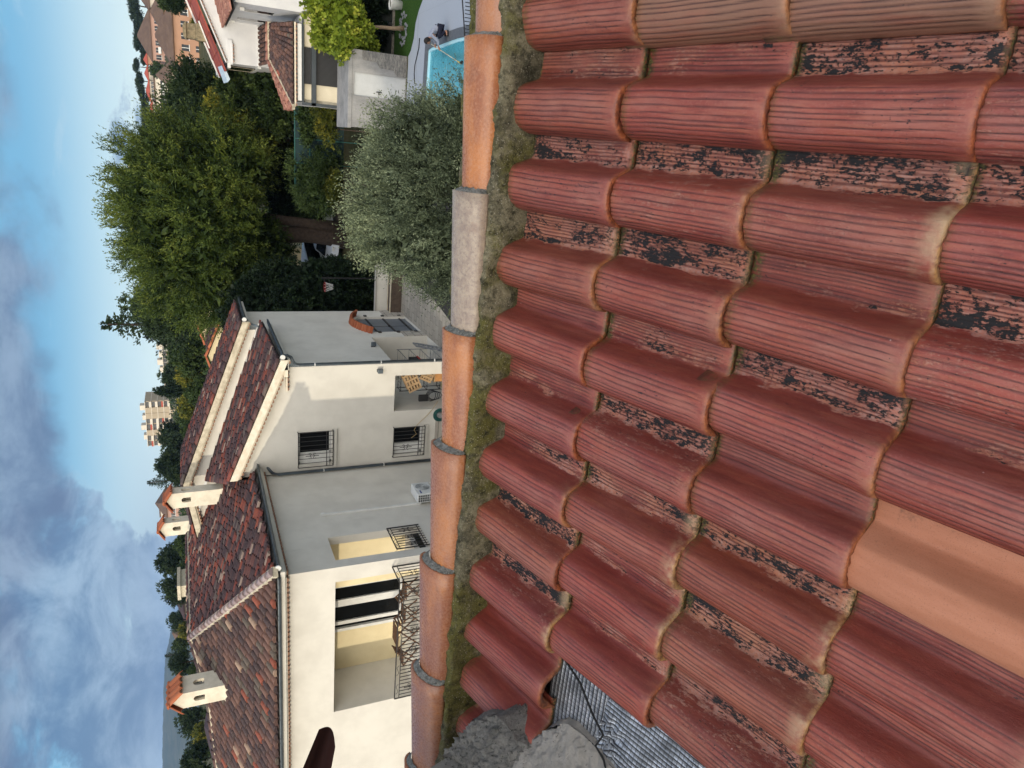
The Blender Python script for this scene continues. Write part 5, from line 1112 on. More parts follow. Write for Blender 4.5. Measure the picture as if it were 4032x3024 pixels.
def crown(mat, parent, C, R, lobes=24, lr=.42, clumps=300, fingers=6, flen=.7, nleaf=12, ls=(.16, .07), up=.2, seed=1, fill=.15, spread=.6, tb=.5, tv=.35, hemi=-.5, name='crown', lobe_pos=.62, radial=False):
    rg = np.random.default_rng(seed); C = np.array(C, float); R = np.array(R, float)
    ld = unit(rg.normal(size=(lobes*3, 3))); ld = ld[ld[:, 2] > hemi][:lobes]; lobes = len(ld)
    lc = ld*(lobe_pos*rg.uniform(.85, 1.1, (lobes, 1))); lR = lr*rg.uniform(.7, 1.2, lobes); lt = rg.normal(size=lobes)*tv*.4
    k = rg.integers(0, lobes, clumps*3); u = unit(rg.normal(size=(clumps*3, 3))); p = lc[k]+u*lR[k][:, None]*rg.uniform(.88, 1.06, (clumps*3, 1))
    inside = np.zeros(len(p), bool)
    for j in range(lobes): inside |= (np.linalg.norm(p-lc[j], axis=1) < lR[j]*.82)
    m_ = ~inside; p, k, u = p[m_][:clumps], k[m_][:clumps], u[m_][:clumps]; nc = len(p)
    N_ = unit(u*.7+unit(p)*.5) if not radial else unit(p+np.array([0, 0, .4]))
    ct = tb+lt[k]+rg.normal(size=nc)*tv*.45
    F = np.repeat(np.arange(nc), fingers); fd = unit(N_[F]+rg.normal(size=(len(F), 3))*spread+np.array([0, 0, up]))
    fl = flen*rg.uniform(.55, 1.25, len(F)); ft = ct[F]+rg.normal(size=len(F))*.08
    I = np.repeat(np.arange(len(F)), nleaf); t = (np.tile(np.arange(nleaf), len(F))+rg.random(len(I)))/nleaf
    P = C+p[F][I]*R+fd[I]*(fl[I]*t)[:, None]+rg.normal(size=(len(I), 3))*.035*flen
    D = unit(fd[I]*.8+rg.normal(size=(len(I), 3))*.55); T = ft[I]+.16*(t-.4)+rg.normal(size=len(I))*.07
    L = ls[0]*rg.uniform(.7, 1.3, len(I))*(1.1-.4*t); W_ = ls[1]*rg.uniform(.7, 1.3, len(I))
    if fill:
        nf = int(len(I)*fill); q = unit(rg.normal(size=(nf, 3))); q = lc[rg.integers(0, lobes, nf)]+q*(lr*.62*rg.random((nf, 1))**.4); P = np.vstack([P, C+q*R]); D = np.vstack([D, rg.normal(size=(nf, 3))])
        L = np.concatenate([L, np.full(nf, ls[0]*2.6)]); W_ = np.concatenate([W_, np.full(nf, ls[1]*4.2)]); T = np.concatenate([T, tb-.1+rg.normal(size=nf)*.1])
    return leafmesh(name, mat, parent, P, D, L, W_, T, rg)
M_BARK = plain('bark', (.085, .062, .048), (.05, .036, .03), 6, .95, bump=.8, bscale=18, bdist=.03)
def trunk(parent, base, top, r0, r1, seed=0, limbs=(), mat=None):
    b, t = np.array(base, float), np.array(top, float); rr_ = random.Random(seed); pts = []; rs = []
    for i in range(7):
        f_ = i/6; pts.append(b+(t-b)*f_+np.array([rr_.uniform(-.05, .05), rr_.uniform(-.05, .05), 0])*r0*4*(0 < i)); rs.append((r0*(1-f_)+r1*f_)*(1.35 if i == 0 else 1))
    q = MB(); q.tube(pts, rs, 12)
    for l in limbs:
        l = np.array(l, float); s = b+(t-b)*.72; mid = (s+l)/2+np.array([0, 0, -.05*np.linalg.norm(l-s)]); q.tube([s, mid, l], [r1*.8, r1*.5, r1*.18], 7)
    return q.build('trunk', mat or M_BARK, parent, smooth=True, fix=False)
def tree(name, label, base, C, R, mat, cat='tree', tr=.2, group=None, limbs=5, seed=1, **kw):
    t = thing(name, label, cat, base, group); rr_ = random.Random(seed)
    lm = [np.array(C)+np.array([R[0]*.6*math.cos(2*PI*i/limbs+seed), R[1]*.6*math.sin(2*PI*i/limbs+seed), R[2]*.1*rr_.uniform(-1, 2)]) for i in range(limbs)]
    trunk(t, base, (C[0], C[1], C[2]+R[2]*.1), tr, tr*.45, seed, lm); crown(mat, t, C, R, seed=seed, **kw); return t
MC = leaf_mat('conifer_green', [(0, (.007, .016, .005)), (.4, (.028, .052, .011)), (.72, (.085, .122, .020)), (1, (.17, .20, .035))])
MD = leaf_mat('dark_green', [(0, (.008, .017, .008)), (.5, (.020, .040, .015)), (1, (.05, .075, .025))])
MYG = leaf_mat('autumn_green', [(0, (.03, .045, .010)), (.45, (.09, .105, .015)), (.75, (.20, .19, .025)), (1, (.32, .28, .03))])
MMU = leaf_mat('mulberry_green', [(0, (.07, .11, .015)), (.45, (.16, .22, .02)), (.8, (.30, .36, .04)), (1, (.45, .46, .07))], .35)
MOL = leaf_mat('grey_olive', [(0, (.03, .04, .022)), (.4, (.095, .12, .066)), (.72, (.21, .25, .14)), (1, (.38, .42, .25))], .15)
MMG = leaf_mat('mid_green', [(0, (.015, .028, .010)), (.5, (.042, .072, .020)), (1, (.09, .13, .035))])
MPI = leaf_mat('pine_green', [(0, (.012, .022, .010)), (.5, (.028, .050, .020)), (1, (.055, .085, .035))])
# --- the big conifer
BC = thing('conifer_tree', 'huge dense green conifer rising above the horizon right of the white house', 'tree', (-5.85, 43.1, G))
trunk(BC, (-5.85, 43.1, G), (-5.6, 43.2, 6.0), .52, .4, 3, [(-9, 43, 6), (-2, 43, 6.5), (-7, 41, 8), (-4, 42, 9.5)])
q = MB(); q.tube([(-5.3, 43.0, G), (-5.15, 43.0, 1.5), (-4.9, 43.1, 4)], [.42, .32, .25], 10); q.build('trunk', M_BARK, BC, smooth=True)
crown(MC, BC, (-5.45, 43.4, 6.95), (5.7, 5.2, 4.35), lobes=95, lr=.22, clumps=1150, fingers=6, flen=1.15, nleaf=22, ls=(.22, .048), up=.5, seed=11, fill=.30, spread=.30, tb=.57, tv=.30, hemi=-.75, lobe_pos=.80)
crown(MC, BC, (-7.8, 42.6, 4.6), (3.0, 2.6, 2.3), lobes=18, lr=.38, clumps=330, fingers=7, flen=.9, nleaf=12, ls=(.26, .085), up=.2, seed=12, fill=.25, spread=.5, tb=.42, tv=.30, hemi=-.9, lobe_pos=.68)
# --- grey-green shrub in front
OB = thing('olive_shrub', 'big rounded grey-green shrub right behind the grey ridge tile, hiding part of the pool', 'shrub', (-1.0, 17.3, G))
trunk(OB, (-1.0, 17.3, G), (-1.0, 17.3, 2.2), .16, .09, 5, [(-2.4, 17, 2.8), (.4, 17, 2.8), (-1, 16, 3), (-1.2, 18.6, 3)])
crown(MOL, OB, (-1.2, 17.3, 2.1), (2.35, 2.3, 2.05), lobes=44, lr=.30, clumps=1150, fingers=6, flen=.62, nleaf=16, ls=(.085, .022), up=.45, seed=21, fill=.35, spread=.34, tb=.50, tv=.26, hemi=-.35, lobe_pos=.74, radial=True)
# --- small mulberry on the lawn
mb = np.array(at(1590, 112, 2, G)); MU = thing('mulberry_tree', 'small yellow-green leafy tree on the lawn with a ring of pebbles at its foot', 'tree', mb)
trunk(MU, mb, mb+[-.28, 0, 2.6], .075, .06, 2, [mb+[-.9, 0, 3.1], mb+[.5, 0, 3.2], mb+[-.2, -.5, 3.3]], plain('pale_bark', (.30, .22, .15), (.22, .16, .11), 9, .9))
mc = at(1338, 92, 1, mb[1]); crown(MMU, MU, mc, (1.30, 1.2, 1.15), lobes=20, lr=.36, clumps=330, fingers=4, flen=.32, nleaf=6, ls=(.15, .12), up=-.25, seed=31, fill=.2, spread=.7, tb=.52, tv=.4, hemi=-.9, lobe_pos=.66)
ml = at(1425, 190, 1, mb[1]); crown(MMU, MU, ml, (.5, .4, .55), lobes=8, lr=.4, clumps=70, fingers=4, flen=.25, nleaf=6, ls=(.14, .11), up=-.4, seed=32, fill=.1, spread=.7, tb=.5, tv=.4, hemi=-.9)
q = MB()
for i in range(46):
    an = random.uniform(0, 2*PI); r_ = .62*math.sqrt(random.uniform(.3, 1)); s_ = random.uniform(.04, .08); q.blob((mb[0]+r_*math.cos(an), mb[1]+r_*math.sin(an), G+.03), (s_, s_, s_*.6), 6, .2, i)
q.build('pebble_ring', plain('pebbles', (.22, .23, .25), (.10, .11, .12), 30, .85), MU)
# --- middle distance
def T_(name, label, X, Y, b, ra, rz, mat, base_z=None, **kw):
    C = at(X, Y, 1, b); bz = base_z if base_z is not None else hz_(C[0], b); rb = kw.pop('rb', ra*.9)
    return tree(name, label, (C[0], C[1], bz), C, (ra, rb, rz), mat, **kw)
T_('evergreen_tree', 'dark blue-green conifer between the big conifer and the town', 795, 430, 60, 2.7, 2.5, MD, clumps=420, fingers=6, flen=.9, nleaf=9, ls=(.30, .09), up=.5, seed=41, lobes=26, spread=.45, tb=.62, tv=.4, hemi=-.8, lobe_pos=.7, lr=.36)
T_('evergreen_tree', 'second dark conifer lower down, beside the yellow tree', 860, 560, 56, 2.3, 2.6, MD, clumps=260, fingers=6, flen=.8, nleaf=9, ls=(.28, .09), up=.4, seed=42, lobes=18, spread=.45, tb=.6, tv=.4, hemi=-.8, lobe_pos=.7)
T_('broadleaf_tree', 'yellowing tree left of the white house and its awning', 935, 440, 48, 1.75, 1.6, MYG, clumps=300, fingers=5, flen=.4, nleaf=8, ls=(.17, .12), up=.1, seed=43, lobes=20, spread=.7, tb=.60, tv=.6, hemi=-.8, lobe_pos=.66)
T_('broadleaf_tree', 'dull green tree against the left end of the white house', 985, 340, 46, 1.4, 1.5, MMG, clumps=200, fingers=5, flen=.4, nleaf=8, ls=(.17, .12), up=.1, seed=44, lobes=14, spread=.7, tb=.55, tv=.5, hemi=-.8, lobe_pos=.66)
T_('broadleaf_tree', 'dark green tree above the green fence, left of the garden room roof', 1075, 400, 44, 1.7, 1.3, MMG, clumps=240, fingers=5, flen=.4, nleaf=8, ls=(.17, .12), up=.1, seed=45, lobes=16, spread=.7, tb=.35, tv=.5, hemi=-.8, lobe_pos=.66)
T_('broadleaf_tree', 'green-brown tree just right of the big conifer\'s lower branches', 1040, 545, 45, 1.5, 1.5, MYG, clumps=240, fingers=5, flen=.4, nleaf=8, ls=(.17, .12), up=.1, seed=46, lobes=16, spread=.7, tb=.25, tv=.4, hemi=-.8, lobe_pos=.66)
T_('round_bush', 'round fine-leaved green bush between the green fence and the dirt path', 1250, 700, 38, 1.65, 1.25, MMG, clumps=360, fingers=6, flen=.4, nleaf=9, ls=(.10, .035), up=.5, seed=47, lobes=20, spread=.4, tb=.68, tv=.35, hemi=-.6, lobe_pos=.7, cat='shrub', tr=.08)
T_('shrub', 'small yellowish shrub below the green fence near the pool shed', 1290, 505, 36.5, .85, .45, MYG, clumps=110, fingers=5, flen=.25, nleaf=7, ls=(.10, .05), up=.4, seed=48, lobes=10, spread=.6, tb=.45, tv=.5, hemi=-.6, cat='shrub', tr=.04)
T_('shrub', 'tall grassy shrub right against the corner of the pool shed', 1285, 425, 35.5, .55, .5, MYG, clumps=90, fingers=5, flen=.3, nleaf=7, ls=(.12, .03), up=.9, seed=49, lobes=8, spread=.4, tb=.4, tv=.4, hemi=-.6, cat='shrub', tr=.04)
T_('climbing_plant', 'dark leafy climber hanging over the green fence', 1215, 480, 37.8, 1.0, .55, MMG, clumps=90, fingers=4, flen=.3, nleaf=7, ls=(.11, .06), up=.1, seed=50, lobes=10, spread=.8, tb=.45, tv=.5, hemi=-.9, cat='climber', tr=.04, rb=.3, base_z=G)
T_('shrub', 'low yellow-green shrub left of the round bush beside the dirt path', 1318, 720, 36.5, .9, .35, MYG, clumps=90, fingers=5, flen=.25, nleaf=7, ls=(.10, .05), up=.4, seed=51, lobes=8, spread=.6, tb=.4, tv=.4, hemi=-.6, cat='shrub', tr=.04)
T_('shrub', 'dark shrub at the right side of the conifer trunk', 1225, 815, 45, .9, .9, MD, clumps=120, fingers=5, flen=.3, nleaf=8, ls=(.15, .09), up=.2, seed=52, lobes=10, spread=.6, tb=.6, tv=.4, hemi=-.8, cat='shrub', tr=.05)
T_('evergreen_tree', 'dark tree behind the round bush, under the big conifer branches', 1095, 640, 47, 1.7, 1.2, MD, clumps=200, fingers=5, flen=.4, nleaf=8, ls=(.18, .10), up=.2, seed=53, lobes=14, spread=.6, tb=.4, tv=.4, hemi=-.8)
T_('evergreen_tree', 'dark low tree between the round bush and the conifer trunk', 1125, 765, 48, 1.6, 1.1, MD, clumps=200, fingers=5, flen=.4, nleaf=8, ls=(.18, .10), up=.2, seed=54, lobes=14, spread=.6, tb=.35, tv=.4, hemi=-.8)
# tall dark hedge behind the white house
HD = thing('hedge', 'tall very dark hedge behind the white house and the basketball hoop', 'hedge', (-7.4, 34.6, G))
for i, (x_, y_, z_, rx, rz) in enumerate(((-6.75, 34.2, 1.6, 1.15, 2.0), (-7.9, 34.4, 2.1, 1.5, 2.6), (-9.4, 34.6, 2.6, 1.7, 3.0), (-7.5, 36.0, 3.0, 1.5, 2.6), (-8.6, 36.2, 4.2, 2.0, 2.6))):
    crown(MD, HD, (x_, y_, z_), (rx, 1.1, rz), lobes=20, lr=.42, clumps=300, fingers=5, flen=.3, nleaf=8, ls=(.13, .08), up=.3, seed=60+i, fill=.6, spread=.6, tb=.18, tv=.3, hemi=-1, lobe_pos=.62, name='foliage')
IV = thing('ivy', 'dark ivy sheet over the boundary wall behind the lawn', 'ivy', (5.8, 33.0, G))
for i, x_ in enumerate((4.0, 5.1, 6.2, 7.3)): crown(MD, IV, (x_, 33.1, 1.1), (.9, .35, 1.7), lobes=14, lr=.45, clumps=130, fingers=4, flen=.18, nleaf=7, ls=(.12, .09), up=0, seed=70+i, fill=.5, spread=.8, tb=.05, tv=.2, hemi=-1, name='foliage')
# --- prototypes reused by copying for far trees
def far_tree(proto, name, label, X, Y, b, s, group=None, sz=1.0, cat='tree'):
    c = copy_tree(proto); C = at(X, Y, 1, b); c.location = (C[0], C[1], C[2]); c.scale = (s, s, s*sz); c.rotation_euler.z = random.uniform(0, 6.2)
    c.name = name; tag(c, label, cat, group)
    if group is None and 'group' in c: del c['group']
    return c
def proto(mat, kind, seed):
    t = bpy.data.objects.new('proto', None); COL.objects.link(t)   # unit crown centred on the origin
    if kind == 'round': crown(mat, t, (0, 0, 0), (1, 1, .95), lobes=22, lr=.40, clumps=230, fingers=5, flen=.17, nleaf=7, ls=(.075, .045), up=.15, seed=seed, fill=.3, spread=.6, tb=.5, tv=.5, hemi=-.8, lobe_pos=.62); th = 1.5
    if kind == 'pine': crown(mat, t, (0, 0, .1), (1, 1, .62), lobes=18, lr=.36, clumps=220, fingers=6, flen=.13, nleaf=7, ls=(.06, .03), up=.5, seed=seed, fill=.2, spread=.5, tb=.45, tv=.5, hemi=-.15, lobe_pos=.66); th = 1.9
    if kind == 'fir':
        rg = np.random.default_rng(seed); P = []; D = []; n = 0
        for j in range(15):
            z = 1-j*.125; r_ = .07+.055*j
            for i in range(7+j):
                an = rg.random()*6.28; d = np.array([math.cos(an), math.sin(an), .22]); L_ = r_*rg.uniform(.7, 1.25)
                for l in range(9): P.append(np.array([0, 0, z+rg.uniform(-.05, .05)])+d*L_*(l+1)/9); D.append(d+rg.normal(size=3)*.6)
        P = np.array(P); D = np.array(D); n = len(P); leafmesh('crown', mat, t, P, D, np.full(n, .10), np.full(n, .045), .45+rg.normal(size=n)*.2, rg); th = 1.4
    if kind == 'cypress': crown(mat, t, (0, 0, 0), (.26, .26, 1), lobes=26, lr=.34, clumps=240, fingers=5, flen=.10, nleaf=7, ls=(.07, .03), up=1.2, seed=seed, fill=.3, spread=.3, tb=.4, tv=.3, hemi=-1, lobe_pos=.62); th = 1.3
    q = MB(); q.tube([(0, 0, -th), (.03, .02, -.4), (0, 0, .25 if kind != 'fir' else .95)], [.07, .05, .02], 7); q.build('trunk', M_BARK, t, smooth=True)
    t['proto'] = 1; return t
PR = {'round': proto(MMG, 'round', 81), 'dark': proto(MD, 'round', 82), 'pine': proto(MPI, 'pine', 83), 'fir': proto(MPI, 'fir', 84), 'cyp': proto(MD, 'cypress', 85), 'olive': proto(MYG, 'round', 86), 'pine2': proto(MPI, 'round', 87)}
S = lambda px, b: px*b/2795   # photo pixels -> metres at depth b
far_tree(PR['fir'], 'conifer_tree', 'dark spiky conifer just left of the big green one, its top against the sky', 600, 1275, 72, S(150, 72)); far_tree(PR['pine2'], 'conifer_tree', 'dark dense conifer crown tucked against the left flank of the big one', 640, 1225, 70, S(105, 70), sz=1.2)
for X, Y, b, r_, k_, lab in ((705, 1305, 85, 70, 'dark', 'dark round tree below the spiky conifer'), (745, 1400, 80, 75, 'round', 'bushy green tree above the orange-capped cream house'), (760, 1480, 82, 62, 'olive', 'olive-tinted tree above the upper roof slope'),
        (735, 1375, 120, 60, 'dark', 'dark tree in front of the long grey slab block'), (690, 1480, 150, 55, 'pine2', 'dark tree at the left end of the long grey slab block'), (790, 1540, 78, 60, 'round', 'green tree peeping over the upper roof slope'),
        (650, 1497, 390, 15, 'pine2', 'tiny round tree top on the skyline beside the long slab block'), (752, 1600, 100, 50, 'olive', 'olive-tinted tree below the tall tower block'), (690, 1715, 170, 60, 'dark', 'big dark tree in front of the tall tan tower block'),
        (742, 1650, 120, 45, 'round', 'green tree under the big dark one near the tower block'), (760, 1700, 90, 45, 'round', 'small bright green tree touching the upper roof slope'), (700, 1760, 150, 55, 'pine2', 'dark tree at the foot of the tower block'),
        (672, 1835, 140, 55, 'dark', 'dark tree against the bright cloud, between tower block and tall chimney'), (715, 1870, 120, 45, 'dark', 'low dark tree behind the tall chimney'),
        (688, 2205, 130, 70, 'dark', 'round dark tree left of the far chimney'), (725, 2150, 120, 45, 'round', 'low tree top behind the far chimney'), (735, 2245, 125, 40, 'round', 'low green tree at the ridge line'),
        (688, 2320, 120, 62, 'pine2', 'dark pine with an aerial in front, over the ridge'), (735, 2290, 118, 35, 'round', 'low tree top beside the pale dormer block'), (700, 2445, 150, 42, 'pine2', 'round pine against the blue hill'), (735, 2480, 130, 35, 'olive', 'bright tree top behind the cream gable end'),
        (715, 2545, 140, 40, 'round', 'tree over the pink garden house'), (720, 2610, 110, 55, 'dark', 'dark tree at the apex of the hip'), (770, 2640, 100, 35, 'round', 'low tree behind the front roof edge'), (785, 2700, 95, 30, 'dark', 'low dark hedge tree right of the squat chimney'), (800, 2745, 92, 30, 'dark', 'low dark tree touching the squat chimney'),
        (755, 2840, 100, 66, 'pine2', 'large dark round pine left of the squat chimney'), (810, 2890, 85, 56, 'olive', 'loose tree below the large round pine'), (790, 2990, 75, 82, 'dark', 'very dark tree at the left edge of the view'), (855, 2960, 70, 40, 'round', 'green shrubby tree at the left roof edge'),
        (825, 2800, 80, 30, 'round', 'bright green shrub behind the front roof edge')):
    far_tree(PR[k_], 'tree', lab, X, Y, b, S(r_, b))
far_tree(PR['cyp'], 'cypress_tree', 'slim pointed cypress between the two concrete blocks', 690, 1538, 140, S(82, 140)); far_tree(PR['fir'], 'conifer_tree', 'ragged fir top poking up behind the tall chimney', 650, 1895, 120, S(58, 120)); far_tree(PR['fir'], 'conifer_tree', 'fir top leaning over the hip apex', 695, 2575, 120, S(42, 120))
far_tree(PR['fir'], 'conifer_tree', 'ragged fir left of the squat chimney below the round pine', 780, 2920, 90, S(48, 90))
ORD = 'first second third fourth fifth sixth seventh eighth ninth tenth eleventh twelfth thirteenth fourteenth fifteenth sixteenth'.split()
PN = ((538, 22, 34), (552, 70, 36), (548, 150, 24), (545, 175, 22), (540, 262, 20), (572, 235, 22), (552, 318, 22), (560, 345, 26), (568, 395, 20), (578, 440, 26), (576, 480, 22), (572, 530, 26), (590, 505, 16), (568, 570, 26), (566, 205, 18), (585, 380, 16))
for i, (X, Y, r_) in enumerate(sorted(PN, key=lambda q_: q_[1])):
    far_tree(PR['pine'], 'pine_tree', 'umbrella pine on the hilltop skyline, %s from the town\'s end of the row' % ORD[i], X+6, Y, 440, S(r_*1.25, 440), 'umbrella pines along the hilltop')
for X, Y, b, r_, k_, lab in ((618, 275, 310, 26, 'round', 'green tree standing between the pink block and the terraces'), (600, 470, 300, 24, 'dark', 'dark tree in front of the pale low block'), (655, 5, 120, 30, 'round', 'dark tree right of the orange apartment house'), (700, 10, 70, 40, 'dark', 'tree behind the red roof verge at the top right edge'),
        (780, 95, 60, 26, 'olive', 'small tree top behind the stone chimney'), (800, 150, 58, 18, 'round', 'olive-green tree left of the stone chimney'), (720, 480, 120, 40, 'dark', 'dark tree under the long brown roof'), (660, 560, 110, 50, 'dark', 'dark tree at the right shoulder of the big conifer')):
    far_tree(PR[k_], 'tree', lab, X, Y, b, S(r_, b))
for pr in PR.values():
    for ch in list(pr.children): bpy.data.objects.remove(ch)
    bpy.data.objects.remove(pr)
# the wood that reads as one mass behind everything
rg = np.random.default_rng(99); P = []; RR = []
for i in range(420):
    y = rg.uniform(58, 330); x = rg.uniform(-.62, -.05)*y*1.05-3; r_ = rg.uniform(2.2, 4.2)*min(1, .35+y/160)
    if x > .02*y and y > 110 and rg.random() < .6: continue
    P.append((x, y, hz_(x, y)+r_*.9)); RR.append(r_)
P = np.array(P); RR = np.array(RR); n = 190; I = np.repeat(np.arange(len(P)), n); u = unit(rg.normal(size=(len(I), 3))); pos = P[I]+u*RR[I][:, None]*rg.uniform(.75, 1.1, (len(I), 1)); ct = rg.normal(size=len(P))*.2
o = leafmesh('woodland', MMG, None, pos, u+rg.normal(size=u.shape)*.7, RR[I]*.28, RR[I]*.17, .42+ct[I]+rg.normal(size=len(I))*.1, rg); o['kind'] = 'stuff'; o['label'] = 'mass of garden trees filling the valley'
# ================================================================== SMALL THINGS
M_WOOD = plain('pale_wood', (.42, .29, .16), (.34, .22, .12), 9, .8); M_BROWN = plain('brown_wood', (.13, .065, .035), (.09, .045, .025), 9, .7); M_STEEL = plain('steel', (.30, .31, .32), (.22, .23, .24), 9, .4, .5, .5)
M_RUBB = plain('black_rubber', (.015, .015, .016), (.02, .02, .02), 9, .6); M_GREENH = plain('green_hose', (.02, .09, .085), (.015, .07, .065), 5, .5); M_REDP = plain('red_plastic', (.35, .03, .02), (.3, .025, .02), 5, .5)
# wooden crates in the porch opening
def crate(label, c, w, d, h, rz, ry, rx=0):
    t = thing('wooden_crate', label, 'crate', c, 'wooden crates in the porch'); M4 = Matrix.Rotation(rz, 4, 'Z') @ Matrix.Rotation(ry, 4, 'Y') @ Matrix.Rotation(rx, 4, 'X'); M4 = Matrix.Translation(c) @ M4
    q = MB()
    for i in range(5): z = h*i/4; q.box(-w/2, w/2, -d/2-.008, -d/2+.008, z-.03, z+.03); q.box(-w/2, w/2, d/2-.008, d/2+.008, z-.03, z+.03)
    q.build('slats', M_WOOD, t, M4=M4, fix=False); q = MB()
    for i in range(4):
        x = -w/2+w*i/3; q.box(x-.035, x+.035, -d/2-.02, -d/2-.008, -.03, h+.03)
    q.build('uprights', M_WOOD, t, M4=M4, fix=False); q = MB(); q.box(-w/2, -w/2+.015, -d/2, d/2, 0, h); q.box(w/2-.015, w/2, -d/2, d/2, 0, h); q.build('end_board', M_WOOD, t, M4=M4, fix=False); return t
crate('large slatted wooden crate leaning in the porch opening, upper one', (-8.03, 23.2, .78), .62, .3, .44, 0, rad(-24)); crate('smaller slatted wooden crate below the large one', (-8.02, 23.3, .22), .36, .3, .40, 0, rad(24))
t_ = thing('wooden_box', 'orange wooden box at the foot of the crates', 'box', (-7.98, 23.35, G)); q = MB(); q.box(-8.2, -7.85, 23.2, 23.5, G+.02, .1); q.build('box', plain('orange_wood', (.48, .24, .09), (.4, .19, .07), 9, .8), t_, bevel=.01); q = MB(); q.box(-8.22, -7.83, 23.18, 23.52, .1, .13); q.build('lid', M_WOOD, t_)
def rack(label, x0, x1, y0, y1, z1, n, mat=M_BLACK):
    t = thing('wire_rack', label, 'rack', ((x0+x1)/2, (y0+y1)/2, G)); f = MB()
    for x in (x0, x1):
        for y in (y0, y1): f.bar((x, y, G), (x, y, z1), .025)
    f.build('frame', mat, t, fix=False)
    for i in range(n):
        z = G+.15+(z1-G-.2)*i/(n-1); s = MB(); s.bar((x0, y0, z), (x1, y0, z), .018); s.bar((x0, y1, z), (x1, y1, z), .018); s.bar((x0, y0, z), (x0, y1, z), .018); s.bar((x1, y0, z), (x1, y1, z), .018)
        m_ = 6
        for j in range(1, m_): 
            if (x1-x0) > (y1-y0): xx = x0+(x1-x0)*j/m_; s.bar((xx, y0, z), (xx, y1, z), .008)
            else: yy_ = y0+(y1-y0)*j/m_; s.bar((x0, yy_, z), (x1, yy_, z), .008)
        s.build('shelf', mat, t, fix=False)
    return t
rack('black wire rack behind the crates in the porch', -8.75, -7.9, 23.9, 24.3, 1.2, 4); rack('tall wire rack in the side opening of the porch next to the ladder', -8.0, -7.55, 23.35, 25.2, 1.0, 4, M_STEEL)
t_ = thing('tool_box', 'dark box with a red lid edge on the wire rack', 'box', (-7.78, 23.9, .55)); q = MB(); q.box(-8.0, -7.5, 23.6, 24.1, .55, .85); q.build('box', M_RUBB, t_, bevel=.02); q = MB(); q.box(-8.02, -7.48, 23.58, 24.12, .50, .55); q.build('tray', M_REDP, t_)
t_ = thing('ladder', 'aluminium ladder leaning in the side opening of the porch', 'ladder', (-7.45, 25.0, G)); 
for y_ in (24.15, 24.55):
    q = MB(); q.bar((-7.38, y_+.9, .30), (-7.25, y_-.3, G+.05), .07, .03); q.build('rail', M_STEEL, t_)
q = MB()
for i in range(7): f_ = i/6; q.bar((-7.38+.13*f_, 25.05-1.2*f_, .30-.7*f_), (-7.38+.13*f_, 25.45-1.2*f_, .30-.7*f_), .035)
q.build('rungs', M_STEEL, t_, fix=False)
t_ = thing('cable_coil', 'black cable coil hanging on the porch wall', 'cable', (-8.7, 22.95, .4)); q = MB()
for k_ in range(4): q.tube([(-8.66+(.20+.03*k_)*math.cos(2*PI*i/20)*.75, 23.0+.01*k_, .12+.05*k_+(.24-.02*k_)*math.sin(2*PI*i/20)) for i in range(21)], .013, 6, False)
q.build('coil', M_RUBB, t_); q = MB(); q.box(-8.86, -8.62, 22.98, 23.1, .38, .72); q.build('plug_box', M_RUBB, t_, bevel=.02)
t_ = thing('hose_reel', 'round green garden hose reel on the cream wall by the lower window', 'hose reel', (-9.28, bB-.15, .0)); q = MB()
for k_ in range(6): q.tube([(-9.28+(.13+.022*k_)*math.cos(2*PI*i/22), bB-.14-.012*(k_ % 2), .02+(.13+.022*k_)*math.sin(2*PI*i/22)) for i in range(23)], .016, 6, False)
q.build('hose', M_GREENH, t_); q = MB(); q.tube([(-9.28, bB-.24, .02), (-9.28, bB-.01, .02)], .10, 14); q.build('drum', plain('grey_plastic', (.25, .25, .24), (.2, .2, .2), 5, .5), t_)
t_ = thing('power_cord', 'thin yellow cord hanging from the lower window down to the porch', 'cord', (-9.7, bB-.1, .9)); q = MB(); q.tube([(-10.1, bB-.15, 1.05), (-9.95, bB-.16, .86), (-9.8, bB-.14, .95), (-9.62, bB-.06, .80), (-9.35, bB-.05, .5), (-9.1, bB-.05, .28), (-8.8, bB+.02, .05)], .009, 6); q.build('cord', plain('yellow_cord', (.42, .30, .14), (.36, .25, .11), 5, .6), t_)
# planks leaning at the porch
for i in range(4):
    t_ = thing('plank', ('innermost', 'second', 'third', 'outermost')[i]+' plank of the stack leaning across the porch opening', 'plank', (-8.0+.0, bB-.12-.06*i, G), 'planks leaning at the porch'); q = MB(); q.prism([(-9.0+.06*i, bB-.1-.09*i, -.26+.02*i), (-7.5+.02*i, bB-.1-.09*i, -.05+.02*i), (-7.5+.02*i, bB-.1-.09*i, .05+.02*i), (-9.0+.06*i, bB-.1-.09*i, -.16+.02*i)], (0, -.035, 0)); q.build('board', M_FASC if i % 2 else M_WOODD, t_)
# folding chairs and table on the balcony
def fold_chair(label, x, y, rz):
    t = thing('folding_chair', label, 'chair', (x, y, FZ), 'brown folding chairs on the balcony'); M4 = Matrix.Translation((x, y, FZ)) @ Matrix.Rotation(rz, 4, 'Z')
    for s_ in (-.2, .2):
        q = MB(); q.bar((s_, -.25, 0), (s_, .28, .70), .035, .022, (1, 0, 0)); q.build('leg', M_BROWN, t, M4=M4); q = MB(); q.bar((s_*.85, .26, 0), (s_*.85, -.22, .46), .035, .022, (1, 0, 0)); q.build('leg', M_BROWN, t, M4=M4)
    q = MB()
    for i in range(6): q.box(-.2, .2, -.22+.075*i, -.165+.075*i, .45, .468)
    q.build('seat', M_BROWN, t, M4=M4); q = MB()
    for i in range(3): q.box(-.2, .2, .19+.03*i, .21+.03*i, .50+.07*i, .55+.07*i)
    q.build('backrest', M_BROWN, t, M4=M4); return t
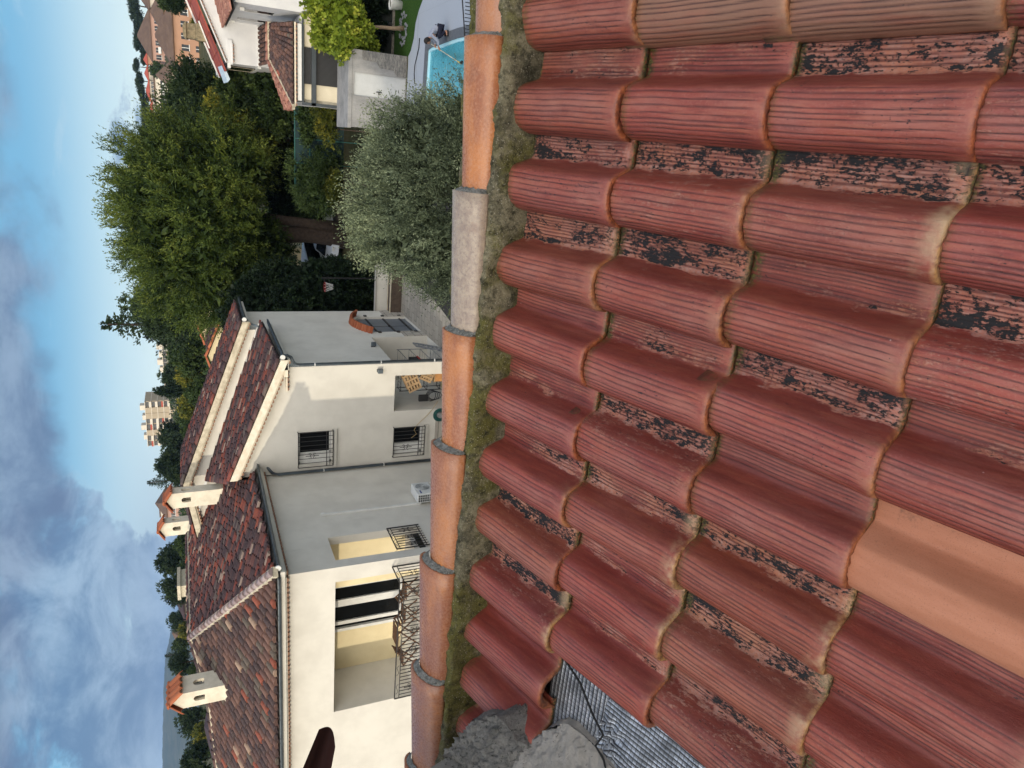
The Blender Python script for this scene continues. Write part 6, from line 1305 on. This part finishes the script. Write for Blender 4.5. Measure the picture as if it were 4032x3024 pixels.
fold_chair('brown folding chair at the right end of the balcony', -12.3, 16.9, rad(100)); fold_chair('brown folding chair beside the table, facing right', -13.1, 16.9, rad(90)); fold_chair('brown folding chair left of the table on the balcony', -14.6, 16.9, rad(-80))
t_ = thing('folding_table', 'small brown folding table between the balcony chairs', 'table', (-13.9, 17.4, FZ)); q = MB()
for i in range(7): q.box(-14.1+.09*i, -14.03+.09*i, 16.6, 17.2, .66+FZ, .68+FZ)
q.build('tabletop', M_BROWN, t_)
for s_ in (16.66, 17.14):
    q = MB(); q.bar((-14.1, s_, FZ), (-13.5, s_, FZ+.65), .035, .025, (0, 1, 0)); q.build('leg', M_BROWN, t_); q = MB(); q.bar((-13.5, s_, FZ), (-14.1, s_, FZ+.65), .035, .025, (0, 1, 0)); q.build('leg', M_BROWN, t_)
# plants below the front wall
def stems(label, x, y, z1, n, seed, name='oleander'):
    t = thing(name, label, 'plant', (x, y, G)); rg_ = np.random.default_rng(seed); q = MB(); P = []; D = []
    for i in range(n):
        tx, ty = x+rg_.normal()*.35, y+rg_.normal()*.25; tz = z1-rg_.random()*.8; pts = [(x+rg_.normal()*.08, y, G), ((x+tx)/2, (y+ty)/2, (G+tz)/2+.3), (tx, ty, tz)]; q.tube(pts, [.02, .014, .006], 5)
        for j in range(26):
            f_ = .55+.45*rg_.random(); p_ = np.array(pts[1])*(1-(f_-.5)*2)+np.array(pts[2])*((f_-.5)*2); P.append(p_); D.append(np.array([rg_.normal(), rg_.normal(), .7+abs(rg_.normal())*.6]))
    q.build('stems', M_BARK, t, fix=False); P = np.array(P); m_ = len(P); leafmesh('leaves', MMG, t, P, np.array(D), np.full(m_, .17), np.full(m_, .04), .75+rg_.normal(size=m_)*.15, rg_); return t
pz = at(1598, 2930, 1, 15.2); stems('tall oleander with pointed leaves rising above the leftmost ridge tile', pz[0], 15.2, pz[2], 9, 3); pz = at(1618, 2775, 1, 15.4); stems('smaller oleander sprig right of the tall one', pz[0], 15.4, pz[2], 4, 4)
# basketball hoop
hp = at(1280, 1095, 1, 32.2); t_ = thing('basketball_hoop', 'basketball hoop with red ring and white net on a slim post before the dark hedge', 'hoop', (hp[0], 32.2, G))
q = MB(); q.tube([(hp[0], 32.2, G), (hp[0], 32.2, hp[2]+.15)], .035, 8); q.build('post', M_RUBB, t_); rc = np.array(at(1279, 1130, 1, 32.0)); q = MB(); q.tube([(rc[0]+.22*math.cos(2*PI*i/20), 32.0+.22*math.sin(2*PI*i/20), rc[2]) for i in range(21)], .014, 6, False); q.build('ring', M_REDP, t_)
q = MB()
for i in range(10):
    a0, a1, a2 = 2*PI*i/10, 2*PI*(i+.5)/10, 2*PI*(i+1)/10
    for s_ in (1, -1): q.tube([(rc[0]+r_*math.cos(a), 32.0+r_*math.sin(a), z) for r_, a, z in ((.22, a0, rc[2]), (.16, a0+s_*PI/10, rc[2]-.17), (.11, a0, rc[2]-.36))], .006, 4, False)
q.build('net', M_WHITE, t_); q = MB(); q.box(hp[0]-.04, hp[0]+.04, 32.2, 32.24, hp[2]-.3, hp[2]+.12); q.bar((hp[0], 32.2, rc[2]), (rc[0]+.2, 32.0, rc[2]), .03); q.build('bracket', M_RUBB, t_)
# cars beyond the trunk
def car(label, x, y, z, rz, mat, L=4.2, Wd=1.75, H=1.45, van=False):
    t = thing('parked_car', label, 'car', (x, y, z)); M4 = Matrix.Translation((x, y, z)) @ Matrix.Rotation(rz, 4, 'Z'); w = Wd/2
    lo = [(-L/2, .35), (-L/2+.05, .75), (-L/2+.9, .90), (L/2-.6, .92), (L/2, .80), (L/2, .35)] if not van else [(-L/2, .35), (-L/2+.1, .9), (-L/2+.5, 1.05), (L/2-.1, 1.1), (L/2, .9), (L/2, .35)]
    hi = [(-L/2+.9, .88), (-L/2+1.55, H-.05), (-L/2+1.9, H), (L/2-1.1, H), (L/2-.6, H-.1), (L/2-.25, .9)] if not van else [(-L/2+.5, 1.0), (-L/2+1.1, H-.05), (-L/2+1.5, H), (L/2-.15, H), (L/2-.05, H-.1), (L/2-.05, 1.05)]
    q = MB(); q.prism([(a, -w, b) for a, b in lo], (0, Wd, 0)); q.prism([(a, -w+.12, b) for a, b in hi], (0, Wd-.24, 0)); q.build('body', mat, t, bevel=.06, M4=M4)
    q = MB(); q.prism([(a*.93-.02, -w+.105, b*.97+.01) for a, b in hi[:1]+hi[1:4]+hi[5:]], (0, .01, 0)); q.prism([(a*.93-.02, w-.115, b*.97+.01) for a, b in hi[:1]+hi[1:4]+hi[5:]], (0, .01, 0))
    q.prism([(hi[0][0]+.02, -w+.2, hi[0][1]+.04), (hi[1][0]-.02, -w+.25, hi[1][1]-.03), (hi[1][0]-.02, w-.25, hi[1][1]-.03), (hi[0][0]+.02, w-.2, hi[0][1]+.04)], (-.02, 0, .012)); q.build('window', M_GLASS, t, M4=M4)
    for sx in (-L/2+.8, L/2-.8):
        for sy in (-w, w-.2):
            q = MB(); q.tube([(sx, sy, .32), (sx, sy+.2, .32)], .32, 16); wh = q.build('wheel', M_RUBB, t, M4=M4); q = MB(); q.tube([(sx, sy-.01, .32), (sx, sy+.21, .32)], .18, 12); q.build('rim', M_STEEL, wh, M4=M4)
    for sy in (-w+.15, w-.4):
        q = MB(); q.box(-L/2-.02, -L/2+.06, sy, sy+.25, .62, .75); q.build('headlight', M_WHITE, t, M4=M4)
    return t
M_CARD = plain('dark_car_paint', (.03, .04, .045), (.025, .035, .04), 1, .25, .5); M_CARW = plain('white_car_paint', (.66, .70, .76), (.62, .66, .72), 1, .25, .5)
g1 = at(1262, 866, 2, G); car('dark car parked beyond the conifer trunk', g1[0]-.9, 47.2, G, rad(85), M_CARD); g2 = at(1322, 872, 2, G); car('white car nose just right of the conifer trunk', -6.0, 44.9, G, rad(60), M_CARW)
g3 = at(1345, 985, 2, G); car('white van with dark windows left of the conifer trunk', -8.2, 45.2, G, rad(65), M_CARW, 4.6, 1.9, 1.9, True)
t_ = thing('garden_shed', 'pale little wall and roof seen left of the conifer trunk', 'shed', (-9.2, 50, G)); q = MB(); q.box(-10.6, -7.6, 50, 52, G, 1.8); q.build('wall', M_CREAM, t_); q = MB(); q.prism([(-10.8, 49.8, 1.8), (-7.4, 49.8, 1.8), (-9.1, 49.8, 2.5)], (0, 2.4, 0)); q.build('roof', M_RB, t_)
# garden hose on the deck, white planter
t_ = thing('garden_hose', 'thin dark hose lying on the pale deck behind the pool', 'hose', tuple(at(1640, 200, 2, G))); q = MB(); hp_ = [at(X, Y, 2, G+.02) for X, Y in ((1652, 150), (1651, 165), (1649, 190), (1641, 225), (1634, 255), (1631, 290), (1633, 330))]
for p_ in hp_: p_[2] = G+.025
q.tube(hp_, .018, 6); q.build('hose', M_RUBB, t_, smooth=True)
pp = at(1582, 22, 2, G); t_ = thing('plant_pot', 'pale cylindrical plant pot on the lawn at the top right edge', 'pot', pp); q = MB(); q.lathe((pp[0], pp[1], G), [(0, 0), (.17, 0), (.23, .45), (.24, .50), (.20, .50), (.19, .42), (0, .42)], 18); q.build('pot', M_WHITE, t_, smooth=True, fix=False); q = MB(); q.lathe((pp[0], pp[1], G), [(0, .44), (.19, .44)], 18); q.build('soil', M_GND, t_, fix=False)
# pool skimmer dot
sk = at(1820, 246, 2, G-.10); t_ = thing('pool_skimmer', 'small black skimmer float on the pool water', 'skimmer', sk); q = MB(); q.lathe((sk[0], sk[1], G-.13), [(0, 0), (.06, 0), (.06, .06), (.03, .09), (0, .09)], 12); q.build('float', M_RUBB, t_, fix=False); q = MB(); q.lathe((sk[0], sk[1], G-.04), [(0, 0), (.02, 0), (.02, .03), (0, .03)], 8); q.build('knob', M_RUBB, t_, fix=False)
# ---------------- person crouching at the pool edge
M_SKIN = plain('skin', (.42, .22, .15), (.38, .20, .13), 9, .6); M_TOP = plain('grey_sweatshirt', (.33, .35, .42), (.28, .30, .37), 12, .9, bump=.3); M_JEAN = plain('dark_trousers', (.015, .017, .035), (.012, .014, .028), 12, .9); M_HAIR = plain('dark_hair', (.012, .009, .008), (.02, .015, .012), 30, .6); M_SHOE = plain('dark_shoes', (.02, .02, .022), (.03, .03, .03), 12, .7)
pb = np.array(at(1762, 128, 2, G+.02)); PE = thing('person', 'person in grey sweatshirt and dark trousers crouching at the pool edge with a pole', 'person', (pb[0], pb[1], G))
def skin(name, mat, verts, edges, rads, parent, sub=2):
    me = bpy.data.meshes.new(name); me.from_pydata([tuple(v) for v in verts], edges, []); o = bpy.data.objects.new(name, me); COL.objects.link(o); o.parent = parent
    md = o.modifiers.new('skin', 'SKIN'); md.use_smooth_shade = True
    for i, r_ in enumerate(rads):
        sv = me.skin_vertices[0].data[i]; sv.radius = (r_, r_) if not isinstance(r_, tuple) else r_
    me.skin_vertices[0].data[0].use_root = True
    s_ = o.modifiers.new('sub', 'SUBSURF'); s_.levels = sub; s_.render_levels = sub; me.materials.append(mat); return o
B0 = pb+[.02, 0, 0]     # between the feet; the person faces -x
def b(x, y, z): return B0+np.array([x, y, z])
# joints: facing -x, crouched on the heels, trunk leaning forward, arms reaching to the pole
pel = b(.10, 0, .30); wa = b(.02, 0, .43); chs = b(-.14, 0, .56); nk = b(-.27, 0, .63); hb = b(-.31, 0, .66); hc = b(-.37, 0, .70)
kL, kR = b(-.27, -.13, .36), b(-.24, .13, .33); aL, aR = b(.02, -.13, .09), b(.04, .13, .08); tL, tR = b(-.16, -.14, .04), b(-.14, .14, .04); hipL, hipR = b(.08, -.10, .29), b(.08, .10, .29)
shL, shR = b(-.20, -.17, .57), b(-.20, .17, .57); elL, elR = b(-.36, -.20, .38), b(-.34, .17, .36); wrL, wrR = b(-.52, -.10, .33), b(-.47, .06, .40)
V_ = [pel, wa, chs, nk, hb, shL, elL, wrL, shR, elR, wrR, hipL, kL, aL, tL, hipR, kR, aR, tR]
E_ = [(0, 1), (1, 2), (2, 3), (3, 4), (2, 5), (5, 6), (6, 7), (2, 8), (8, 9), (9, 10), (0, 11), (11, 12), (12, 13), (13, 14), (0, 15), (15, 16), (16, 17), (17, 18)]
skin('body', M_SKIN, V_, E_, [.10, .10, .11, .055, .05, .055, .04, .028, .055, .04, .028, .075, .055, .038, .03, .075, .055, .038, .03], PE)
skin('sweatshirt', M_TOP, [b(.11, 0, .30), wa, chs, b(-.245, 0, .62), shL, elL, b(-.49, -.115, .335), shR, elR, b(-.445, .07, .39)], [(0, 1), (1, 2), (2, 3), (2, 4), (4, 5), (5, 6), (2, 7), (7, 8), (8, 9)], [.135, .135, .145, .085, .078, .058, .042, .078, .058, .042], PE)
skin('trousers', M_JEAN, [b(.11, 0, .28), hipL, kL, b(0, -.13, .13), hipR, kR, b(.02, .13, .12)], [(0, 1), (1, 2), (2, 3), (0, 4), (4, 5), (5, 6)], [.125, .095, .075, .055, .095, .075, .055], PE)
for s_, a_v, t_v in ((-1, aL, tL), (1, aR, tR)): skin('shoe', M_SHOE, [a_v+np.array([.03, 0, -.045]), (a_v+t_v)/2+np.array([0, 0, -.02]), t_v], [(0, 1), (1, 2)], [.042, .042, .036], PE)
# head with nose, eyes, ears; hair
bm = bmesh.new(); bmesh.ops.create_icosphere(bm, subdivisions=3, radius=1)
HM = Matrix.Translation(tuple(hc)) @ Matrix.Rotation(rad(-28), 4, 'Y')
for v in bm.verts:
    x, y, z = v.co; v.co.x = x*.098+(-.012 if x < 0 and z < -.2 else 0)+(-.022 if (x < -.8 and abs(y) < .28 and -.35 < z < .05) else 0); v.co.y = y*.076*(1-.12*max(0, -z)); v.co.z = z*.115
me = bpy.data.meshes.new('head'); bm.to_mesh(me); bm.free(); me.transform(HM); me.materials.append(M_SKIN); me.polygons.foreach_set('use_smooth', [True]*len(me.polygons)); hd = bpy.data.objects.new('head', me); COL.objects.link(hd); hd.parent = PE
q = MB()
for s_ in (-1, 1): q.blob((-.088, s_*.030, .005), (.010, .013, .008), 6)
q.build('eyes', M_HAIR, hd, M4=HM); q = MB(); q.blob((-.092, 0, -.062), (.008, .024, .006), 6); q.build('mouth', plain('lips', (.30, .10, .08), (.28, .09, .07), 9, .6), hd, M4=HM); q = MB()
for s_ in (-1, 1): q.blob((.0, s_*.078, -.005), (.018, .010, .030), 6)
q.build('ears', M_SKIN, hd, M4=HM)
bm = bmesh.new(); bmesh.ops.create_icosphere(bm, subdivisions=3, radius=1)
bmesh.ops.delete(bm, geom=[v for v in bm.verts if v.co.x < -.45 and v.co.z < .42 or v.co.z < -.75], context='VERTS')
for v in bm.verts: n_ = 1+.05*mn.noise(v.co*6); v.co.x *= .112*n_; v.co.y *= .092*n_; v.co.z *= .130*n_
me = bpy.data.meshes.new('hair'); bm.to_mesh(me); bm.free(); me.transform(HM); me.materials.append(M_HAIR); me.polygons.foreach_set('use_smooth', [True]*len(me.polygons)); hr = bpy.data.objects.new('hair', me); COL.objects.link(hr); hr.parent = PE
# pole and hands: palm, four curled fingers and a thumb round the pole
POL = thing('cleaning_pole', 'thin pale pole held out over the pool water', 'pole', tuple(b(-.5, 0, .35))); p0, p1 = b(-.34, .30, .52), b(-.95, -1.05, -.05); p0 = wrR+np.array([.10, .26, .12]); dr_ = unit(np.array([-.55, -1.25, -.55])); p0 = wrR+np.array([-.05, 0, -.02])-dr_*.25; p1 = wrR+np.array([-.05, 0, -.02])+dr_*1.25
q = MB(); q.tube([p0, p1], .014, 8); q.build('shaft', M_FASC, POL); q = MB(); q.tube([p1-dr_*.02, p1+dr_*.14], [.022, .03], 8); q.build('fitting', plain('yellow_grip', (.55, .38, .08), (.5, .34, .07), 5, .5), POL); q = MB(); q.tube([p1+dr_*.1, p1+dr_*.9+np.array([-.15, 0, 0])], .009, 6); q.build('lower_rod', M_STEEL, POL)
for wrist, cen in ((wrR, wrR+np.array([-.05, 0, -.02])), (wrL, p0+dr_*.50)):
    q = MB(); q.tube([wrist, (wrist+cen)/2, cen+np.array([.025, 0, .01])], [.026, .036, .034], 8); q.build('hand', M_SKIN, PE, smooth=True)
    side = unit(np.cross(dr_, np.array([0, 0, 1.0]))); upv = np.cross(side, dr_)
    for i in range(4):
        c_ = cen+dr_*(.018*(i-1.5)); Lf = (.9, 1.0, .97, .8)[i]; q = MB(); q.tube([c_+(side*math.cos(a)+upv*math.sin(a))*.024 for a in np.linspace(-.3, 3.6*Lf, 6)], [.0095, .009, .009, .0085, .008, .007], 6); q.build('finger', M_SKIN, PE, smooth=True)
    q = MB(); q.tube([cen+dr_*-.03+side*.02, cen+dr_*-.035+upv*.028, cen+dr_*-.01+upv*.03-side*.02], [.012, .011, .009], 6); q.build('thumb', M_SKIN, PE, smooth=True)
# ================================================================== OUR CHIMNEY, FLASHING, CAP TILE (lower left of the roof)
k = MT('embossed_foil', .30, .5); co = k.attr('u'); cv2 = k.attr('v'); p = k.gen()
wu = k.math('SINE', k.math('MULTIPLY', co, 2*PI/.0145)); wv = k.math('SINE', k.math('MULTIPLY', cv2, 2*PI/.014)); cell = k.math('MULTIPLY', k.math('ABSOLUTE', wu), k.math('ABSOLUTE', wv))
nn = k.noise(p, 30, 5, .7); c = k.mix(k.ramp(nn, .35, .65), (.62, .65, .70), (.26, .28, .31)); c = k.mix(k.ramp(wu, -.45, -.9), c, (.035, .035, .04)); c = k.mix(k.ramp(wv, -.7, -.98, 0, .7), c, (.07, .07, .08)); c = k.mix(k.ramp(k.noise(p, 8, 4, .6), .5, .7, 0, .5), c, (.10, .105, .11))
k.col(c); k.b.inputs['Metallic'].default_value = .55; k.rough(k.ramp(k.noise(p, 60, 3, .6), .3, .7, .28, .55)); k.bump(k.math('ADD', k.math('MULTIPLY', cell, .6), k.math('ADD', wu, k.math('MULTIPLY', nn, 2.0))), .55, .0022); M_FOIL = k.m
def foil(name, quad, nu, nv, hump=0.0, seed=0, rot=False):
    vs = []; fs = []; U = []; Vv = []; A, B, C_, D = [np.array(q_, float) for q_ in quad]
    for j in range(nv+1):
        for i in range(nu+1):
            s, t = i/nu, j/nv; P_ = (A*(1-s)+B*s)*(1-t)+(D*(1-s)+C_*s)*t; x, y, z = P_
            e = mn.noise(Vector((x*5, y*5, seed)))*.006+mn.noise(Vector((x*22, y*14, seed+3)))*.004*hump; c_ = max(0, 1-math.hypot(x+1.93, y+.205)/.09)*hump; e += c_*.014*math.cos(9*math.atan2(y+.205, x+1.93))
            vs.append(rp(x, y, z+e)); U.append(x if not rot else y); Vv.append(y if not rot else x)
    for j in range(nv):
        for i in range(nu): a = j*(nu+1)+i; fs.append((a, a+1, a+nu+2, a+nu+1))
    me = bpy.data.meshes.new(name); me.from_pydata([tuple(v) for v in vs], [], fs)
    for n_, v in (('u', U), ('v', Vv)): me.attributes.new(n_, 'FLOAT', 'POINT').data.foreach_set('value', v)
    me.polygons.foreach_set('use_smooth', [True]*len(fs)); me.materials.append(M_FOIL); o = bpy.data.objects.new(name, me); COL.objects.link(o); o.parent = ROOF; return o
foil('valley_flashing', [(-2.35, .03, -.066), (-1.70, .03, -.080), (-1.70, -.24, -.082), (-2.35, -.24, -.050)], 60, 30, .3, 1, rot=True)
foil('valley_flashing', [(-2.25, -.165, -.040), (-1.70, -.19, -.085), (-1.70, -1.3, -.085), (-2.25, -1.3, -.02)], 50, 90, 1.0, 2)
q = MB(); q.tube([rp(-1.77, -.03, -.055), rp(-1.80, -.10, -.050), rp(-1.86, -.17, -.040), rp(-1.89, -.22, -.034), rp(-1.945, -.20, -.034), rp(-1.97, -.235, -.036), rp(-2.02, -.265, -.03)], .0035, 5, False); q.build('bitumen_seam', M_RUBB, ROOF)
# mortar collar of the chimney: a rough heap rising to the left
k = MT('rough_render', .96, .08); p = k.gen(); c = k.mix(k.ramp(k.noise(p, 16, 6, .7), .35, .65), (.40, .385, .355), (.25, .24, .225)); c = k.mix(k.ramp(k.noise(p, 5, 4, .6), .52, .68, 0, .7), c, (.13, .14, .09)); c = k.mix(k.ramp(k.noise(p, 90, 4, .7), .56, .66, 0, .8), c, (.045, .045, .042)); c = k.mix(k.ramp(k.noise(p, 160, 3, .6), .62, .7, 0, .7), c, (.48, .46, .42))
k.col(c); k.bump(k.noise(p, 85, 8, .8), 1.0, .022); M_ROUGH = k.m
k = MT('pale_rough_render', .96, .08); p = k.gen(); c = k.mix(k.ramp(k.noise(p, 16, 6, .7), .35, .65), (.58, .54, .49), (.46, .43, .39)); c = k.mix(k.ramp(k.noise(p, 45, 6, .8), .60, .66, 0, .9), c, (.07, .065, .06)); k.col(c); k.bump(k.noise(p, 80, 8, .8), 1.0, .018); M_ROUGHP = k.m
CHM = None
def heap(name, mat, outline, inner, z0, z1, seed, amp=.010, parent=None, steps=30):
    """outline/inner: polylines in roof coordinates, surface from foot (z0) up to the stack (z1)"""
    out = []; 
    def resample(P, n):
        P = [np.array(p_, float) for p_ in P]; d = [0]
        for a, b_v in zip(P[:-1], P[1:]): d.append(d[-1]+np.linalg.norm(b_v-a))
        return [np.array([np.interp(d[-1]*i/n, d, [p_[c_] for p_ in P]) for c_ in range(3)]) for i in range(n+1)]
    n = 170; A = resample(outline, n); B = resample(inner, n); vs = []; fs = []
    for i in range(n+1):
        for j in range(steps+1):
            t = j/steps; P_ = A[i]*(1-t)+B[i]*t; bul = 0.0; x, y, z = P_
            e = (round(mn.noise(Vector((x*13, y*13, z*13+seed)))*3)/3*.5+mn.noise(Vector((x*13, y*13, z*13+seed)))*.5)*amp+mn.noise(Vector((x*45, y*45, z*45+seed)))*amp*.55+mn.noise(Vector((x*110, y*110, z*110)))*amp*.55+abs(mn.noise(Vector((x*200, y*200, z*200))))*amp*.45; vs.append(rp(x+e*.8, y+e*.8, z+e+bul))
    for i in range(n):
        for j in range(steps): a = i*(steps+1)+j; fs.append((a, a+1, a+steps+2, a+steps+1))
    q = MB(); q.add(vs, fs); return q.build(name, mat, parent, smooth=True, fix=True)
q = MB(); st = [(-3.2, .22), (-2.21, .22), (-2.21, -1.4), (-3.2, -1.4)]
q.prism([rp(x, y, -.2) for x, y in st], RZ*.98); CHM = q.build('chimney', M_ROUGH, OWN)
_h = heap
def heap(name, mat, outline, inner, z0, z1, seed, amp, parent):
    q_ = [(p_[0], p_[1], -.16) for p_ in outline]
    _h(name, mat, outline, inner, z0, z1, seed, amp, parent); _h(name, mat, q_, outline, 0, 0, seed+1, amp*.7, parent, 5)
heap('mortar_collar', M_ROUGH, [(-2.45, .30, .02), (-2.25, .25, .04), (-2.181, .228, .05), (-2.127, .216, .05), (-2.037, .132, .05), (-2.032, .103, .05), (-2.043, .067, .05), (-2.061, .037, .05), (-2.075, .0, .02)], [(-2.45, .22, .16), (-2.21, .225, .16), (-2.205, .19, .15), (-2.205, .15, .15), (-2.205, .11, .15), (-2.205, .08, .15), (-2.205, .04, .16), (-2.205, -.02, .15)], 0, 0, 3, .020, CHM)
heap('mortar_collar', M_ROUGHP, [(-2.085, .03, .0), (-2.058, .008, .0), (-1.973, -.065, -.035), (-1.958, -.099, -.045), (-1.961, -.163, -.05), (-1.988, -.251, -.055), (-2.03, -.5, -.055), (-2.05, -1.2, -.05)], [(-2.205, .03, .12), (-2.205, .0, .14), (-2.205, -.06, .15), (-2.205, -.1, .15), (-2.205, -.17, .15), (-2.205, -.27, .15), (-2.205, -.5, .15), (-2.205, -1.2, .15)], 0, 0, 8, .015, CHM)
# cap tile on our chimney: dark underside against the bright wall
D0 = 2.35; tipA, tipB = EYE+rayd(1256, 2872)*D0, EYE+rayd(1320, 2942)*(D0*1.0); tl, tr_ = EYE+rayd(1120, 3200)*(D0*.98), EYE+rayd(1255, 3290)*(D0*.98)
ax1 = (tl-tipA); ax2 = (tr_-tipB); q = MB(); vs = []; n = 14; vw = -unit((tipA+tipB)/2-EYE)
for side in (0, 1):
    for (e0, e1) in ((tipA, tipB), (tl, tr_)):
        for i in range(n+1):
            t = i/n; w_ = np.linalg.norm(e1-e0); h_ = math.sin(PI*t)*w_*.42
            vs.append(e0*(1-t)+e1*t+(unit(tipA-tl)*(math.sin(PI*t)*.028 if e0 is tipA else 0))+np.array([0, 0, 1.0])*0+(-vw)*(h_-(.014 if side else 0)))
m_ = n+1
fs = [(i, i+1, m_+i+1, m_+i) for i in range(n)]+[(2*m_+i, 3*m_+i, 3*m_+i+1, 2*m_+i+1) for i in range(n)]+[(i, 2*m_+i, 2*m_+i+1, i+1) for i in range(n)]+[(m_+i, m_+i+1, 3*m_+i+1, 3*m_+i) for i in range(n)]+[(0, m_, 3*m_, 2*m_), (n, 2*m_+n, 3*m_+n, m_+n)]
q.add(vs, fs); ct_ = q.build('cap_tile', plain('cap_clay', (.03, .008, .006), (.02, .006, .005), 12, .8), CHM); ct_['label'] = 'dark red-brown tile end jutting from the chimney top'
q = MB(); q.prism([rp(-3.2, .24, .78), rp(-2.2, .24, .78), rp(-2.2, -1.42, .78), rp(-3.2, -1.42, .78)], RZ*.04); q.build('crown_slab', M_ROUGH, CHM)
for r_ in list(ROOTS): adopt(r_)
